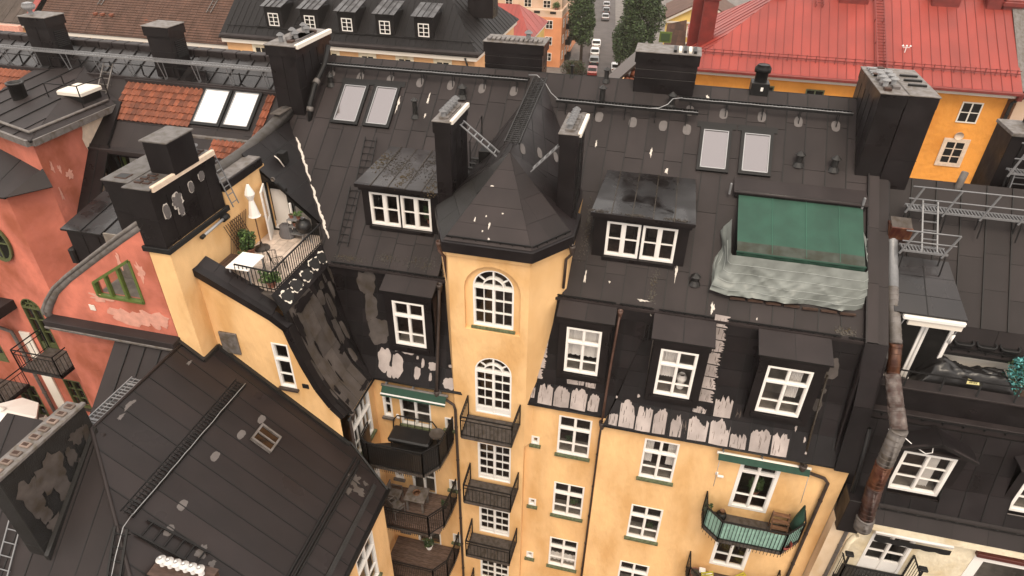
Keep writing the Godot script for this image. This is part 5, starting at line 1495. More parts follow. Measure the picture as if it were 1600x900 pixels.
# ---------- the wing on the left with its roof terrace ----------
func left_wing():
	var b := thing("side_wing", "yellow side wing with roof terrace, curved gable and peeling curved roof", "building", P(-10.4, -34.5, 13.2))
	var bv := variants(M.black, [0.75, 0.9, 1.0, 1.2, 1.4])
	var gable := PackedVector2Array([Vector2(-12.42, -34.5), Vector2(-8.42, -34.5), Vector2(-8.42, -15.0), Vector2(-8.75, -14.62), Vector2(-9.12, -13.95), Vector2(-9.42, -13.1), Vector2(-9.64, -12.3), Vector2(-9.76, -11.72), Vector2(-10.2, -11.36), Vector2(-12.42, -10.12)])
	wall(b, "gable_wall", plane(P(0, 0, 13.2), Vector3.RIGHT, Vector3.UP), gable, [rect(-10.48, -14.18, -9.93, -12.42), rect(-12.22, -13.12, -11.62, -12.32)], 0.2, M.yellow)
	window(b, "window", at(-10.205, -14.18, 13.2), 0.55, 1.76, {"leaves": 1, "transom": 0.36, "low": 2, "split": [0.45], "casing": 0.05, "sill": M.pipe})
	var hb := blk(b, "wall_hatch", P(-12.22, -13.12, 13.3), P(-11.62, -12.32, 13.14), M.zincdull)
	blk(b, "wall_grille", P(-9.72, -14.08, 13.22), P(-9.5, -13.92, 13.17), M.iron)
	# dark verge along the gable
	for i in range(2, 9):
		var a := gable[i]; var c := gable[i + 1]
		var mb := MB.new()
		var d := (c - a).normalized(); var n := Vector2(-d.y, d.x)
		if n.y < 0 and i > 6: n = -n
		n = Vector2(d.y, -d.x)
		var q := [a - n * 0.16, a + n * 0.07, c + n * 0.07, c - n * 0.16]
		for z in [[13.12, 0.1], [13.42, 0.0]]: pass
		var lo := []; var hi := []
		for e in q: lo.append(P(e.x, e.y, 13.36)); hi.append(P(e.x, e.y, 13.10))
		for k in 4: mb.quad(lo[k], lo[(k + 1) % 4], hi[(k + 1) % 4], hi[k])
		mb.quad(hi[0], hi[1], hi[2], hi[3])
		obj("verge", mb, M.black, b)
	# sloping sheet strip inside the verge, above the terrace railing
	facet(b, "parapet_cladding", [P(-10.2, -11.32, 13.15), P(-10.2, -11.2, 13.75), P(-12.4, -10.02, 13.75), P(-12.4, -10.1, 13.15)], 1, 5, bv, {"seam": 0.02})
	# east wall and its curved mansard
	var E := Vector3(0, 0, -1)
	var sE := plane(P(-8.42, 0, 0), E, Vector3.UP)
	wall(b, "facade", sE, rect(13.2, -34.5, 15.26, -15.0), [rect(13.5, -17.3, 14.85, -15.35), rect(13.6, -20.6, 14.8, -18.6)], 0.2, M.yellow)
	window(b, "window", at(-8.42, -17.3, 14.175, PI / 2), 1.35, 1.95, {"transom": 0.35, "low": 2, "split": [0.4], "leaves": 2, "cols": 2, "sill": M.greensill, "room_mat": M.roomlight})
	window(b, "window", at(-8.42, -20.6, 14.2, PI / 2), 1.2, 2.0, {"transom": 0.35, "low": 2, "sill": M.greensill})
	var lamp := MB.new()
	var mE := skirt(P(-8.42, 0, 0), E, [[-0.12, -15.05], [0.3, -14.62], [0.68, -13.95], [0.98, -13.1], [1.2, -12.3], [1.33, -11.72], [1.44, -11.28]])
	var gv := [M.bare_grey, shade(M.bare_grey, 0.85), shade(M.bare_grey, 1.12), shade(M.bare_grey, 0.7)]
	var ey := [-15.05, -14.3, -13.4, -12.7, -12.0, -11.28]
	sheets(b, "curved_mansard_roof", mE, PackedVector2Array([Vector2(13.3, -15.05), Vector2(13.5, -15.05), Vector2(13.5, -11.28), Vector2(13.3, -11.28)]), [13.2, 13.35, 13.5], ey, bv, {"seam": 0.03, "tilt": 0.02})
	sheets(b, "curved_mansard_roof", mE, PackedVector2Array([Vector2(13.5, -15.05), Vector2(14.85, -15.05), Vector2(14.95, -12.0), Vector2(14.7, -11.28), Vector2(13.5, -11.28)]), [13.5, 13.72, 13.98, 14.5, 15.0], [-15.05, -14.3, -13.4, -12.7, -12.0, -11.28], [gv[0], gv[0], gv[1], gv[2]], {"seam": 0.012, "tilt": 0.004, "gap": 0.003})
	sheets(b, "curved_mansard_roof", mE, PackedVector2Array([Vector2(14.85, -15.05), Vector2(15.15, -15.05), Vector2(15.55, -14.2), Vector2(15.75, -13.2), Vector2(15.95, -12.2), Vector2(16.1, -11.28), Vector2(14.7, -11.28), Vector2(14.95, -12.0)]), [14.6, 15.0, 15.3, 15.6, 16.2], ey, bv, {"seam": 0.03, "tilt": 0.03})
	for q in [[15.1, -13.2, 0.17, 0.45, 1], [15.12, -14.1, 0.13, 0.3, 2], [15.35, -12.4, 0.15, 0.45, 1], [15.42, -13.4, 0.1, 0.35, 2], [15.7, -12.0, 0.1, 0.3, 2], [15.05, -11.9, 0.16, 0.25, 1], [15.3, -11.6, 0.12, 0.12, 3], [13.42, -13.6, 0.06, 0.5, 3], [13.42, -14.5, 0.05, 0.3, 1]]:
		flake(b, mE, q[0], q[1], q[2], q[3], gv[q[4]], 0.12, "bare_patch", 0.032, 4.0)
	for q in [[13.6, -12.0, 0.12, 0.5], [14.2, -11.5, 0.5, 0.16], [13.62, -14.6, 0.1, 0.3], [14.85, -13.75, 0.2, 0.12], [14.6, -14.95, 0.3, 0.05], [13.9, -13.0, 0.04, 0.3], [14.92, -12.9, 0.08, 0.6], [14.05, -14.0, 0.03, 0.4]]:
		flake(b, mE, q[0], q[1], q[2], q[3], bv[1], 0.3, "paint_remnant", 0.045, 2.4)
	var fr := [[16.0, -11.6, 0.1, 0.25], [15.6, -11.5, 0.05, 0.2]]
	for q in fr: flake(b, mE, q[0], q[1], q[2], q[3], M.bare_grey, 0.3)
	obj("gutter", tubes([[P(-8.28, -15.1, 13.1), P(-8.28, -15.1, 15.1)]], 0.04, 6), M.iron, b)
	# ledge between terrace railing and mansard
	var lg := facet(b, "ledge_cladding", [P(-9.82, -11.3, 13.3), P(-9.82, -11.3, 16.2), P(-10.28, -10.84, 16.6), P(-10.28, -10.84, 13.5)], 5, 2, bv, {"seam": 0.03})
	for q in [[0.55, 0.3], [1.1, 0.32], [1.7, 0.3], [2.3, 0.36], [2.75, 0.32]]:
		flake(b, lg[1], q[0], q[1], 0.25, 0.2, M.offwhite, 0.2, "bare_patch", 0.022)
		flake(b, lg[1], q[0] + 0.01, q[1], 0.232, 0.182, M.tar, 0.18, "mended_patch", 0.034)
	# terrace
	var tiles := MB.new()
	blk(b, "terrace_slab", P(-12.4, -11.3, 17.1), P(-10.25, -10.93, 13.6), M.concrete)
	var tv := variants(M.stone, [0.88, 0.95, 1.0, 1.06, 1.12])
	var tf := plane(P(-12.4, -10.925, 13.75), Vector3.RIGHT, Vector3(0, 0, -1))
	for i in 7:
		for j in 11:
			var mb := MB.new()
			solid(mb, tf, rect(i * 0.305 + 0.006, j * 0.305 + 0.006, i * 0.305 + 0.299, j * 0.305 + 0.299), 0.0, 0.02 + rng.randf() * 0.003)
			obj("floor_tile", mb, tv[rng.randi() % 5], b)
	var rl := MB.new()
	var bars := MB.new()
	for q in [[P(-10.3, -10.2, 13.72), P(-10.3, -10.2, 16.7)], [P(-11.4, -10.05, 13.62), P(-10.3, -10.2, 13.72)]]:
		rl.bar(q[0], q[1], 0.045, 0.035); rl.bar(q[0] - Vector3(0, 0.62, 0), q[1] - Vector3(0, 0.62, 0), 0.03, 0.02)
		var n := int(q[0].distance_to(q[1]) / 0.115)
		for k in n + 1: bars.bar(q[0].lerp(q[1], float(k) / n), q[0].lerp(q[1], float(k) / n) - Vector3(0, 0.75, 0), 0.018)
	obj("terrace_railing", rl, M.iron, b)
	obj("balusters", bars, M.iron, b, true, "stuff")
	# party wall, its chimney and the wall behind the terrace
	var pw := MB.new()
	pw.box(P(-13.06, -34.5, 17.4), P(-12.4, -9.05, 12.5))
	pw.box(P(-13.0, -9.05, 17.4), P(-12.4, -8.62, 15.2))
	obj("party_wall", pw, M.yellow, b)
	blk(b, "wall_coping", P(-12.95, -8.62, 17.3), P(-12.36, -8.36, 15.2), M.black)
	blk(b, "coping_plate", P(-13.0, -8.36, 17.3), P(-12.4, -8.33, 15.2), M.zincdull)
	var cap := MB.new(true)
	cap.tube([P(-13.05, -8.34, 15.2), P(-13.08, -8.3, 17.5), P(-13.1, -8.15, 19.0), P(-13.1, -7.95, 20.4)], [0.17, 0.17, 0.19, 0.24], 12)
	obj("parapet_cap", cap, shade(M.zincdull, 0.45), b)
	blk(b, "cap_plate", P(-13.3, -7.8, 20.7), P(-12.9, -7.76, 19.6), M.concrete)
	var ch := chimney(b, -13.14, -12.41, 12.5, 15.15, -9.12, -7.3, M.black, shade(M.zincdull, 0.6), 0.03)
	blk(ch, "concrete_edge", P(-12.42, -7.4, 12.55), P(-12.31, -7.25, 15.15), M.cream_patch)
	blk(ch, "base_flashing", P(-13.2, -9.2, 12.44), P(-12.33, -9.05, 15.22), M.iron)
	var c2 := chimney(b, -13.95, -13.2, 12.72, 15.15, -9.2, -7.28, M.black, shade(M.zincdull, 0.6), 0.03)
	blk(b, "ventilation_cowl", P(-13.05, -7.3, 13.42), P(-12.3, -6.42, 14.45), M.black, 0.015)
	blk(b, "cowl_lid", P(-13.09, -6.42, 13.36), P(-12.26, -6.38, 14.5), shade(M.zincdull, 0.7))
	for q in [[-13.72, 12.85, 0.36, 0.3], [-13.05, 12.75, 0.2, 0.16], [-12.8, 12.75, 0.2, 0.16], [-13.05, 12.98, 0.2, 0.16], [-12.8, 12.98, 0.2, 0.16], [-13.0, 13.2, 0.26, 0.14], [-12.85, 14.75, 0.26, 0.2], [-12.85, 15.0, 0.24, 0.12]]:
		var fl := blk(b, "flue", P(q[0], -7.3, q[1]), P(q[0] + q[2], -7.262, q[1] + q[3]), M.brickhole, 0.01)
		blk(b, "flue_opening", P(q[0] + 0.03, -7.3, q[1] + 0.03), P(q[0] + q[2] - 0.03, -7.259, q[1] + q[3] - 0.03), M.iron, 0.002)
	pot(b, P(-12.8, -7.3, 14.9), 0.13, 0.3, M.zinc)
	var ce := plane(P(-12.41, 0, 0), Vector3(0, 0, -1), Vector3.UP)
	for q in [[12.85, -8.1, 0.12, 0.2, 0.12], [13.32, -8.0, 0.18, 0.2, 0.2], [13.36, -8.28, 0.1, 0.18, 0.2], [13.95, -7.88, 0.1, 0.15, 0.08], [14.45, -7.76, 0.12, 0.14, 0.1]]:
		flake(b, ce, q[0], q[1], q[2] * 1.12, q[3] * 1.12, M.chalk, q[4], "bare_patch", 0.016)
		flake(b, ce, q[0], q[1], q[2], q[3], M.pale, q[4], "mended_patch", 0.03)
	# roof slope above the terrace door, down to the valley
	var ry := func(u: float) -> float: return -10.94 - 0.9 * (u + 9.93)
	var pts := []
	for q in [[-12.95, 17.1], [-10.5, 17.1], [-13.05, 20.3]]: pts.append(P(q[0], ry.call(q[0]), q[1]))
	facet(b, "wing_roof", pts, 5, 3, bv, {"seam": 0.025})
	# wall with the terrace door
	var dw := PackedVector2Array([Vector2(-12.4, -11.0), Vector2(-10.0, -11.0), Vector2(-10.0, -10.85), Vector2(-12.4, -8.72)])
	wall(b, "terrace_wall", plane(P(0, 0, 17.1), Vector3.RIGHT, Vector3.UP), dw, [PackedVector2Array([Vector2(-12.33, -10.9), Vector2(-11.6, -10.9), Vector2(-11.6, -9.3), Vector2(-11.78, -9.14), Vector2(-12.33, -9.14)]), PackedVector2Array([Vector2(-11.48, -10.6), Vector2(-10.85, -10.6), Vector2(-10.85, -10.3), Vector2(-11.48, -9.72)])], 0.12, M.iron)
	var rm := MB.new()
	rm.box(P(-12.6, -10.95, 18.3), P(-10.5, -10.9, 17.2)); rm.box(P(-12.4, -10.9, 17.5), P(-11.65, -9.55, 17.45))
	rm.box(P(-11.65, -10.9, 17.6), P(-10.9, -10.15, 17.55))
	obj("room_interior", rm, M.cloth, b)
	var dl := MB.new()
	var dt := Transform3D(Basis(Vector3.UP, -1.15), P(-12.33, -10.9, 17.05))
	for q in [[0, 0, 0.09, 1.75], [0.61, 0, 0.7, 1.75], [0.09, 0, 0.61, 0.62], [0.09, 1.66, 0.61, 1.75]]: dl.box(Vector3(q[0], q[1], -0.025), Vector3(q[2], q[3], 0.025), dt)
	var door := obj("terrace_door", dl, M.white, b)
	var pm := MB.new(); pm.box(Vector3(0.09, 0.62, -0.005), Vector3(0.61, 1.66, 0.005), dt)
	obj("pane", pm, M.glass, door)
	var hd := MB.new(true); hd.tube([dt * Vector3(0.65, 0.85, 0.02), dt * Vector3(0.65, 0.85, 0.07), dt * Vector3(0.55, 0.85, 0.07)], 0.012, 6)
	obj("handle", hd, M.alu, door)
	var wf := MB.new(); wf.bar(P(-11.46, -10.6, 17.0), P(-11.46, -9.74, 17.0), 0.06); wf.bar(P(-11.46, -10.6, 17.0), P(-10.85, -10.6, 17.0), 0.05)
	obj("window_frame", wf, M.white, b)
	pm = MB.new(); pm.slab([P(-11.46, -10.6, 17.1), P(-10.86, -10.6, 17.1), P(-10.86, -10.32, 17.1), P(-11.46, -9.76, 17.1)], Vector3(0, 0, 1), 0.006)
	obj("pane", pm, M.glass, b)
	# --- things on the terrace ---
	var um := thing("closed_parasol", "closed white parasol with wooden pole on the roof terrace", "parasol", P(-12.0, -10.9, 15.85))
	var mb := MB.new(true)
	mb.lathe([[0.02, 0.1], [0.02, 2.3]], Transform3D(Basis(), P(-12.02, -10.9, 15.85)), 8)
	obj("pole", mb, M.woodlight, um)
	mb = MB.new()
	mb.lathe([[0.2, 1.2], [0.17, 1.25], [0.09, 1.68], [0.075, 1.75], [0.16, 1.95], [0.13, 2.05], [0.04, 2.28], [0.0, 2.3]], Transform3D(Basis(), P(-12.02, -10.9, 15.85)), 9)
	obj("cloth", mb, M.cloth, um)
	mb = MB.new(true)
	mb.lathe([[0.25, 0.0], [0.25, 0.05], [0.05, 0.08], [0.04, 0.25], [0, 0.25]], Transform3D(Basis(), P(-12.02, -10.9, 15.85)), 18)
	obj("foot", mb, M.concrete, um)
	var tr := thing("trellis", "wooden lattice trellis leaning on yellow terrace wall", "trellis", P(-12.36, -10.7, 15.3))
	mb = MB.new()
	for k in 9:
		mb.bar(P(-12.36, -10.6, 14.75 + k * 0.1 - 0.0), P(-12.36, -9.55, 15.15 + k * 0.1), 0.015)
		mb.bar(P(-12.345, -10.6, 15.15 + k * 0.1), P(-12.345, -9.55, 14.75 + k * 0.1), 0.015)
	obj("lattice", mb, M.wood, tr)
	pot_plant("big leafy vine in clay pot climbing the terrace trellis", P(-12.1, -10.9, 15.35), 0.14, 0.3, Vector3(0.28, 0.42, 0.34), 900, 0.10, [M.leaf, M.leafbright, M.leafdark], 21)
	pot_plant("small clay pot by wooden bench below the trellis", P(-12.15, -10.9, 14.95), 0.1, 0.2, Vector3(0.15, 0.12, 0.15), 150, 0.08, [M.leaf], 22)
	pot_plant("bushy plant behind the railing at terrace corner", P(-10.55, -10.9, 13.95), 0.14, 0.2, Vector3(0.32, 0.22, 0.26), 700, 0.08, [M.leaf, M.leafbright], 23)
	var be := thing("deck_bench", "brown wooden plank bench against wall on the roof terrace", "bench", P(-12.0, -10.9, 14.2))
	for k in 5: blk(be, "plank", P(-12.35 + k * 0.12, -10.52, 14.75), P(-12.24 + k * 0.12, -10.49, 13.75), M.wood, 0.004)
	for q in [[-12.3, 13.85], [-12.3, 14.65], [-11.85, 13.85], [-11.85, 14.65]]: blk(be, "leg", P(q[0] - 0.03, -10.9, q[1] + 0.03), P(q[0] + 0.03, -10.52, q[1] - 0.03), M.wood, 0.004)
	var tb := thing("table", "bright white square table on the roof terrace by the railing", "table", P(-11.2, -10.9, 14.05))
	blk(tb, "tabletop", P(-11.72, -10.24, 14.52), P(-10.98, -10.2, 13.62), shade(M.white, 1.15), 0.008)
	for q in [[-11.65, 13.7], [-11.65, 14.45], [-11.05, 13.7], [-11.05, 14.45]]: blk(tb, "leg", P(q[0] - 0.02, -10.9, q[1] + 0.02), P(q[0] + 0.02, -10.24, q[1] - 0.02), M.alu, 0.004)
	for q in [[-10.75, 14.35, 0.4, "black wire chair by railing nearest terrace corner"], [-10.7, 14.7, 2.4, "black wire chair by railing farther from the corner"]]:
		var wc := thing("wire_chair", q[3], "chair", P(q[0], -10.9, q[1]), "wire chairs on the terrace", q[2])
		mb = MB.new(true)
		for s in [-0.2, 0.2]:
			mb.tube([Vector3(s, 0, 0.2), Vector3(s, 0.44, 0.18), Vector3(s, 0.46, -0.18), Vector3(s * 0.9, 0.85, -0.25)], 0.011, 6)
			mb.tube([Vector3(s, 0, -0.2), Vector3(s, 0.46, -0.18)], 0.011, 6)
		for k in 7: mb.tube([Vector3(-0.2, 0.45, -0.18 + k * 0.06), Vector3(0.2, 0.45, -0.18 + k * 0.06)], 0.006, 5)
		for k in 5: mb.tube([Vector3(-0.16 + k * 0.08, 0.46, -0.18), Vector3(-0.15 + k * 0.075, 0.85, -0.25)], 0.006, 5)
		mb.tube([Vector3(-0.18, 0.85, -0.25), Vector3(0.18, 0.85, -0.25)], 0.011, 6)
		obj("wire_frame", mb, M.iron, wc, false)
	var gr := thing("grill", "round black kettle barbecue in corner by the terrace railing", "grill", P(-10.75, -10.9, 16.55))
	mb = MB.new(true)
	mb.lathe([[0, 0.42], [0.16, 0.46], [0.25, 0.6], [0.26, 0.68], [0.22, 0.82], [0.1, 0.9], [0, 0.91]], Transform3D(Basis(), P(-10.78, -10.9, 16.5)), 18)
	obj("kettle", mb, M.blacktarp, gr)
	for k in 3:
		mb = MB.new(); mb.bar(P(-10.78, -10.4, 16.5), P(-10.78 + cos(k * 2.1) * 0.25, -10.9, 16.5 + sin(k * 2.1) * 0.25), 0.02)
		obj("leg", mb, M.alu, gr)
	var sh := thing("plant_shelf", "low metal shelf with clay pots beside terrace window", "shelf", P(-11.15, -10.9, 16.7))
	for k in 3: blk(sh, "shelf_board", P(-11.45, -10.7 + k * 0.26, 16.95), P(-10.95, -10.68 + k * 0.26, 16.62), M.zinc, 0.003)
	for q in [[-11.44, 16.94], [-10.96, 16.94], [-11.44, 16.63], [-10.96, 16.63]]: blk(sh, "upright", P(q[0] - 0.012, -10.9, q[1] + 0.012), P(q[0] + 0.012, -10.15, q[1] - 0.012), M.zinc, 0.002)
	pot_plant("clay pot with green herbs on top of terrace shelf", P(-11.1, -10.16, 16.8), 0.08, 0.12, Vector3(0.18, 0.1, 0.12), 180, 0.06, [M.leafbright, M.leaf], 25)
	pot_plant("empty looking clay pot on top left of terrace shelf", P(-11.36, -10.16, 16.8), 0.08, 0.12, Vector3(0.04, 0.02, 0.04), 20, 0.04, [M.leaf], 26)
	pot_plant("clay pot on middle board of terrace shelf", P(-11.25, -10.42, 16.75), 0.075, 0.13, Vector3(0.03, 0.02, 0.03), 14, 0.04, [M.leaf], 27)
	var cs := thing("cushion_heap", "grey crumpled cushion cover heaped by terrace doorway", "cushion", P(-11.55, -10.9, 16.8))
	mb = MB.new(true)
	mb.lathe([[0.24, 0.0], [0.26, 0.12], [0.2, 0.3], [0.22, 0.42], [0.1, 0.52], [0, 0.53]], Transform3D(Basis().scaled(Vector3(1.1, 1, 0.7)), P(-11.62, -10.9, 16.75)), 9)
	obj("cloth", mb, M.grey_cloth, cs)
	var ht := thing("patio_heater", "white tube patio heater with black ends on yellow wall", "heater", P(-12.3, -9.3, 14.3))
	obj("tube", tubes([[P(-12.28, -9.32, 13.78), P(-12.28, -9.28, 14.75)]], 0.045, 10), M.alu, ht)
	obj("end_cap", tubes([[P(-12.28, -9.28, 14.72), P(-12.28, -9.27, 14.95)]], 0.1, 10), M.iron, ht)
	obj("end_cap", tubes([[P(-12.28, -9.33, 13.66), P(-12.28, -9.32, 13.8)]], 0.06, 8), M.iron, ht)
	ladder("metal_ladder", "grey metal ladder hanging from wing chimney to terrace wall", P(-12.2, -9.1, 15.35), P(-12.55, -7.3, 15.2), Vector3(0, 0, 1), 0.28, 7, M.zinc, 0.014)
	var sl := thing("round_lamp", "small round wall lamp above the terrace door", "lamp", P(-11.9, -9.0, 17.0))
	mb = MB.new(true)
	mb.lathe([[0, 0.06], [0.07, 0.04], [0.08, 0]], Transform3D(Basis(Vector3.RIGHT, PI / 2), P(-11.95, -8.98, 17.08)), 12)
	obj("glass", mb, M.zincdull, sl)
	var rvp := thing("roof_cowl", "small black square cowl with pale bent pipe on wing roof", "vent", P(-12.2, -8.6, 18.2))
	blk(rvp, "cowl_box", P(-12.3, -8.9, 18.35), P(-12.05, -8.5, 18.05), M.iron)
	obj("bent_pipe", tubes([[P(-12.0, -8.9, 17.9), P(-12.12, -8.62, 17.85), P(-12.28, -8.55, 17.9), P(-12.35, -8.6, 18.0)]], 0.02, 6), M.chalk, rvp)

func mb0(b: Node3D, ry: Callable):
	# double upstand across the roof above the eaves strip
	var mb := MB.new()
	for u in [-8.0, -8.12]: mb.bar(P(u, ry.call(u) + 0.05, 12.9), P(u, ry.call(u) + 0.05, 3.0), 0.05, 0.09)
	obj("cross_upstand", mb, M.iron, b)
	mb = MB.new()
	mb.slab([P(-7.3, ry.call(-7.3) + 0.03, 2.9), P(-7.3, ry.call(-7.3) + 0.03, 12.5), P(-7.42, ry.call(-7.42) + 0.03, 12.5), P(-7.42, ry.call(-7.42) + 0.03, 2.9)], Vector3(0.647, 0.7624, 0), 0.05)
	obj("eaves_fold", mb, M.tar, b)

# ---------- the glossy dark roof in the left foreground ----------
func front_roof():
	var b := thing("courtyard_house", "lower yellow courtyard house under a glossy dark hipped roof", "building", P(-7.2, -34.5, 9))
	var ry := func(u: float) -> float: return -12.45 - 0.8487 * (u + 13.0)
	var fv := variants(shade(M.felt, 0.85, Color(1, 0.94, 0.92)), [0.8, 0.92, 1.0, 1.08])
	for m in fv:
		m.roughness = 0.5
		m.roughness_texture = M.black.roughness_texture
	var pts := []
	for q in [[-7.05, 2.9], [-7.05, 12.62], [-8.38, 13.18], [-12.40, 13.18], [-12.40, 12.48], [-13.0, 12.48], [-13.0, 8.9]]: pts.append(P(q[0], ry.call(q[0]), q[1]))
	var E := Vector3(0, 0, -1)
	var sl := Vector3(-0.7624, 0.647, 0)
	var surf := plane(P(-7.05, ry.call(-7.05), 0), E, sl)
	var poly := PackedVector2Array()
	for q in [[-7.05, 2.9], [-7.05, 12.62], [-8.38, 13.18], [-12.40, 13.18], [-12.40, 12.48], [-13.0, 12.48], [-13.0, 8.9]]: poly.append(Vector2(q[1], (-7.05 - q[0]) / 0.7624))
	sheets(b, "east_roof_slope", surf, poly, steps(2.6, 13.4, 18, 0.03), [0.0, 1.3, 7.81], fv, {"stagger": 0.0, "tilt": 0.002, "seam": 0.028, "gap": 0.006})
	var S := func(u: float) -> float: return (-7.05 - u) / 0.7624
	for q in [[12.0, -10.55], [11.2, -10.7], [10.2, -10.85], [8.6, -10.75], [7.9, -10.65]]:
		flake(b, surf, q[0], S.call(q[1]), 0.16, 0.1, M.pale, 0.08, "pale_patch", 0.024, 2.8)
	for q in [[12.2, -7.9, 0.2, 0.22], [12.0, -7.65, 0.12, 0.2], [12.35, -7.6, 0.06, 0.1], [11.8, -7.9, 0.12, 0.12], [7.9, -9.9, 0.16, 0.12], [7.8, -9.6, 0.1, 0.08], [9.6, -12.8, 0.12, 0.04], [12.1, -12.6, 0.1, 0.04], [10.0, -12.85, 0.2, 0.05]]:
		flake(b, surf, q[0], S.call(q[1]), q[2], q[3], M.bare_grey if q[1] > -8 else M.pale, 0.35, "bare_patch", 0.024)
	# eave: gutter board, snow rail
	obj("gutter", tubes([[P(-6.98, -17.55, 12.7), P(-6.98, -17.55, 2.9)]], 0.07, 8), M.iron, b)
	blk(b, "eaves_board", P(-7.3, -17.85, 12.7), P(-7.02, -17.5, 2.9), M.black)
	mb0(b, ry)
	snow_guard(b, P(-7.95, ry.call(-7.95) + 0.04, 12.6), P(-7.95, ry.call(-7.95) + 0.04, 3.2), 14, M.iron, Vector3(0.05, 0.09, 0))
	var mb := MB.new()
	mb.slab([P(-7.0, ry.call(-7.0) - 0.15, 12.62), P(-7.0, ry.call(-7.0) + 0.07, 12.62), P(-8.42, ry.call(-8.42) + 0.07, 13.22), P(-8.42, ry.call(-8.42) - 0.15, 13.22)], Vector3(0.35, 0, -0.94), 0.06)
	mb.bar(P(-8.42, ry.call(-8.42) + 0.06, 13.16), P(-12.4, ry.call(-12.4) + 0.06, 13.16), 0.14, 0.14)
	mb.bar(P(-12.38, ry.call(-12.38) + 0.06, 13.16), P(-12.38, ry.call(-12.38) + 0.06, 12.44), 0.12, 0.12)
	mb.bar(P(-12.38, ry.call(-12.38) + 0.06, 12.46), P(-13.1, ry.call(-13.1) + 0.06, 12.46), 0.12, 0.12)
	obj("verge_flashing", mb, M.tar, b)
	# south hip slope
	var sy := func(w: float) -> float: return -12.45 - 0.8487 * (8.9 - w)
	var sp := plane(P(0, sy.call(2.9), 2.9), Vector3.RIGHT, Vector3(0, 0.647, -0.7624))
	var hp := PackedVector2Array()
	for q in [[-19.0, 2.9], [-7.05, 2.9], [-13.0, 8.88], [-15.6, 8.88]]: hp.append(Vector2(q[0], (q[1] - 2.9) / 0.7624))
	sheets(b, "south_roof_slope", sp, hp, steps(-19.2, -7.0, 19, 0.05), [0.0, 3.6, 7.86], variants(M.felt, [0.75, 0.85, 0.95]), {"seam": 0.02, "stagger": 0.3})
	mb = MB.new(true)
	mb.tube([P(-13.0, -12.40, 12.4), P(-13.0, -12.40, 8.9), P(-7.05, ry.call(-7.05) + 0.05, 2.95)], 0.05, 8)
	obj("ridge_roll", mb, M.felt, b)
	# lean-to roof below the pink gable
	facet(b, "lean_to_roof", [P(-15.2, -15.35, 9.05), P(-13.02, -15.35, 9.05), P(-13.02, -12.45, 12.4), P(-15.2, -12.45, 12.4)], 4, 2, variants(M.felt, [0.95, 1.05]), {"seam": 0.045, "seam_mat": M.iron})
	mb = MB.new()
	mb.quad(P(-13.0, -16, 9.0), P(-13.0, -16, 12.5), P(-13.0, -12.45, 12.5), P(-13.0, -12.45, 9.0))
	obj("ridge_side", mb, M.iron, b)
	# walls
	wall(b, "facade", plane(P(-7.22, 0, 0), E, Vector3.UP), rect(2.9, -34.5, 12.62, -17.6), [rect(10.45, -20.75, 11.65, -18.35), rect(8.0, -20.75, 9.2, -18.35)], 0.2, M.yellow)
	for w in [11.05, 8.6]:
		window(b, "window", at(-7.22, -20.75, w, PI / 2), 1.2, 2.4, {"transom": 0.3, "low": 2, "split": [0.4], "sill": M.greensill, "room_mat": M.roomlight})
	mb = MB.new()
	mb.quad(P(-7.22, -34.5, 12.62), P(-8.42, -34.5, 13.2), P(-8.42, -16.5, 13.2), P(-7.22, -17.6, 12.62))
	obj("facade_return", mb, M.yellow, b)
	# roof window
	var rw := MB.new()
	var x0 := 11.3; var x1 := 11.8; var y0: float = S.call(-9.98); var y1: float = S.call(-10.44)
	for q in [[x0 - 0.06, y0 - 0.06, x0, y1 + 0.06], [x1, y0 - 0.06, x1 + 0.06, y1 + 0.06], [x0, y0 - 0.06, x1, y0], [x0, y1, x1, y1 + 0.06], [(x0 + x1) / 2 - 0.02, y0, (x0 + x1) / 2 + 0.02, y1]]: solid(rw, surf, rect(q[0], q[1], q[2], q[3]), 0.0, 0.14)
	var o := obj("roof_window", rw, M.zincdull, b)
	for k in 2:
		var pm := MB.new()
		solid(pm, surf, rect(x0 + k * 0.25 + 0.02, y0, x0 + k * 0.25 + 0.23, y1), 0.05, 0.09)
		obj("pane", pm, shade(M.skyglass, 0.35, Color(1.1, 0.9, 0.7)), o)
	# big peeling chimney on the west side
	var ch := chimney(b, -13.52, -13.02, 6.55, 9.0, -16.5, -11.66, M.tar, M.zincdull, 0.0)
	for k in 9:
		var w := 6.7 + k * 0.26
		blk(ch, "flue", P(-13.42, -11.67, w), P(-13.16, -11.61, w + 0.15), shade(M.pale, [1.6, 1.2, 0.9][k % 3], Color(1.15, 0.95, 0.8)), 0.02)
		blk(ch, "flue_opening", P(-13.37, -11.67, w + 0.03), P(-13.21, -11.606, w + 0.12), M.brickhole, 0.003)
	blk(ch, "plate_edge", P(-13.1, -11.68, 6.5), P(-12.98, -11.6, 9.05), M.zincdull)
	var ce := plane(P(-13.015, 0, 0), E, Vector3.UP)
	for q in [[7.55, -12.55, 0.42, 0.5, 0], [6.95, -12.65, 0.28, 0.55, 0], [7.65, -13.25, 0.2, 0.4, 0], [7.0, -13.35, 0.14, 0.3, 0], [7.1, -13.85, 0.2, 0.24, 0], [7.75, -13.7, 0.16, 0.2, 0], [8.5, -12.25, 0.2, 0.2, 1], [8.15, -12.6, 0.14, 0.26, 1], [8.75, -12.45, 0.1, 0.3, 1], [8.3, -13.05, 0.1, 0.2, 1]]:
		flake(b, ce, q[0], q[1], q[2], q[3], M.bare_grey if q[4] == 0 else shade(M.bare_grey, 0.7), 0.3, "bare_patch", 0.018, 2.4)
	mb = MB.new()
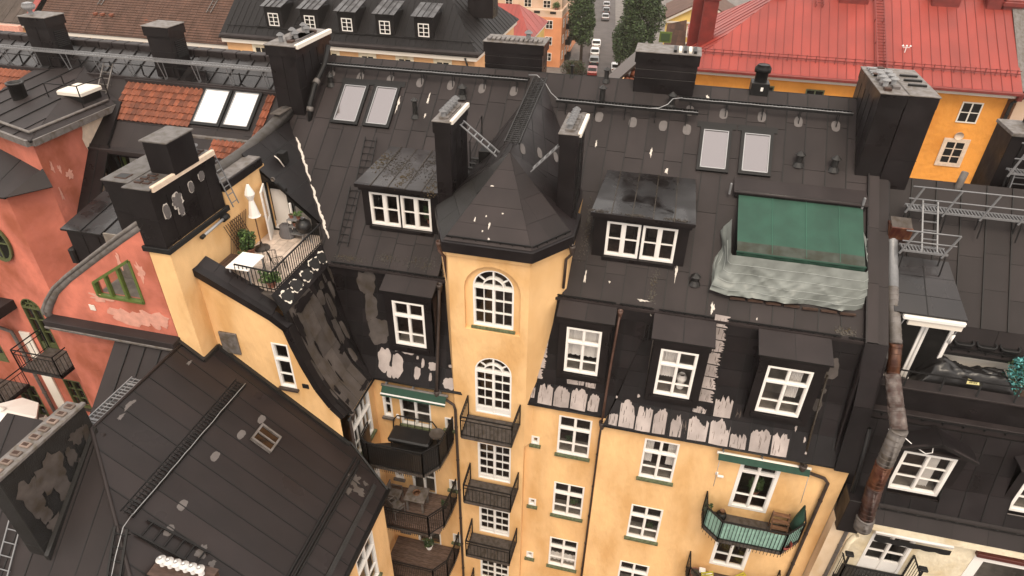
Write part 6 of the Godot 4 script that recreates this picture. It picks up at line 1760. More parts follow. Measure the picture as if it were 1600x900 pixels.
	mb.slab([P(-13.0, -14.75, 6.5), P(-13.0, -12.75, 8.95), P(-13.0, -12.35, 8.95), P(-13.0, -14.3, 6.5)], Vector3(1, 0, 0), 0.12)
	obj("base_flashing", mb, M.tar, ch)
	obj("flashing_roll", tubes([[P(-12.82, -12.62, 9.0), P(-12.78, -13.6, 7.75), P(-12.72, -14.9, 6.2)]], 0.085, 10), M.felt, ch)
	# chimney with white pots at the bottom edge
	var pc := chimney(b, -10.3, -8.85, 6.8, 7.2, -17, -14.42, M.wood, M.wood, 0.05)
	for k in 6: pot(pc, P(-10.15 + k * 0.21, -14.42, 7.05), 0.1, 0.28, M.plastic_white)
	# fittings
	walkway("long black roof walkway along ridge of glossy foreground roof", P(-11.42, -13.72, 12.6), P(-11.42, -13.72, 7.66), Vector3(0.7624, -0.3, 0).normalized(), 0.32, M.iron, 5, Vector3(-0.06, -0.2, 0), "foreground roof walkways")
	walkway("short grey metal grating walkway beside the lean-to roof", P(-13.25, -12.5, 10.9), P(-13.25, -12.5, 9.0), Vector3(1, 0, 0), 0.42, M.zinc, 3, Vector3(0, -0.25, 0), "foreground roof walkways", false)
	var n := Vector3(0.647, 0.7624, 0)
	ladder("roof_ladder", "black roof ladder lying below the walkway on glossy foreground roof", P(-9.75, ry.call(-9.75), 7.75), P(-11.1, ry.call(-11.1), 7.6), Vector3(0, 0, 1), 0.42, 6, M.iron, 0.024, "foreground roof ladders", n * 0.1)
	ladder("roof_ladder", "black roof ladder with pale wire on hip slope at bottom left", P(-10.9, sy.call(6.0), 6.0), P(-11.25, sy.call(7.35), 7.35), Vector3.RIGHT, 0.34, 6, M.iron, 0.024, "foreground roof ladders", Vector3(0, 0.7624, 0.647) * 0.1)
	ladder("metal_ladder", "bare metal ladder on grey roof left of peeling chimney", P(-13.95, sy.call(5.6), 5.6), P(-14.2, sy.call(7.2), 7.2), Vector3.RIGHT, 0.36, 7, M.zinc, 0.014, "foreground roof ladders", Vector3(0, 0.7624, 0.647) * 0.06)
	var wt := thing("lightning_wire", "pale wire running down the hip slope at bottom left", "wire", P(-11.3, -13.5, 7.5))
	obj("wire", tubes([[P(-11.27, -13.7, 7.7), P(-11.2, sy.call(7.3) + 0.14, 7.3), P(-11.15, sy.call(6.8) + 0.15, 6.8), P(-11.0, sy.call(6.0) + 0.15, 6.0)]], 0.012), M.alu, wt)

func pink_building():
	var b := thing("pink_house", "weathered pink house with green framed windows and a polygonal stair tower", "building", P(-18, -34.5, 14))
	var X := Vector3.RIGHT
	var bv := variants(M.black, [0.8, 1.0, 1.2])
	# gable with the slanting green window
	var gp := PackedVector2Array([Vector2(-17.7, -34.5), Vector2(-13.1, -34.5), Vector2(-13.1, -8.6), Vector2(-13.9, -9.1), Vector2(-15.1, -9.93), Vector2(-16.4, -10.85), Vector2(-17.7, -11.95)])
	var wp := PackedVector2Array([Vector2(-15.44, -11.12), Vector2(-13.88, -11.12), Vector2(-13.88, -9.66), Vector2(-15.44, -10.66)])
	var gs := plane(P(0, 0, 12.52), X, Vector3.UP)
	wall(b, "gable_wall", gs, gp, [wp], 0.2, M.pink)
	var mb := MB.new()
	var fr := func(m: MB, a: Vector2, c: Vector2, w: float): m.bar(P(a.x, a.y, 12.56), P(c.x, c.y, 12.56), w, 0.08)
	for i in 4: fr.call(mb, wp[i], wp[(i + 1) % 4], 0.14)
	for u in [-14.95, -14.42]: fr.call(mb, Vector2(u, -11.12), Vector2(u, lerpf(-9.66, -10.66, (u + 13.88) / -1.56)), 0.11)
	var o := obj("slanted_window", mb, M.greenframe, b)
	for q in [[-15.40, -14.98], [-14.9, -14.47], [-14.37, -13.94]]:
		var y0 := lerpf(-9.7, -10.7, (q[0] + 13.88) / -1.56); var y1 := lerpf(-9.7, -10.7, (q[1] + 13.88) / -1.56)
		mb = MB.new()
		mb.slab([P(q[0], -11.08, 12.58), P(q[1], -11.08, 12.58), P(q[1], y1, 12.58), P(q[0], y0, 12.58)], Vector3(0, 0, 1), 0.006)
		obj("pane", mb, M.glass, o)
	mb = MB.new()
	mb.box(P(-15.6, -11.6, 13.6), P(-13.7, -9.6, 13.55)); mb.box(P(-15.6, -11.2, 13.6), P(-13.7, -11.15, 12.7))
	obj("room_interior", mb, M.roomlight, b)
	for q in [[-14.5, -11.75, 0.9, 0.28], [-13.75, -11.7, 0.5, 0.32], [-15.4, -11.2, 0.35, 0.14], [-14.2, -9.75, 0.06, 0.3], [-13.6, -10.0, 0.12, 0.3]]:
		flake(b, gs, q[0], q[1], q[2], q[3], M.pink_pale, 0.4, "faded_plaster", 0.006, 2.0)
	for q in [[-16.6, -13.0, 0.7, 0.16], [-16.3, -14.4, 0.6, 0.3], [-16.0, -13.4, 0.5, 0.1]]:
		flake(b, gs, q[0], q[1], q[2], q[3], shade(M.pink, 0.9), 0.35, "plaster_stain", 0.005, 2.0)
	blk(b, "wall_grille", P(-15.95, -11.72, 12.52), P(-15.75, -11.52, 12.49), M.offwhite)
	# broad rounded coping over the gable, ending in a curl at the left
	mb = MB.new(true)
	var cp := [P(-13.12, -8.5, 12.62), P(-13.9, -9.02, 12.62), P(-15.1, -9.85, 12.62), P(-16.3, -10.7, 12.62), P(-17.0, -11.25, 12.6), P(-17.45, -11.75, 12.56), P(-17.68, -12.1, 12.5), P(-17.62, -12.25, 12.45)]
	mb.tube(cp, [0.14, 0.14, 0.14, 0.14, 0.145, 0.15, 0.14, 0.1], 10)
	obj("coping", mb, M.zincdull, b)
	mb = MB.new(true)
	for i in cp.size(): cp[i] += Vector3(-0.02, 0.13, 0.1)
	mb.tube(cp, 0.06, 8)
	obj("coping_roll", mb, M.zincdull, b)
	blk(b, "ledge", P(-17.6, -12.42, 12.55), P(-13.02, -12.2, 12.16), shade(M.felt, 1.0))
	blk(b, "ledge_edge", P(-17.6, -12.47, 12.2), P(-13.02, -12.4, 12.13), M.zincdull)
	mb = MB.new()
	mb.quad(P(-17.7, -34.5, 16), P(-17.7, -34.5, 12.52), P(-17.7, -11.95, 12.52), P(-17.7, -11.95, 16))
	mb.quad(P(-17.7, -11.95, 12.6), P(-13.1, -11.95, 12.6), P(-13.1, -11.95, 18), P(-17.7, -11.95, 18))
	obj("house_body", mb, M.pink, b)
	# tower: east face, canted corner, south bay
	mb = MB.new()
	mb.quad(P(-20.36, -34.5, 16.41), P(-20.36, -34.5, 20.6), P(-20.36, -8.25, 20.6), P(-20.36, -8.25, 16.41))
	mb.quad(P(-23.6, -34.5, 17.45), P(-20.36, -34.5, 16.41), P(-20.36, -8.25, 16.41), P(-23.6, -8.25, 17.45))
	mb.quad(P(-21.18, -34.5, 15.4), P(-20.36, -34.5, 16.41), P(-20.36, -9.85, 16.41), P(-21.18, -9.85, 15.4))
	obj("tower_wall", mb, M.pink, b)
	var es := plane(P(-20.36, 0, 0), Vector3(0, 0, -1), Vector3.UP)
	flake(b, es, 18.95, -8.95, 0.62, 0.75, M.cream_patch, 0.12, "bare_plaster", 0.012, 2.2)
	flake(b, es, 18.75, -9.9, 0.42, 0.7, M.cream_patch, 0.14, "bare_plaster", 0.0125, 2.2)
	flake(b, es, 18.55, -10.7, 0.2, 0.5, M.cream_patch, 0.16, "bare_plaster", 0.013, 2.2)
	flake(b, es, 19.3, -8.6, 0.4, 0.3, M.cream_patch, 0.14, "bare_plaster", 0.0135, 2.2)
	for q in [[17.3, -9.9, 0.14, 0.16], [17.0, -9.55, 0.06, 0.14], [17.6, -10.9, 0.08, 0.1], [17.5, -11.5, 0.16, 0.22], [16.75, -9.4, 0.05, 0.2], [17.35, -11.15, 0.05, 0.07], [16.7, -10.4, 0.04, 0.25], [17.2, -11.9, 0.08, 0.14]]:
		flake(b, es, q[0], q[1], q[2], q[3], M.pink_pale, 0.45, "faded_plaster", 0.01, 2.0)
	var sb := plane(P(0, 0, 15.4), X, Vector3.UP)
	var hs := [arch(-22.95, -17.2, 0.86, 2.75), rect(-25.6, -21.9, -24.55, -19.4), rect(-22.75, -20.1, -21.9, -18.55), rect(-26.4, -18.2, -25.2, -16.6)]
	wall(b, "bay_wall", sb, rect(-30, -34.5, -21.18, -9.85), hs, 0.2, M.pink)
	window(b, "arched_window", at(-22.52, -17.2, 15.4), 0.86, 2.75, {"arch": true, "mat": M.greendull, "low": 3, "kick": 0.5, "room": 0.8})
	window(b, "window", at(-25.07, -21.9, 15.4), 1.05, 2.5, {"mat": M.greendull, "low": 3, "kick": 0.6, "room": 0.8})
	window(b, "window", at(-22.32, -20.1, 15.4), 0.85, 1.55, {"mat": M.greendull, "low": 3, "sill": M.pipe, "room": 0.8})
	window(b, "window", at(-25.8, -18.2, 15.4), 1.2, 1.6, {"mat": M.greendull, "low": 3, "kick": 0.3, "room": 0.8})
	# oval window
	mb = MB.new()
	var c := P(-22.5, -11.95, 15.37)
	for i in 20:
		var a0 := TAU * i / 20; var a1 := TAU * (i + 1) / 20
		var q := []
		for e in [[0.85, a0], [1.0, a0], [1.0, a1], [0.85, a1]]: q.append(c + Vector3(cos(e[1]) * 0.55 * e[0], sin(e[1]) * 0.78 * e[0], 0))
		mb.slab(q, Vector3(0, 0, 1), 0.08)
	mb.bar(c + Vector3(-0.5, 0, 0.03), c + Vector3(0.5, 0, 0.03), 0.05); mb.bar(c + Vector3(0, -0.72, 0.03), c + Vector3(0, 0.72, 0.03), 0.05)
	o = obj("oval_window", mb, M.greendull, b)
	mb = MB.new(true)
	mb.lathe([[0, 0], [0.5, 0], [0.5, 0.02], [0, 0.021]], Transform3D(Basis(Vector3(1, 0, 0), Vector3(0, 0, 1), Vector3(0, -1.45, 0)), c + Vector3(0, 0, 0.005)), 20)
	obj("pane", mb, M.farglass, o)
	# eaves and roof of the tower
	mb = MB.new()
	for q in [[[-20.2, 16.25], [-20.2, 20.4]], [[-23.6, 17.32], [-20.2, 16.25]]]:
		var a := P(q[0][0], -8.3, q[0][1]); var e := P(q[1][0], -8.3, q[1][1])
		mb.bar(a, e, 0.3, 0.22)
	obj("eaves_band", mb, M.zincdull, b)
	var tr := variants(M.felt, [0.92, 1.02, 1.12])
	facet(b, "tower_roof", [P(-20.1, -8.2, 16.15), P(-20.1, -8.2, 20.5), P(-22.4, -7.35, 21.5)], 3, 2, tr, {"seam": 0.02})
	facet(b, "tower_roof", [P(-24.5, -8.2, 17.55), P(-20.1, -8.2, 16.15), P(-22.4, -7.35, 21.5), P(-24.5, -7.35, 22.0)], 6, 2, tr, {"seam": 0.05, "seam_mat": M.iron})
	blk(b, "roof_gutter", P(-24.0, -8.2, 17.6), P(-23.6, -8.05, 17.3), M.iron)
	obj("eaves_roll", tubes([[P(-24.4, -8.05, 17.75), P(-20.4, -8.05, 16.5), P(-20.35, -8.05, 20.0)]], 0.06, 8), M.zincdull, b)
	# small three-sided roof over the bay
	facet(b, "bay_roof", [P(-24.4, -9.9, 15.15), P(-20.95, -9.9, 15.15), P(-20.36, -9.35, 16.41), P(-23.6, -9.2, 17.45)], 3, 1, variants(M.felt, [0.8, 0.9]), {"seam": 0.03})
	facet(b, "bay_roof", [P(-20.95, -9.9, 15.15), P(-20.0, -9.85, 16.2), P(-20.36, -9.3, 16.41)], 1, 1, tr, {"seam": 0.0})
	# black box dormer with a wet lid
	var db := blk(b, "box_dormer", P(-18.55, -14.5, 17.0), P(-15.6, -10.55, 14.85), M.black)
	facet(b, "box_dormer_roof", [P(-18.65, -10.53, 14.75), P(-15.5, -10.53, 14.75), P(-15.5, -10.1, 17.1), P(-18.65, -10.1, 17.1)], 4, 1, variants(M.wet, [1.1, 1.4]), {"seam": 0.045, "seam_mat": M.iron})
	for k in 4: blk(b, "cladding_fold", P(-17.95 + k * 0.6, -14.4, 14.86), P(-17.93 + k * 0.6, -10.7, 14.83), M.iron, 0.004)
	blk(b, "wall_lantern", P(-18.75, -11.85, 15.1), P(-18.5, -11.3, 14.75), M.iron, 0.05)
	# balconies
	for q in [[-22.6, -20.75, -16.85, 14.05], [-27.0, -24.75, -19.35, 14.2]]:
		balcony(b, [[q[0], 15.4], [q[0], q[3]], [q[1], q[3]], [q[1], 15.4]], q[2], q[2] + 0.95, 0.12, M.concrete, M.iron, 0.16, null, 0.0, 0.2)
	pipe_run(b, [P(-24.7, -15.7, 15.1), P(-24.5, -16.0, 15.2), P(-23.95, -16.2, 15.25), P(-23.9, -16.9, 15.25), P(-23.9, -34, 15.25)], 0.07, M.zincdull)
	blk(b, "pilaster", P(-23.7, -34.5, 15.4), P(-23.2, -16.2, 15.32), M.offwhite)
	blk(b, "corner_canopy", P(-25.5, -15.0, 15.4), P(-23.2, -14.6, 14.4), M.felt)
	for k in 6: blk(b, "clay_course", P(-26.5, -14.6 + k * 0.16, 15.4), P(-23.9, -14.48 + k * 0.16, 15.0 + k * 0.05), M.tile, 0.03)
	# the terrace with the umbrella, low on the left
	var dk := thing("garden_deck", "wooden deck with black lattice railing low on the left", "deck", P(-24.5, -21.1, 13.6))
	for k in 9: blk(dk, "plank", P(-28.0, -21.1, 15.3 - k * 0.32), P(-22.3, -21.03, 15.3 - k * 0.32 - 0.3), M.wood, 0.006)
	blk(dk, "deck_beam", P(-28.0, -21.4, 12.45), P(-22.3, -21.1, 12.38), M.offwhite)
	mb = MB.new()
	mb.bar(P(-28, -20.1, 12.5), P(-22.3, -20.1, 12.5), 0.05); mb.bar(P(-22.3, -20.1, 12.5), P(-22.3, -20.1, 15.3), 0.05)
	for k in 19:
		mb.bar(P(-28 + k * 0.3, -21.0, 12.5), P(-27.7 + k * 0.3, -20.1, 12.5), 0.02); mb.bar(P(-27.7 + k * 0.3, -21.0, 12.5), P(-28 + k * 0.3, -20.1, 12.5), 0.02)
	obj("lattice_railing", mb, M.iron, dk)
	var um := thing("parasol", "open cream parasol on the wooden deck at left edge", "parasol", P(-23.6, -21, 13.3))
	mb = MB.new()
	mb.lathe([[1.15, -0.1], [1.15, 0.0], [0.55, 0.27], [0.0, 0.5]], Transform3D(Basis(Vector3.UP, 0.3), P(-23.6, -19.0, 13.3)), 8)
	obj("canopy", mb, M.cloth, um)
	mb = MB.new()
	mb.lathe([[0.16, 0.48], [0.02, 0.62]], Transform3D(Basis(), P(-23.6, -19.0, 13.3)), 8)
	obj("vent_cap", mb, M.cloth, um)
	obj("pole", tubes([[P(-23.6, -21, 13.3), P(-23.6, -18.6, 13.3)]], 0.025, 8), M.woodlight, um)
	var tb := thing("round_table", "round pale wooden table beside the cream parasol", "table", P(-22.95, -21, 13.9))
	mb = MB.new(true)
	mb.lathe([[0, 0.7], [0.42, 0.7], [0.42, 0.74], [0, 0.745]], Transform3D(Basis(), P(-22.95, -21, 14.1)), 22)
	obj("tabletop", mb, M.stone, tb)
	obj("pedestal", tubes([[P(-22.95, -21, 14.1), P(-22.95, -20.3, 14.1)]], 0.05, 8), M.stone, tb)
	for k in 2: tag(patio_chair("", P(-22.6 - k * 0.9, -21.03, 14.75 - k * 0.05), PI + 0.4 * k, M.offwhite), ["pale chair right of the round deck table", "pale chair left of the round deck table"][k], "chair", "deck chairs")
	var ev := thing("shrub", "bright green shrubs at left edge below the grey roof", "plant", P(-19.5, -30, 5))
	leaves(ev, "foliage", P(-20.2, -19.5, 8.6), Vector3(1.6, 2.0, 1.6), 1600, 0.2, [M.leafbright, M.leaf], 14, 41)
	obj("stem", tubes([[P(-20.2, -34.5, 8.6), P(-20.2, -20, 8.6)]], 0.12, 7), M.bark, ev)
	var pl := thing("patio_cover", "white parasol corner behind wing chimney over pink courtyard", "parasol", P(-20, -12, 18.6))
	mb = MB.new()
	mb.slab([P(-19.0, -11.75, 16.9), P(-17.4, -11.75, 16.9), P(-17.4, -11.35, 18.2), P(-19.3, -11.35, 18.2)], Vector3.UP, 0.05)
	obj("canopy", mb, M.cloth, pl)
	obj("pole", tubes([[P(-18.2, -14.5, 17.5), P(-18.2, -11.5, 17.5)]], 0.03, 6), M.alu, pl)

func left_roof():
	var b := thing("left_house", "neighbouring house with dark roof, patches of red tiles and two white skylights", "building", P(-24, -34.5, 22))
	var X := Vector3.RIGHT
	var c36 := cos(deg_to_rad(36)); var s36 := sin(deg_to_rad(36))
	var S := func(w: float) -> float: return (w - 16.05) / c36
	var ur := plane(P(0, -11.25, 16.05), X, Vector3(0, s36, -c36))
	var fv := variants(M.felt, [0.88, 1.0, 1.08])
	sheets(b, "roof_slope", ur, rect(-42, S.call(18.6), -13.5, S.call(21.2)), steps(-42.2, -13.4, 26, 0.05), [S.call(18.6), S.call(19.6), S.call(21.2)], fv, {"seam": 0.012, "stagger": 0.1})
	# flatter glossy band up to the ridge
	facet(b, "ridge_band", [P(-42, -7.5, 21.15), P(-13.5, -7.5, 21.15), P(-13.5, -6.85, 22.5), P(-42, -6.85, 22.5)], 44, 1, variants(M.wet, [1.4, 1.8, 2.2]), {"seam": 0.05, "seam_mat": M.iron})
	blk(b, "band_edge", P(-42, -7.6, 21.25), P(-13.5, -7.46, 21.08), M.felt)
	# ridge coping in separate plates
	for k in 46: blk(b, "ridge_plate", P(-13.7 - k * 0.62, -6.86, 22.9), P(-13.12 - k * 0.62, -6.62, 22.45), fv[k % 3], 0.03)
	var mb := MB.new()
	mb.slab([P(-13.5, -6.75, 22.9), P(-42, -6.75, 22.9), P(-42, -11.5, 29.5), P(-13.5, -11.5, 29.5)], Vector3(0, 0.8, -0.58), 0.02)
	mb.quad(P(-13.5, -34.5, 29.3), P(-42, -34.5, 29.3), P(-42, -11.4, 29.3), P(-13.5, -11.4, 29.3))
	obj("rear_slope", mb, M.felt, b)
	# steep black skirt with the green window
	wall(b, "steep_skirt", plane(P(0, -9.4, 18.6), X, Vector3(0, 0.985, 0.17).normalized()), rect(-42, -5.6, -13.9, 0.02), [rect(-19.6, -1.25, -17.0, -0.25)], 0.15, M.black)
	window(b, "window", Transform3D(Basis(Vector3.RIGHT, -0.17), P(-18.3, -10.63, 18.82)), 2.6, 1.0, {"mat": M.greenframe, "leaves": 2, "room": 0.9, "curtains": [[0.06, 0.42, 0.05, 0.95]], "casing": 0.11})
	facet(b, "slanted_skirt", [P(-20.34, -11.6, 16.75), P(-19.5, -11.6, 16.75), P(-19.5, -9.2, 18.55), P(-20.34, -9.2, 18.55)], 2, 1, [M.black], {"seam": 0.03})
	facet(b, "slanted_skirt", [P(-20.34, -9.25, 18.55), P(-19.62, -9.25, 18.55), P(-19.9, -8.1, 20.15), P(-20.34, -8.1, 20.15)], 1, 1, [M.black], {"seam": 0.0})
	blk(b, "skirt_lip", P(-42, -9.45, 18.75), P(-13.9, -9.3, 18.4), M.felt)
	for k in 6: blk(b, "cladding_fold", P(-19.2 - k * 0.7 + (0.0), -9.5, 18.6), P(-19.17 - k * 0.7, -14.5, 18.52), M.iron, 0.004)
	# tiles
	var tv := variants(M.tile, [0.62, 0.78, 0.9, 1.0, 1.12, 1.3])
	for f in [[-20.12, -16.78, 19.66, 21.0, 17, 6], [-15.6, -13.9, 18.75, 19.35, 10, 3], [-14.15, -13.85, 19.4, 21.05, 2, 6], [-30.5, -23.9, 19.7, 21.05, 30, 5]]:
		tiles(b, ur, f[0], f[1], S.call(f[2]), S.call(f[3]), f[4], f[5], tv)
	blk(b, "tile_flashing", P(-20.25, -7.62, 21.12), P(-13.8, -7.5, 20.98), M.felt)
	for q in [[-16.66, -15.68], [-15.42, -14.46]]: skylight(b, ur, q[0], q[1], S.call(19.82), S.call(20.98), M.skywhite)
	blk(b, "corrugated_flashing", P(-16.8, -8.95, 19.7), P(-13.9, -8.78, 19.3), M.zincdull)
	facet(b, "verge_strip", [P(-13.85, -9.3, 18.7), P(-13.45, -9.3, 18.7), P(-13.45, -7.5, 21.2), P(-13.85, -7.5, 21.2)], 1, 3, fv, {"seam": 0.0})
	# ridge chimneys with louvres
	for q in [[-24.45, -23.35], [-18.98, -18.0]]:
		var ch := chimney(b, q[0], q[1], 21.3, 22.15, -7.4, -5.55, M.black, M.zincdull, 0.06)
		for k in 9: blk(ch, "louvre", P(q[1] - 0.01, -6.7 + k * 0.07, 22.05), P(q[1] + 0.035, -6.67 + k * 0.07, 21.5), M.iron, 0.004)
	var cw := thing("chimney_cowl", "shiny metal wind cowl on left neighbour's chimney", "vent", P(-24.2, -5.5, 21.6))
	mb = MB.new(true)
	mb.lathe([[0.08, -0.05], [0.08, 0.1], [0.2, 0.14], [0.24, 0.25], [0.18, 0.36], [0, 0.4]], Transform3D(Basis(), P(-24.25, -5.5, 21.65)), 14)
	obj("cowl", mb, M.alu, cw)
	# walkways
	walkway("pale metal ridge walkway of left neighbour, long and grated", P(-42, -6.72, 21.05), P(-13.7, -6.70, 21.05), Vector3(0, 0, 1), 0.28, M.zinc, 20, Vector3(0, -0.75, -0.15), "walkways of left neighbour", false)
	var rr := thing("roof_rail", "thin dark safety rail below pale ridge walkway of left neighbour", "railing", P(-28, -7.2, 21.4))
	mb = MB.new()
	mb.bar(P(-42, -7.05, 21.3), P(-13.6, -7.05, 21.3), 0.03)
	for k in 20: mb.bar(P(-14 - k * 1.4, -7.4, 21.3), P(-14 - k * 1.4, -7.0, 21.3), 0.04)
	obj("rail", mb, M.iron, rr)
	ladder("metal_ladder", "short metal ladder on grey roof right of the roof hatch", P(-20.9, -8.05, 20.4), P(-21.15, -7.2, 21.45), X, 0.42, 5, M.zincdull, 0.018, "", Vector3(0, 0.1, 0.06))
	var rh := thing("roof_hatch", "cream lidded roof hatch with thin railing on pink tower roof", "hatch", P(-22, -8, 20.3))
	blk(rh, "upstand", P(-21.6, -8.6, 20.1), P(-20.65, -7.7, 19.2), M.iron)
	blk(rh, "lid", P(-21.68, -7.7, 20.2), P(-20.6, -7.55, 19.15), M.offwhite, 0.04)
	mb = MB.new()
	var rp := [P(-22.0, -7.25, 19.9), P(-21.9, -7.25, 19.0), P(-20.5, -7.25, 19.0), P(-20.45, -7.25, 20.2)]
	for i in 4:
		mb.bar(rp[i], rp[i] - Vector3(0, 0.9, 0), 0.03)
		if i < 3: mb.bar(rp[i], rp[i + 1], 0.03)
	obj("guard_rail", mb, M.iron, rh)
	var vp := thing("vent_pipe", "thick dark vent pipe on pink tower roof", "vent", P(-24.2, -8, 18.6))
	mb = MB.new(true)
	mb.lathe([[0.26, -0.3], [0.26, 0.5], [0.3, 0.5], [0.3, 0.56], [0.22, 0.56], [0.22, 0.3], [0, 0.3]], Transform3D(Basis(), P(-23.1, -7.85, 18.9)), 16)
	obj("pipe", mb, M.tar, vp)

# interlocking clay tiles, each a curved piece
func tiles(b: Node3D, surf: Callable, x0: float, x1: float, y0: float, y1: float, nx: int, ny: int, tv: Array):
	var dx := (x1 - x0) / nx; var dy := (y1 - y0) / ny
	var cnt := 0
	for j in ny:
		for i in nx:
			var mb := MB.new()
			var xa := x0 + i * dx; var ya := y0 + j * dy - 0.03
			var prof := [[0.0, 0.055], [0.22, 0.075], [0.4, 0.05], [0.55, 0.025], [0.8, 0.025], [1.0, 0.055]]
			var lift := rng.randf() * 0.012
			for k in 5:
				var a = prof[k]; var c = prof[k + 1]
				var p0: Vector3 = surf.call(xa + a[0] * dx, ya, a[1] + 0.03 + lift); var p1: Vector3 = surf.call(xa + c[0] * dx, ya, c[1] + 0.03 + lift)
				var p2: Vector3 = surf.call(xa + c[0] * dx, ya + dy + 0.05, c[1] - 0.012); var p3: Vector3 = surf.call(xa + a[0] * dx, ya + dy + 0.05, a[1] - 0.012)
				mb.quad(p0, p1, p2, p3)
				mb.quad(surf.call(xa + a[0] * dx, ya, a[1] - 0.01), surf.call(xa + c[0] * dx, ya, c[1] - 0.01), p1, p0)
			obj("roof_tile", mb, tv[rng.randi() % tv.size()], b)
			cnt += 1

# ---------- neighbour on the right ----------
func right_building():
	var b := thing("right_house", "cream neighbouring house with black steep roof, pediment dormers and roof terrace", "building", P(10, -34.5, 15))
	var X := Vector3.RIGHT
	var bv := variants(M.black, [0.9, 1.0, 1.2, 1.4])
	var fv := variants(M.felt, [0.72, 0.8, 0.88, 0.95])
	wall(b, "facade", plane(P(0, 0, 15.02), X, Vector3.UP), rect(7.56, -34.5, 16, -16.95), [rect(8.4, -19.85, 9.65, -17.6), rect(11.35, -22.5, 13.6, -17.75)], 0.25, M.cream)
	window(b, "balcony_door", at(9.025, -19.85, 15.02), 1.25, 2.25, {"low": 3, "kick": 0.72, "casing": 0.08, "room_mat": M.roomlight})
	window(b, "loggia_window", at(12.475, -22.5, 15.1), 2.25, 4.75, {"leaves": 1, "casing": 0.30, "low": 1, "room_mat": M.roomlight, "proud": 0.1})
	blk(b, "loggia_lintel", P(11.3, -17.74, 15.1), P(14, -17.60, 14.86), shade(M.redroof, 0.35, Color(1, 1.6, 1.8)))
	var mb := MB.new()
	mb.box(P(6.995, -34.5, 15.4), P(7.56, -17.0, 14.62))
	obj("wall_pier", mb, M.peach, b)
	blk(b, "cornice", P(7.55, -17.25, 15.02), P(16, -16.98, 14.7), M.cream)
	# mansard
	var prof := [[-0.25, -16.95], [0.12, -16.45], [0.42, -15.6], [0.72, -14.3], [0.85, -13.75]]
	var mS := skirt(P(0, 0, 15.0), X, prof)
	var hm := [rect(8.3, -16.1, 9.76, -14.45), rect(11.6, -16.1, 13.0, -14.45)]
	sheets(b, "mansard_roof", mS, rect(7.02, -16.95, 16, -13.75), [6.9, 7.5, 8.3, 9.03, 9.76, 10.4, 11.0, 11.6, 12.3, 13.0, 13.8, 14.6, 16.1], [-16.95, -16.45, -15.6, -14.9, -14.3, -13.75], bv, {"holes": hm, "tilt": 0.008})
	snow_guard(b, P(7.9, -16.6, 15.0), P(16, -16.6, 15.0), 15, M.iron, Vector3(0, 0.1, 0.06))
	facet(b, "eaves_roof", [P(7.4, -16.95, 14.68), P(16, -16.95, 14.68), P(16, -16.45, 15.1), P(7.4, -16.45, 15.1)], 9, 1, fv, {"seam": 0.01})
	for q in [[8.06, 9.98, 9.03, 1.42], [11.38, 13.3, 12.34, 1.42]]:
		var d := wall(b, "dormer", plane(P(0, 0, 15.42), X, Vector3.UP), PackedVector2Array([Vector2(q[0], -16.2), Vector2(q[1], -16.2), Vector2(q[1], -14.15), Vector2((q[0] + q[1]) / 2, -13.75), Vector2(q[0], -14.15)]), [rect(q[2] - q[3] / 2, -16.05, q[2] + q[3] / 2, -14.4)], 0.14, M.black)
		mb = MB.new()
		mb.quad(P(q[1], -16.2, 15.42), P(q[1], -16.2, 16.2), P(q[1], -14.15, 16.2), P(q[1], -14.15, 15.42)); mb.quad(P(q[0], -16.2, 16.2), P(q[0], -16.2, 15.42), P(q[0], -14.15, 15.42), P(q[0], -14.15, 16.2))
		obj("dormer_cheek", mb, M.black, d)
		var m: float = (q[0] + q[1]) / 2
		facet(b, "pediment_roof", [P(q[0] - 0.15, -14.22, 15.15), P(m, -13.72, 15.15), P(m, -13.72, 16.3), P(q[0] - 0.15, -14.22, 16.3)], 1, 1, bv, {"seam": 0.0})
		facet(b, "pediment_roof", [P(m, -13.72, 15.15), P(q[1] + 0.15, -14.22, 15.15), P(q[1] + 0.15, -14.22, 16.3), P(m, -13.72, 16.3)], 1, 1, bv, {"seam": 0.0})
		mb = MB.new()
		mb.bar(P(q[0] - 0.15, -14.25, 15.2), P(m, -13.76, 15.2), 0.09, 0.1); mb.bar(P(m, -13.76, 15.2), P(q[1] + 0.15, -14.25, 15.2), 0.09, 0.1)
		mb.bar(P(q[0] - 0.05, -14.27, 15.36), P(q[1] + 0.05, -14.27, 15.36), 0.12, 0.08)
		obj("pediment", mb, M.felt, d)
		window(b, "window", at(q[2], -16.05, 15.42), q[3], 1.65, {"low": 3, "casing": 0.09, "room": 0.6, "below": 0.0, "ledge": 1, "room_mat": M.room, "curtains": [[0.62, 0.8, 0.05, 1.0]]})
	# terrace
	blk(b, "terrace_ledge", P(7.1, -13.85, 16.5), P(16, -13.5, 15.95), M.felt)
	blk(b, "terrace_parapet", P(7.1, -13.55, 16.5), P(16, -12.72, 16.18), M.black)
	blk(b, "parapet_cap", P(7.1, -12.72, 16.55), P(16, -12.66, 16.12), M.felt)
	snow_guard(b, P(7.3, -13.62, 15.92), P(16, -13.62, 15.92), 16, M.iron, Vector3(0, 0.07, 0))
	blk(b, "terrace_floor", P(7.1, -13.3, 17.9), P(16, -13.2, 16.4), M.wood)
	mb = MB.new()
	mb.bar(P(7.5, -12.22, 16.35), P(16, -12.22, 16.35), 0.035)
	for k in 10: mb.bar(P(7.9 + k * 0.95, -12.7, 16.2), P(7.95 + k * 0.95, -12.22, 16.35), 0.045)
	obj("terrace_railing", mb, M.iron, b)
	# upper roof
	var c36 := cos(deg_to_rad(33)); var s36 := sin(deg_to_rad(33))
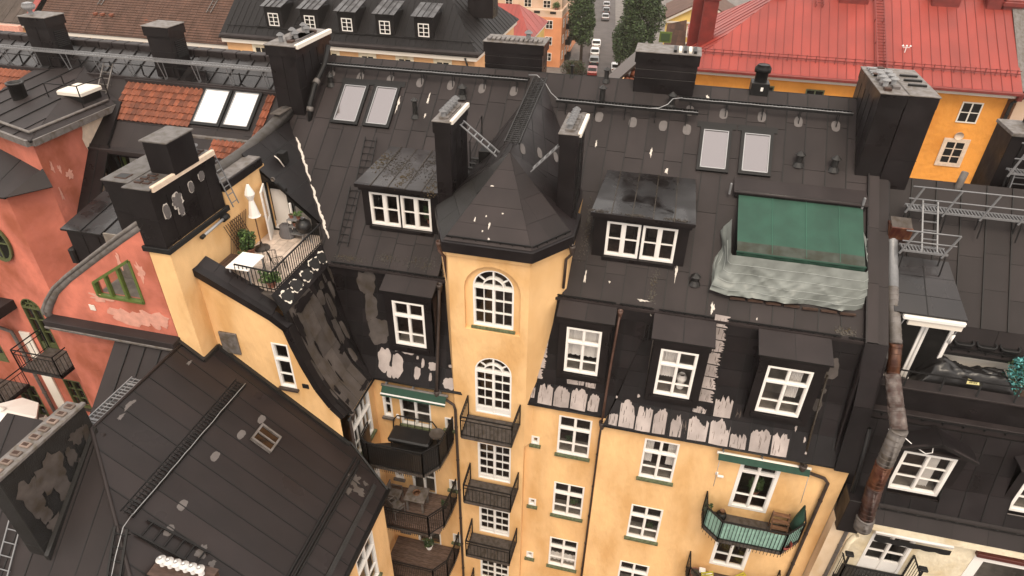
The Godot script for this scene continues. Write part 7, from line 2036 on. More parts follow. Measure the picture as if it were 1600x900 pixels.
	facet(b, "upper_roof", [P(7.02, -11.2, 17.5), P(18, -11.2, 17.5), P(18, -8.15, 20.6), P(7.02, -8.15, 20.6)], 16, 4, fv, {"seam": 0.05, "seam_mat": M.iron, "stagger": 0.4})
	mb = MB.new()
	mb.slab([P(18, -8.15, 20.6), P(7.02, -8.15, 20.6), P(7.02, -12.5, 27), P(18, -12.5, 27)], Vector3(0, 0.8, -0.58), 0.02)
	mb.quad(P(18, -34, 26.8), P(7.02, -34, 26.8), P(7.02, -12.4, 26.8), P(18, -12.4, 26.8))
	obj("rear_slope", mb, M.felt, b)
	# white boarded wall under the roof's lower edge
	for k in 5: blk(b, "wall_board", P(9.05, -12.24 - k * 0.13, 17.62), P(12.2, -12.115 - k * 0.13, 17.57), M.offwhite, 0.004)
	facet(b, "lower_edge", [P(8.95, -12.02, 17.3), P(18, -12.02, 17.3), P(18, -11.2, 17.52), P(8.95, -11.2, 17.52)], 7, 1, fv, {"seam": 0.01})
	blk(b, "lower_lip", P(8.95, -12.12, 17.6), P(18, -12.02, 17.3), M.iron)
	mb = MB.new()
	mb.quad(P(8.9, -13.3, 17.66), P(18, -13.3, 17.66), P(18, -11.5, 17.66), P(8.9, -11.5, 17.66))
	obj("terrace_wall", mb, M.offwhite, b)
	for k in 3:
		var t := thing("planter_box", ["long black planter box nearest the glazed dormer", "middle black planter box on roof edge", "right black planter box on roof edge"][k], "planter", P(9.45 + k * 0.6, -11.7, 17.4), "black planters on the roof edge")
		mb = MB.new(true)
		var path := []
		for i in 21:
			var a := TAU * i / 20
			path.append(P(9.45 + k * 0.6 + signf(cos(a)) * 0.12 + cos(a) * 0.13, -11.62 + sin(a) * 0.05, 17.36 + sin(a) * 0.12))
		mb.tube(path, 0.035, 6, false)
		obj("rim", mb, M.iron, t)
		blk(t, "tray", P(9.22 + k * 0.6, -11.75, 17.5), P(9.68 + k * 0.6, -11.66, 17.25), M.iron, 0.02)
	snow_guard(b, P(9.0, -11.9, 17.28), P(13, -11.9, 17.28), 9, M.iron, Vector3(0, 0.06, 0))
	# glazed dormer with a white awning box
	var gd := blk(b, "glazed_dormer", P(7.25, -13.2, 18.6), P(9.0, -10.8, 17.45), M.iron)
	facet(b, "dormer_roof", [P(7.15, -10.6, 16.85), P(9.02, -10.6, 16.85), P(8.7, -9.75, 18.55), P(7.0, -9.75, 18.55)], 2, 3, variants(M.wet, [1.6, 2.0, 1.3]), {"seam": 0.02})
	mb = MB.new()
	for u in [7.45, 8.2, 8.28, 8.95]: mb.box(P(u - 0.05, -13.15, 17.3), P(u + 0.05, -10.85, 17.18))
	mb.box(P(7.4, -13.2, 17.3), P(9.0, -13.1, 17.18)); mb.box(P(7.4, -10.9, 17.3), P(9.0, -10.8, 17.18))
	var gw := obj("glass_door", mb, M.white, b)
	for q in [[7.5, 8.15], [8.33, 8.9]]:
		mb = MB.new(); mb.box(P(q[0], -13.1, 17.25), P(q[1], -10.9, 17.23))
		obj("pane", mb, M.farglass, gw)
	var ab := thing("awning_box", "white awning cassette with two arms on glazed right dormer", "awning", P(8.2, -10.7, 16.9))
	blk(ab, "cassette", P(7.42, -10.78, 16.98), P(9.02, -10.66, 16.8), M.white, 0.03)
	blk(ab, "valance", P(7.6, -10.98, 16.95), P(9.0, -10.8, 16.85), M.offwhite)
	for u in [7.5, 8.95]:
		obj("arm", tubes([[P(u, -10.85, 16.9), P(u - 0.06, -11.5, 17.05)]], 0.018, 6), M.alu, ab)
		obj("arm_joint", tubes([[P(u - 0.03, -11.2, 16.98), P(u - 0.06, -11.5, 17.0)]], 0.05, 8), M.white, ab)
	# covered furniture, bush, terracotta trough
	var cv := thing("covered_furniture", "garden furniture under a black tarpaulin with a yellow lettered label", "tarpaulin", P(9.9, -13.2, 16.8))
	mb = MB.new(true)
	var fn := FastNoiseLite.new()
	fn.seed = 4; fn.frequency = 1.4; fn.fractal_octaves = 2
	var hgt := func(a: float, k: float) -> Vector3:
		var e := minf(minf(a, 1 - a) * 7.0, minf(k, 1 - k) * 4.0)
		var h := 0.72 * pow(clampf(e, 0, 1), 0.6) + (0.16 * exp(-pow((a - 0.25) * 9.0, 2)) if k > 0.3 else 0.0)
		h += (0.3 - absf(fn.get_noise_2d(a * 2.6 + k, k * 1.2))) * 0.16 - 0.05
		return P(lerpf(8.4, 11.1, a), -13.2 + maxf(0.0, h) * 1.25, lerpf(16.62, 17.5, k))
	for i in 48:
		for j in 20:
			mb.quad(hgt.call(i / 48.0, j / 20.0), hgt.call((i + 1) / 48.0, j / 20.0), hgt.call((i + 1) / 48.0, (j + 1) / 20.0), hgt.call(i / 48.0, (j + 1) / 20.0))
	obj("tarpaulin_sheet", mb, M.blacktarp, cv)
	mb = MB.new(); mb.slab([P(9.6, -12.52, 16.56), P(9.93, -12.5, 16.56), P(9.9, -12.4, 16.6), P(9.6, -12.36, 16.6)], Vector3(0, 0.2, 0.97), 0.004)
	obj("label", mb, mat(lin(0.75, 0.66, 0.3), 0.6), cv)
	var tm := TextMesh.new()
	tm.text = "INTEX"
	var sf := SystemFont.new(); sf.font_names = PackedStringArray(["Droid Sans"])
	tm.font = sf; tm.font_size = 16; tm.pixel_size = 0.005; tm.depth = 0.004
	var to := obj("label_lettering", tm, M.iron, cv)
	to.global_transform = Transform3D(Basis(Vector3.RIGHT, -0.2), P(9.76, -12.445, 16.565))
	var tl := thing("bush", "turquoise green bush at right edge of the roof terrace", "plant", P(11.9, -13.2, 17.2))
	leaves(tl, "foliage", P(11.05, -12.15, 16.95), Vector3(0.45, 0.7, 0.42), 1700, 0.085, [M.leafteal, shade(M.leafteal, 1.8, Color(1.2, 0.9, 1.0)), M.leafdark], 14, 51)
	obj("stem", tubes([[P(11.05, -13.2, 16.95), P(11.05, -12.2, 16.95)]], 0.03, 6), M.bark, tl)
	var tt := thing("trough", "shallow terracotta trough on terrace below the glazed dormer", "planter", P(8.15, -13.2, 16.7))
	blk(tt, "trough", P(7.85, -13.2, 16.95), P(8.5, -13.05, 16.6), M.clay, 0.03)
	# vent pipe with copper head
	var vp := thing("ventilation_duct", "tall rusty ventilation duct with copper box head running down roof", "duct", P(7.2, -15, 15))
	var path := [P(7.12, -9.25, 18.9), P(7.14, -9.5, 18.75), P(7.16, -10.3, 17.6), P(7.24, -11.25, 16.2), P(7.3, -12.0, 15.75), P(7.4, -12.55, 15.0), P(7.48, -12.9, 14.55), P(7.45, -14.1, 14.4), P(7.52, -15.1, 14.45), P(7.6, -16.3, 14.3), P(7.66, -16.8, 14.32)]
	var seg := [[0, 2, M.zinc, 0.17], [2, 3, M.zincdull, 0.165], [3, 4, shade(M.copper, 0.6), 0.17], [4, 5, M.rustzinc, 0.2], [5, 6, M.rustzinc, 0.215], [6, 7, M.zincdull, 0.215], [7, 8, M.copper, 0.215], [8, 9, M.copperdark, 0.22], [9, 10, M.zincdull, 0.25]]
	for s in seg:
		mb = MB.new(true)
		mb.tube(path.slice(s[0], s[1] + 1), s[3], 16)
		obj("duct_section", mb, s[2], vp)
		var l: float = path[s[0]].distance_to(path[s[1]])
		mb = MB.new(true)
		var nr := maxi(1, int(l / 0.16))
		for k in nr:
			var q: Vector3 = path[s[0]].lerp(path[s[1]], (k + 0.5) / nr)
			if s[1] - s[0] > 1: continue
			var dd: Vector3 = (path[s[1]] - path[s[0]]).normalized() * 0.012
			mb.tube([q - dd, q + dd], s[3] + 0.008, 16)
		mb.tube([path[s[0]] + Vector3(0, 0.02, 0), path[s[0]] - Vector3(0, 0.03, 0)], s[3] + 0.012, 16)
		obj("duct_ring", mb, s[2], vp)
	blk(vp, "copper_head", P(6.96, -9.3, 19.15), P(7.55, -8.92, 18.7), M.copper, 0.015)
	mb = MB.new()
	mb.slab([P(6.98, -8.95, 18.72), P(7.53, -8.95, 18.72), P(7.53, -8.8, 19.13), P(6.98, -8.8, 19.13)], Vector3.UP, 0.02)
	obj("head_lid", mb, M.concrete, vp)
	blk(vp, "copper_band", P(6.98, -9.45, 19.1), P(7.5, -9.28, 18.76), M.copperdark, 0.02)
	var cb := thing("cable", "white cable hanging from duct across dark roof ledge", "cable", P(8, -14, 15.7))
	obj("cable", tubes([[P(7.6, -13.6, 15.3), P(7.95, -13.75, 15.4), P(8.4, -14.05, 15.3), P(8.75, -14.2, 15.2), P(8.9, -14.12, 15.2), P(8.95, -13.75, 15.6)]], 0.015, 6), M.plastic_white, cb)
	pipe_run(b, [P(7.5, -17.0, 14.5), P(7.45, -17.3, 14.6), P(7.42, -34, 14.6)], 0.06, M.zincdull, P(7.52, -17.0, 14.48))
	pipe_run(b, [P(7.75, -17.5, 14.6), P(7.65, -17.9, 14.6), P(7.62, -34, 14.65)], 0.09, M.cream)
	pipe_run(b, [P(7.08, -13.6, 15.2), P(7.12, -15.0, 14.85), P(7.15, -16.6, 14.5)], 0.06, M.iron)
	blk(b, "corner_box", P(7.02, -17.15, 15.0), P(7.62, -15.75, 14.35), M.black)
	var wa := thing("awning", "white rolled awning with black scalloped edge on the cream wall", "awning", P(9.2, -17.4, 14.9))
	obj("cassette", tubes([[P(8.3, -17.40, 14.84), P(10.5, -17.40, 14.84)]], 0.12, 12), M.white, wa)
	mb = MB.new()
	for k in 26:
		var ua := 8.32 + k * 0.083
		var sc := 0.05 * absf(sin(k * 0.6)); var sd := 0.05 * absf(sin(k * 0.6 + 0.6))
		mb.quad(P(ua, -17.68 - sc, 14.68), P(ua + 0.083, -17.68 - sd, 14.68), P(ua + 0.083, -17.5, 14.7), P(ua, -17.5, 14.7))
	obj("valance", mb, M.iron, wa)
	for q in [[7.75, 9.95], [10.55, 13.0]]:
		pass
	var bl := balcony(b, [[7.6, 15.0], [7.6, 14.1], [9.8, 14.1], [9.8, 15.0]], -19.5, -18.4, 0.12, M.blacktarp, M.iron, 0.1)
	for q in [[7.62, "black hooked lamp on left end of the lower right balcony"], [9.72, "black hooked lamp on right end of the lower right balcony"]]:
		var hl := thing("balcony_lamp", q[1], "lamp", P(q[0], -18.7, 14.2))
		blk(hl, "hood", P(q[0] - 0.12, -18.0, 14.3), P(q[0] + 0.12, -17.93, 14.12), M.iron, 0.02)
		mb = MB.new(); mb.bar(P(q[0], -19.5, 14.12), P(q[0], -17.98, 14.2), 0.05)
		obj("post", mb, M.iron, hl)
	# catwalks
	catwalk("galvanised catwalk with handrail along right roof ridge", 7.45, 13.5, -8.62, 19.55, 0.75)
	catwalk("short galvanised catwalk with handrail beside the copper duct head", 7.25, 8.45, -9.35, 18.35, 0.65)
	ladder("metal_ladder", "galvanised ladder between the two right catwalks", P(8.0, -9.5, 18.35), P(8.0, -8.45, 19.6), X, 0.4, 6, M.zinc, 0.018, "galvanised ladders on right roof", Vector3(0, 0.12, 0.08))
	# black volume with platforms at the right edge
	var bb := thing("roof_house", "black clad rooftop structure at right edge with platform and ladder", "structure", P(12.5, -8.3, 23))
	blk(bb, "body", P(10.15, -13, 22.5), P(16, -6.75, 21.3), M.black)
	blk(bb, "upper_body", P(10.75, -6.8, 22.4), P(16, -6.2, 21.6), shade(M.felt, 0.9))
	blk(bb, "roof_plate", P(10.1, -6.78, 22.5), P(16, -6.68, 21.2), M.zincdull)
	for k in 4: blk(bb, "cladding_fold", P(10.5 + k * 0.7, -13, 21.32), P(10.54 + k * 0.7, -6.9, 21.26), M.iron, 0.004)
	catwalk("galvanised platform on the black rooftop structure", 10.3, 13.5, -7.75, 20.95, 0.95)
	ladder("metal_ladder", "galvanised ladder from ridge catwalk up to black rooftop structure", P(10.75, -8.6, 20.9), P(10.8, -7.7, 21.15), X, 0.42, 5, M.zinc, 0.018, "galvanised ladders on right roof")
	var pt := thing("pole", "dark round post behind the ridge catwalk railing", "post", P(9.0, -8.2, 20.5))
	obj("post", tubes([[P(8.95, -8.6, 20.5), P(9.0, -7.75, 20.5)]], 0.1, 10), M.zincdull, pt)

func catwalk(label: String, u0: float, u1: float, y: float, w: float, h: float):
	var t := thing("catwalk", label, "walkway", P((u0 + u1) / 2, y, w), "galvanised catwalks")
	var mb := MB.new()
	for s in [-0.18, 0.18]: mb.bar(P(u0, y, w + s), P(u1, y, w + s), 0.03, 0.06)
	var n := int((u1 - u0) / 0.09)
	for k in n: mb.bar(P(lerpf(u0, u1, (k + 0.5) / n), y, w - 0.18), P(lerpf(u0, u1, (k + 0.5) / n), y, w + 0.18), 0.03, 0.03)
	obj("grating", mb, M.zinc, t, true, "stuff")
	n = maxi(2, int((u1 - u0) / 0.95) + 1)
	for k in n:
		var u := lerpf(u0 + 0.05, u1 - 0.05, k / float(n - 1))
		mb = MB.new(); mb.bar(P(u - 0.1, y - 0.1, w - 0.2), P(u + 0.14, y + h, w - 0.22), 0.045)
		obj("post", mb, M.zinc, t)
		mb = MB.new(); mb.bar(P(u, y - 0.06, w + 0.1), P(u, y - 0.5, w + 0.02), 0.03); mb.bar(P(u, y - 0.06, w - 0.2), P(u, y - 0.62, w - 0.3), 0.03)
		obj("support", mb, M.iron, t)
	for k in [0.5, 1.0]:
		obj("handrail", tubes([[P(u0 - 0.1, y + h * k, w - 0.22), P(u1 + 0.1, y + h * k, w - 0.22)]], 0.02, 6), M.zinc, t)

# ---------- houses across the street and beyond ----------
func far_block(called: String, label: String, u0: float, u1: float, w0: float, w1: float, eave: float, ridge: float, wallm: Material, roofm: Material, hipl: float, hipr: float, cols: int, seam: float, seamm: Material) -> Node3D:
	var b := thing(called, label, "building", P((u0 + u1) / 2, -34.5, w0))
	var mb := MB.new()
	mb.box(P(u0, -34.5, w1), P(u1, eave - 0.1, w0))
	obj("facade", mb, wallm, b)
	blk(b, "cornice", P(u0 - 0.3, eave - 0.45, w1 + 0.3), P(u1 + 0.3, eave - 0.05, w0 - 0.35), M.offwhite, 0.05)
	var o := 0.5
	var wm := (w0 + w1) / 2
	var vs := variants(roofm, [0.95, 1.0, 1.05])
	facet(b, "roof_slope", [P(u0 - o, eave, w0 - o), P(u1 + o, eave, w0 - o), P(u1 + o - hipr, ridge, wm), P(u0 - o + hipl, ridge, wm)], cols, 1, vs, {"seam": seam, "seam_mat": seamm, "gap": 0.01, "tilt": 0.003})
	if hipl > 0: facet(b, "roof_slope", [P(u0 - o, eave, w1 + o), P(u0 - o, eave, w0 - o), P(u0 - o + hipl, ridge, wm)], int(cols * 0.4) + 1, 1, vs, {"seam": seam, "seam_mat": seamm, "gap": 0.01})
	if hipr > 0: facet(b, "roof_slope", [P(u1 + o, eave, w0 - o), P(u1 + o, eave, w1 + o), P(u1 + o - hipr, ridge, wm)], int(cols * 0.4) + 1, 1, vs, {"seam": seam, "seam_mat": seamm, "gap": 0.01})
	mb = MB.new()
	mb.slab([P(u1 + o, eave, w1 + o), P(u0 - o, eave, w1 + o), P(u0 - o + hipl, ridge, wm), P(u1 + o - hipr, ridge, wm)], Vector3(0, 0.8, -0.6), 0.03)
	obj("rear_slope", mb, roofm, b)
	return b

func fw(b: Node3D, u: float, y: float, w: float, wd: float, h: float, fm: Material, c := 2, r := 2, tm: Material = null, tw := 0.0, turn := 0.0):
	far_window(b, at(u, y, w, turn), wd, h, fm, c, r, tm, tw)

func far_chimney(b: Node3D, u0: float, u1: float, w0: float, w1: float, y0: float, y1: float, m: Material):
	var o := blk(b, "chimney", P(u0, y0, w1), P(u1, y1, w0), m, 0.05)
	blk(o, "chimney_collar", P(u0 - 0.12, y1 - 0.45, w1 + 0.12), P(u1 + 0.12, y1 - 0.15, w0 - 0.12), m, 0.05)
	for k in 3: blk(o, "chimney_pot", P(lerpf(u0, u1, 0.15 + k * 0.27), y1, (w0 + w1) / 2 + 0.2), P(lerpf(u0, u1, 0.32 + k * 0.27), y1 + 0.12, (w0 + w1) / 2 - 0.2), M.clay, 0.03)

func far_buildings():
	# orange house under the red sheet roof
	var r := far_block("red_roof_house", "orange rendered house under a big bright red standing seam roof", 1.75, 23.5, 52.0, 66.0, -13.45, -8.7, M.orange, M.redroof, 7.0, 0.0, 36, 0.05, M.reddark)
	for q in [[7.3, -15.6], [10.85, -15.6], [14.35, -15.6]]: fw(r, q[0], q[1], 51.99, 1.3, 1.15, M.greensill, 2, 2)
	fw(r, 21.45, -15.95, 51.99, 1.35, 1.5, M.offwhite, 2, 2)
	fw(r, 21.4, -19.1, 51.99, 1.35, 1.75, M.offwhite, 2, 3, M.cream_patch, 0.2)
	fw(r, 21.4, -22.9, 51.99, 1.35, 1.75, M.offwhite, 2, 3, M.cream_patch, 0.2)
	for q in [[17.6, -19.1], [17.6, -15.95]]: fw(r, q[0], q[1], 51.99, 1.35, 1.6, M.offwhite)
	var mb := MB.new(true)
	mb.lathe([[0, 0], [0.3, 0], [0.3, 0.05], [0, 0.05]], Transform3D(Basis(Vector3.RIGHT, PI / 2), P(21.4, -16.95, 51.95)), 16)
	obj("wall_disc", mb, M.cream_patch, r)
	mb = MB.new()
	mb.bar(P(1.9, -12.5, 52.7), P(23.9, -12.5, 52.7), 0.06); mb.bar(P(1.9, -12.3, 52.75), P(23.9, -12.3, 52.75), 0.04)
	for k in 34: mb.bar(P(1.9 + k * 0.66, -12.9, 52.6), P(1.9 + k * 0.66, -12.25, 52.8), 0.06)
	obj("snow_guard", mb, M.reddark, r)
	blk(r, "eaves_gutter", P(1.2, -13.6, 51.6), P(24.0, -13.4, 51.2), M.reddark, 0.04)
	blk(r, "verge_board", P(23.8, -14.0, 66.4), P(24.1, -13.6, 51.4), M.reddark)
	for q in [[12.0, 14.1, 57.8, 59.2, -10.8, -7.0], [18.5, 20.4, 58, 59.2, -10.2, -7.4], [22.2, 23.2, 58, 59.5, -10.2, -8.0], [23.3, 24.6, 58, 59.5, -10.4, -8.6], [2.0, 3.1, 55.5, 56.8, -13.2, -8.9], [1.2, 2.1, 57.2, 58.2, -13.2, -8.6]]:
		far_chimney(r, q[0], q[1], q[2], q[3], q[4], q[5], M.reddark)
	mb = MB.new()
	mb.bar(P(3.5, -8.6, 58.8), P(22, -8.6, 58.8), 0.08)
	for k in 14: mb.bar(P(3.6 + k * 1.4, -9.0, 58.8), P(3.6 + k * 1.4, -8.6, 58.8), 0.05)
	mb.bar(P(6.0, -9.1, 57.9), P(8.2, -9.1, 57.9), 0.25, 0.08)
	obj("ridge_rail", mb, M.reddark, r)
	ladder("roof_ladder", "red roof ladder up the bright red roof left of middle chimney", P(14.9, -12.95, 52.3), P(14.75, -8.85, 58.6), Vector3.RIGHT, 0.6, 26, M.reddark, 0.035, "", Vector3(0, 0.32, 0.2))
	ladder("roof_ladder", "short red roof ladder near chimney on the red roof", P(10.6, -9.75, 57.3), P(10.6, -9.0, 58.4), Vector3.RIGHT, 0.5, 4, M.reddark, 0.03, "", Vector3(0, 0.25, 0.15))
	var an := thing("antenna", "small white antenna with three balls on the red roof", "antenna", P(16.5, -11.8, 55))
	mb = MB.new(); mb.bar(P(16.55, -12.3, 54.0), P(16.55, -11.4, 54.0), 0.05); mb.bar(P(16.3, -11.5, 54.0), P(16.8, -11.5, 54.0), 0.04)
	obj("mast", mb, M.plastic_white, an)
	for k in 3:
		mb = MB.new(true); mb.lathe([[0, 0], [0.09, 0.09], [0, 0.18]], Transform3D(Basis(), P(16.3 + k * 0.25, -11.5, 54.0)), 8)
		obj("ball", mb, M.plastic_white, an)
	# small brick gable left of it
	var br := thing("brick_gable_house", "brown tiled gable and orange wall left of the red roof", "building", P(0.5, -34.5, 58))
	facet(br, "roof_slope", [P(-0.7, -15.2, 59.5), P(1.3, -15.4, 59.5), P(1.0, -12.0, 61.5), P(-0.62, -12.6, 61.5)], 6, 8, variants(M.fartile, [0.5, 0.7, 0.9]), {"seam": 0.0})
	blk(br, "facade", P(-0.6, -34.5, 64), P(1.4, -15.3, 60), M.orange)
	# dark house with five dormers
	var d := far_block("dormer_house", "yellow house with black sheet roof and five dormer windows beyond the ridge", -44.0, -17.8, 60.0, 76.0, -16.1, -10.0, M.ochre, M.farblack, 0.0, 6.5, 42, 0.05, M.iron)
	blk(d, "eaves_skirt", P(-44.4, -16.05, 60.4), P(-17.3, -15.75, 59.45), M.felt, 0.1)
	for k in 5:
		var u := -38.75 + k * 3.93
		var dm := blk(d, "dormer", P(u - 0.95, -15.6, 63.5), P(u + 0.95, -13.1, 60.9), M.farblack, 0.04)
		facet(d, "dormer_roof", [P(u - 1.15, -13.12, 60.6), P(u + 1.15, -13.12, 60.6), P(u + 1.15, -12.4, 63.6), P(u - 1.15, -12.4, 63.6)], 4, 1, variants(M.wet, [1.5, 2.2]), {"seam": 0.06, "seam_mat": M.iron})
		fw(d, u, -14.95, 60.89, 1.1, 1.2, M.white, 2, 3)
	for k in 6: fw(d, -40.2 + k * 3.85, -17.95, 59.99, 1.35, 1.1, M.white, 2, 2, M.cream, 0.25)
	far_chimney(d, -20.2, -17.6, 66, 68, -14, -9.5, M.black)
	far_chimney(d, -31.3, -30.0, 67, 68.5, -13.5, -9.5, M.black)
	pipe_run(d, [P(-18.6, -16.3, 59.6), P(-18.4, -17.2, 59.8), P(-18.4, -34, 59.8)], 0.09, M.iron)
	ladder("roof_ladder", "dark roof ladder between dormers one and two of the dark house", P(-36.6, -15.3, 60.9), P(-35.8, -11.2, 66.0), Vector3.RIGHT, 0.5, 14, M.iron, 0.025, "", Vector3(0, 0.15, 0.1))
	mb = MB.new()
	for k in 5: mb.bar(P(-40.8 + k * 3.93, -15.05, 60.75), P(-38.0 + k * 3.93, -15.05, 60.75), 0.08)
	mb.bar(P(-44, -15.1, 60.7), P(-18, -15.1, 60.7), 0.06)
	obj("snow_guard", mb, M.iron, d)
	# brown tiled house on the left
	var t := far_block("brown_roof_house", "yellow house with wide brown tiled roof at top left", -68.0, -43.6, 61.0, 80.0, -17.1, -9.8, M.ochre, M.fartile, 0.0, 0.0, 60, 0.0, M.fartile)
	mb = MB.new()
	for k in 36:
		var y := lerpf(-17.0, -9.9, k / 36.0); var w := lerpf(60.6, 70.4, k / 36.0)
		mb.bar(P(-68.4, y + 0.03, w), P(-43.2, y + 0.03, w), 0.05, 0.05)
	obj("tile_courses", mb, shade(M.fartile, 0.55), t, true, "stuff")
	for q in [[-61.6, -15.6], [-60.7, -15.6], [-59.6, -15.6], [-55.2, -15.9], [-55.0, -16.4]]:
		blk(t, "new_tile", P(q[0], q[1] + 0.0, 62.75), P(q[0] + 0.4, q[1] + 0.25, 62.3), M.tile, 0.05)
	for k in 6: fw(t, -64 + k * 3.7, -18.9, 60.99, 1.3, 1.15, M.white, 2, 2, M.cream, 0.2)
	for q in [[-61.5, "metal roof ladder at left on the brown tiled roof"], [-48.0, "metal roof ladder at right on the brown tiled roof"]]:
		ladder("roof_ladder", q[1], P(q[0], -14.9, 63.6), P(q[0] + 0.6, -11.3, 68.6), Vector3.RIGHT, 0.5, 14, M.zincdull, 0.03, "ladders on the brown tiled roof", Vector3(0, 0.15, 0.1))
	mb = MB.new(); mb.bar(P(-66, -15.2, 63.6), P(-44, -15.2, 63.6), 0.06)
	obj("snow_guard", mb, M.zincdull, t)
	pipe_run(t, [P(-44.2, -17.3, 60.6), P(-43.9, -18.2, 60.8), P(-43.9, -34, 60.8)], 0.09, M.iron)
	# grey tiled house in the far left corner
	var g := far_block("grey_roof_house", "house with grey brown tiles and pink parapet in far left corner", -100.0, -69.5, 61.0, 80.0, -16.6, -10.5, M.ochre, shade(M.fartile, 0.75, Color(0.75, 1.1, 1.3)), 0.0, 0.0, 50, 0.0, M.fartile)
	blk(g, "parapet", P(-100, -17.3, 60.2), P(-69.3, -16.7, 59.7), M.pink_pale)
	facet(g, "verge_strip", [P(-69.5, -16.4, 60.6), P(-68.7, -16.4, 60.6), P(-68.7, -10.0, 70.0), P(-69.5, -10.0, 70.0)], 1, 1, [M.redroof], {"seam": 0.0})
	for k in 3: fw(g, -73 - k * 3.7, -18.9, 60.99, 1.3, 1.15, M.white, 2, 2, M.cream, 0.2)
	# brown tiled house in the far right corner
	var e := thing("beige_house", "beige house with brown tiled roof at far right corner", "building", P(30, -34.5, 52))
	blk(e, "facade", P(24.2, -34.5, 66), P(40, -13.6, 52.2), M.beige)
	facet(e, "roof_slope", [P(24.2, -13.5, 51.8), P(40, -13.5, 51.8), P(40, -8.7, 59), P(24.2, -8.7, 59)], 30, 14, variants(M.fartile, [0.8, 1.0, 1.2]), {"seam": 0.0, "gap": 0.02})
	facet(e, "verge_strip", [P(23.9, -13.4, 51.7), P(24.9, -13.4, 51.7), P(24.9, -8.5, 59.0), P(23.9, -8.5, 59.0)], 1, 1, [M.zincdull], {"seam": 0.0})
	pipe_run(e, [P(24.3, -13.7, 51.6), P(23.7, -14.2, 51.7), P(23.6, -34, 51.8)], 0.12, M.iron)
	# salmon apartment house down the street
	var s := thing("salmon_apartment_house", "salmon orange apartment house with beige setback storey and corner balconies", "building", P(-27, -34.5, 125))
	blk(s, "facade", P(-36, -34.5, 148), P(-20.2, -25.6, 125), M.salmon)
	blk(s, "terrace_parapet", P(-36, -25.8, 147.5), P(-20.25, -24.4, 125.1), M.beige, 0.05)
	blk(s, "setback_storey", P(-36, -25, 147), P(-20.6, -19.0, 126.4), M.beige)
	for k in 4:
		for j in 3: fw(s, -22.55 - k * 3.7, -27.6 - j * 2.9, 124.99, 1.35, 1.5, M.white, 2, 2)
		fw(s, -23.4 - k * 3.6, -24.3, 126.39, 1.4, 1.35, M.offwhite, 2, 2)
	for k in 4:
		for j in 3: fw(s, -20.19, -27.6 - j * 2.9, 127.2 + k * 3.4, 1.2, 1.5, M.white, 2, 2, null, 0.0, PI / 2)
	for q in [[-28.5, 131.5], [-31.4, 131.5], [-28.5, 135], [-31.4, 135.4], [-34.2, 131.5]]:
		balcony(s, [[-20.2, q[1] - 1.2], [-19.3, q[1] - 1.2], [-19.3, q[1] + 1.2], [-20.2, q[1] + 1.2]], q[0], q[0] + 1.0, 0.15, M.concrete, M.concrete, 0.2, M.iron)
	for k in 4: blk(s, "parapet_vent", P(-31.5 + k * 3.0, -25.0, 125.1), P(-30.4 + k * 3.0, -24.6, 125.03), M.iron, 0.01)
	pot_plant("green shrub in planter on beige roof terrace far away", P(-21.5, -24.4, 125.9), 0.4, 0.4, Vector3(0.8, 0.6, 0.5), 300, 0.25, [M.leaf, M.leafbright], 61)
	# small red roof with a skylight
	var sr := far_block("small_red_roof_house", "small yellow house with low red roof and one skylight", -26.5, -19.5, 92.0, 104.0, -22.0, -18.6, M.lemon, M.redroof, 0.0, 3.2, 14, 0.04, M.reddark)
	mb = MB.new()
	mb.slab([P(-22.2, -20.85, 94.0), P(-21.3, -20.85, 94.0), P(-21.6, -19.8, 96.2), P(-22.5, -19.8, 96.2)], Vector3(0, 0.85, 0.5), 0.12)
	obj("skylight", mb, M.skyglass, sr)
	mb = MB.new(); mb.bar(P(-23.3, -21.3, 93.5), P(-23.3, -20.5, 93.5), 0.15)
	obj("roof_vent", mb, M.iron, sr)
	# yellow gabled house at the street's far end
	var yh := thing("yellow_gable_house", "bright yellow house with pale trimmed gable behind the poplar", "building", P(4, -34.5, 130))
	mb = MB.new()
	mb.slab([P(-1.6, -34.5, 128), P(10.5, -34.5, 128), P(10.5, -25.2, 128), P(4.6, -22.0, 128), P(-1.6, -25.4, 128)], Vector3(0, 0, -1), 14)
	obj("facade", mb, M.lemon, yh)
	mb = MB.new()
	mb.bar(P(-2.0, -25.5, 127.8), P(4.6, -21.9, 127.8), 0.5, 0.4); mb.bar(P(4.6, -21.9, 127.8), P(11.0, -25.2, 127.8), 0.5, 0.4); mb.bar(P(-1.6, -25.6, 127.8), P(10.5, -25.4, 127.8), 0.3, 0.3)
	obj("gable_trim", mb, M.offwhite, yh)
	mb = MB.new()
	mb.slab([P(4.6, -21.7, 127.5), P(11.2, -25.2, 127.5), P(11.2, -25.2, 143), P(4.6, -21.7, 143)], Vector3.UP, 0.2)
	mb.slab([P(-2.2, -25.4, 127.5), P(4.6, -21.7, 127.5), P(4.6, -21.7, 143), P(-2.2, -25.4, 143)], Vector3.UP, 0.2)
	obj("roof_slope", mb, M.fartile, yh)
	for k in 4:
		for j in 3: fw(yh, 0.0 + k * 3.1, -27.9 - j * 2.9, 127.99, 1.4, 1.7, M.white, 2, 2, M.offwhite, 0.15)
	# small tiled gable peeping over the ridge
	var sg := thing("tiled_gable", "small gable with bright orange ridge tiles peeping over the main ridge", "building", P(-1.8, -34.5, 31))
	blk(sg, "facade", P(-2.6, -34.5, 34), P(0.6, -9.6, 30.2), M.ochre)
	mb = MB.new()
	mb.slab([P(-2.9, -9.5, 29.8), P(-1.1, -7.6, 29.8), P(-1.1, -7.6, 33), P(-2.9, -9.5, 33)], Vector3(-0.7, 0.7, 0), 0.1)
	obj("verge_board", mb, M.pipe, sg)
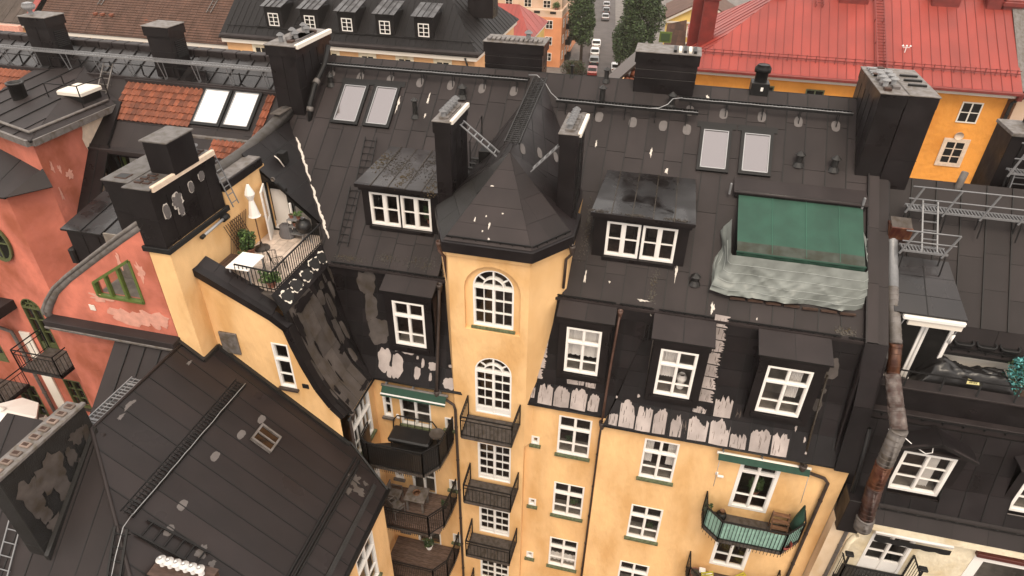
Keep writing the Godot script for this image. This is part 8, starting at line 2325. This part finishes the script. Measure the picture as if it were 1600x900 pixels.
	for k in 5:
		for j in 2:
			mb = MB.new(true)
			mb.tube([P(-2.3 + k * 0.28 + j * 0.2, -9.2 + k * 0.3, 29.9), P(-2.3 + k * 0.28 + j * 0.2, -9.2 + k * 0.3, 30.5)], 0.16, 8)
			obj("ridge_tile", mb, M.tile, sg)
	var gs := thing("green_sign", "small green framed sign above the broad ridge chimney", "sign", P(-0.3, -9, 40))
	blk(gs, "frame", P(-0.75, -9.15, 40.05), P(-0.05, -8.55, 40), M.greenframe, 0.02)
	blk(gs, "panel", P(-0.65, -9.05, 40.0), P(-0.15, -8.65, 39.97), M.leafdark, 0.01)
	obj("post", tubes([[P(-0.45, -34.5, 40.1), P(-0.45, -9.3, 40.1)]], 0.08, 8), M.iron, gs)
	# dark houses glimpsed above the red ridge
	var k0 := 0
	for q in [[14.8, 18.4, 84, -12.6, "dark gabled house glimpsed left above red ridge between chimneys", M.iron], [19.4, 22.8, 84, -12.4, "dark gabled house with white trim above the red ridge", M.cream], [23.5, 31, 88, -12.9, "house with orange tiled roof above the right end of red ridge", M.ochre]]:
		var h := thing("distant_house", q[4], "building", P((q[0] + q[1]) / 2, -34.5, q[2]))
		var m: float = (q[0] + q[1]) / 2
		mb = MB.new()
		mb.slab([P(q[0], -34.5, q[2]), P(q[1], -34.5, q[2]), P(q[1], q[3] - 1.8, q[2]), P(m, q[3], q[2]), P(q[0], q[3] - 1.8, q[2])], Vector3(0, 0, -1), 10)
		obj("facade", mb, q[5], h)
		mb = MB.new()
		mb.slab([P(q[0] - 0.3, q[3] - 1.9, q[2] - 0.4), P(m, q[3] + 0.1, q[2] - 0.4), P(m, q[3] + 0.1, q[2] + 10), P(q[0] - 0.3, q[3] - 1.9, q[2] + 10)], Vector3.UP, 0.2)
		mb.slab([P(m, q[3] + 0.1, q[2] - 0.4), P(q[1] + 0.3, q[3] - 1.9, q[2] - 0.4), P(q[1] + 0.3, q[3] - 1.9, q[2] + 10), P(m, q[3] + 0.1, q[2] + 10)], Vector3.UP, 0.2)
		obj("roof", mb, M.iron if k0 < 2 else M.tile, h)
		fw(h, m, q[3] - 2.6, q[2] - 0.01, 1.0, 1.1, M.white)
		k0 += 1

func street():
	tree("poplar_tree", "dense dark green street tree left of the road", P(-16.6, -34.5, 128), 17.0, Vector3(2.9, 8.6, 2.9), 16000, 0.42, [M.leafdark, M.leaf], 71, -0.4)
	tree("poplar_tree", "broad leafy poplar right of the road, taller one", P(-6.0, -34.5, 121), 19.0, Vector3(3.9, 9.2, 3.6), 22000, 0.42, [M.leaf, M.leafdark, M.leafdark], 73)
	tree("poplar_tree", "lower leafy tree right of the road beside the poplar", P(-8.9, -34.5, 124), 9.5, Vector3(1.9, 4.4, 1.9), 7000, 0.36, [M.leaf, M.leafdark], 74)
	var bs := thing("shrub", "reddish brown bush at foot of the left street tree", "plant", P(-16.8, -34.5, 121))
	leaves(bs, "foliage", P(-16.9, -33.2, 121), Vector3(2.6, 1.5, 1.8), 2600, 0.3, [M.leafbrown, M.leafdark], 14, 77)
	obj("stem", tubes([[P(-16.9, -34.5, 121), P(-16.9, -33, 121)]], 0.1, 6), M.bark, bs)
	car("silver hatchback parked farther up on left side of road", P(-16.75, -34.49, 170), 0.105, M.carsilver)
	car("dark car parked behind the silver hatchback", P(-17.4, -34.49, 177.5), 0.105, M.cardark)
	car("second silver car parked far up the road", P(-18.2, -34.49, 185), 0.105, M.carsilver)
	car("red car parked nearest on left side of road", P(-13.6, -34.49, 122.5), 0.105, M.carred)
	car("grey car parked behind the red car under tree", P(-14.2, -34.49, 129.5), 0.105, M.cardark)
	car("white car parked left, behind the grey car", P(-14.9, -34.49, 136), 0.105, M.carwhite)
	car("white van like car parked left below tree crown", P(-15.5, -34.49, 143), 0.105, M.carwhite)
	car("white car parked on right side of road below tree", P(-9.6, -34.49, 126), 0.105, M.carwhite)

func car(label: String, p: Vector3, turn: float, m: Material):
	var t := thing("parked_car", label, "car", p, "cars parked along the street", turn)
	# side outline along z, extruded across
	var body := [[-2.1, 0.35], [2.1, 0.35], [2.15, 0.75], [1.9, 0.95], [1.0, 1.0], [-1.95, 1.02], [-2.15, 0.8]]
	var pts := []
	for q in body: pts.append(Vector3(-0.86, q[1], -q[0]))
	var mb := MB.new()
	mb.slab(pts, Vector3.RIGHT, 1.72)
	obj("body", mb, m, t, false)
	mb = MB.new()
	pts = []
	for q in [[-1.85, 1.0], [1.0, 1.0], [0.3, 1.42], [-1.3, 1.45]]: pts.append(Vector3(-0.76, q[1], -q[0]))
	mb.slab(pts, Vector3.RIGHT, 1.52)
	obj("window_band", mb, M.farglass, t, false)
	mb = MB.new(); mb.box(Vector3(-0.72, 1.42, -0.3), Vector3(0.72, 1.49, 1.3))
	obj("roof", mb, m, t, false)
	for s in [[-0.8, -1.35], [0.8, -1.35], [-0.8, 1.35], [0.8, 1.35]]:
		mb = MB.new(true)
		mb.lathe([[0, -0.1], [0.32, -0.1], [0.32, 0.1], [0, 0.1]], Transform3D(Basis(Vector3.BACK, PI / 2), Vector3(s[0], 0.32, s[1])), 12)
		obj("wheel", mb, M.iron, t, false)
	for s in [-0.65, 0.65]:
		mb = MB.new(); mb.cbox(Vector3(s, 0.78, 2.1), Vector3(0.3, 0.14, 0.12))
		obj("tail_light", mb, M.red, t, false)
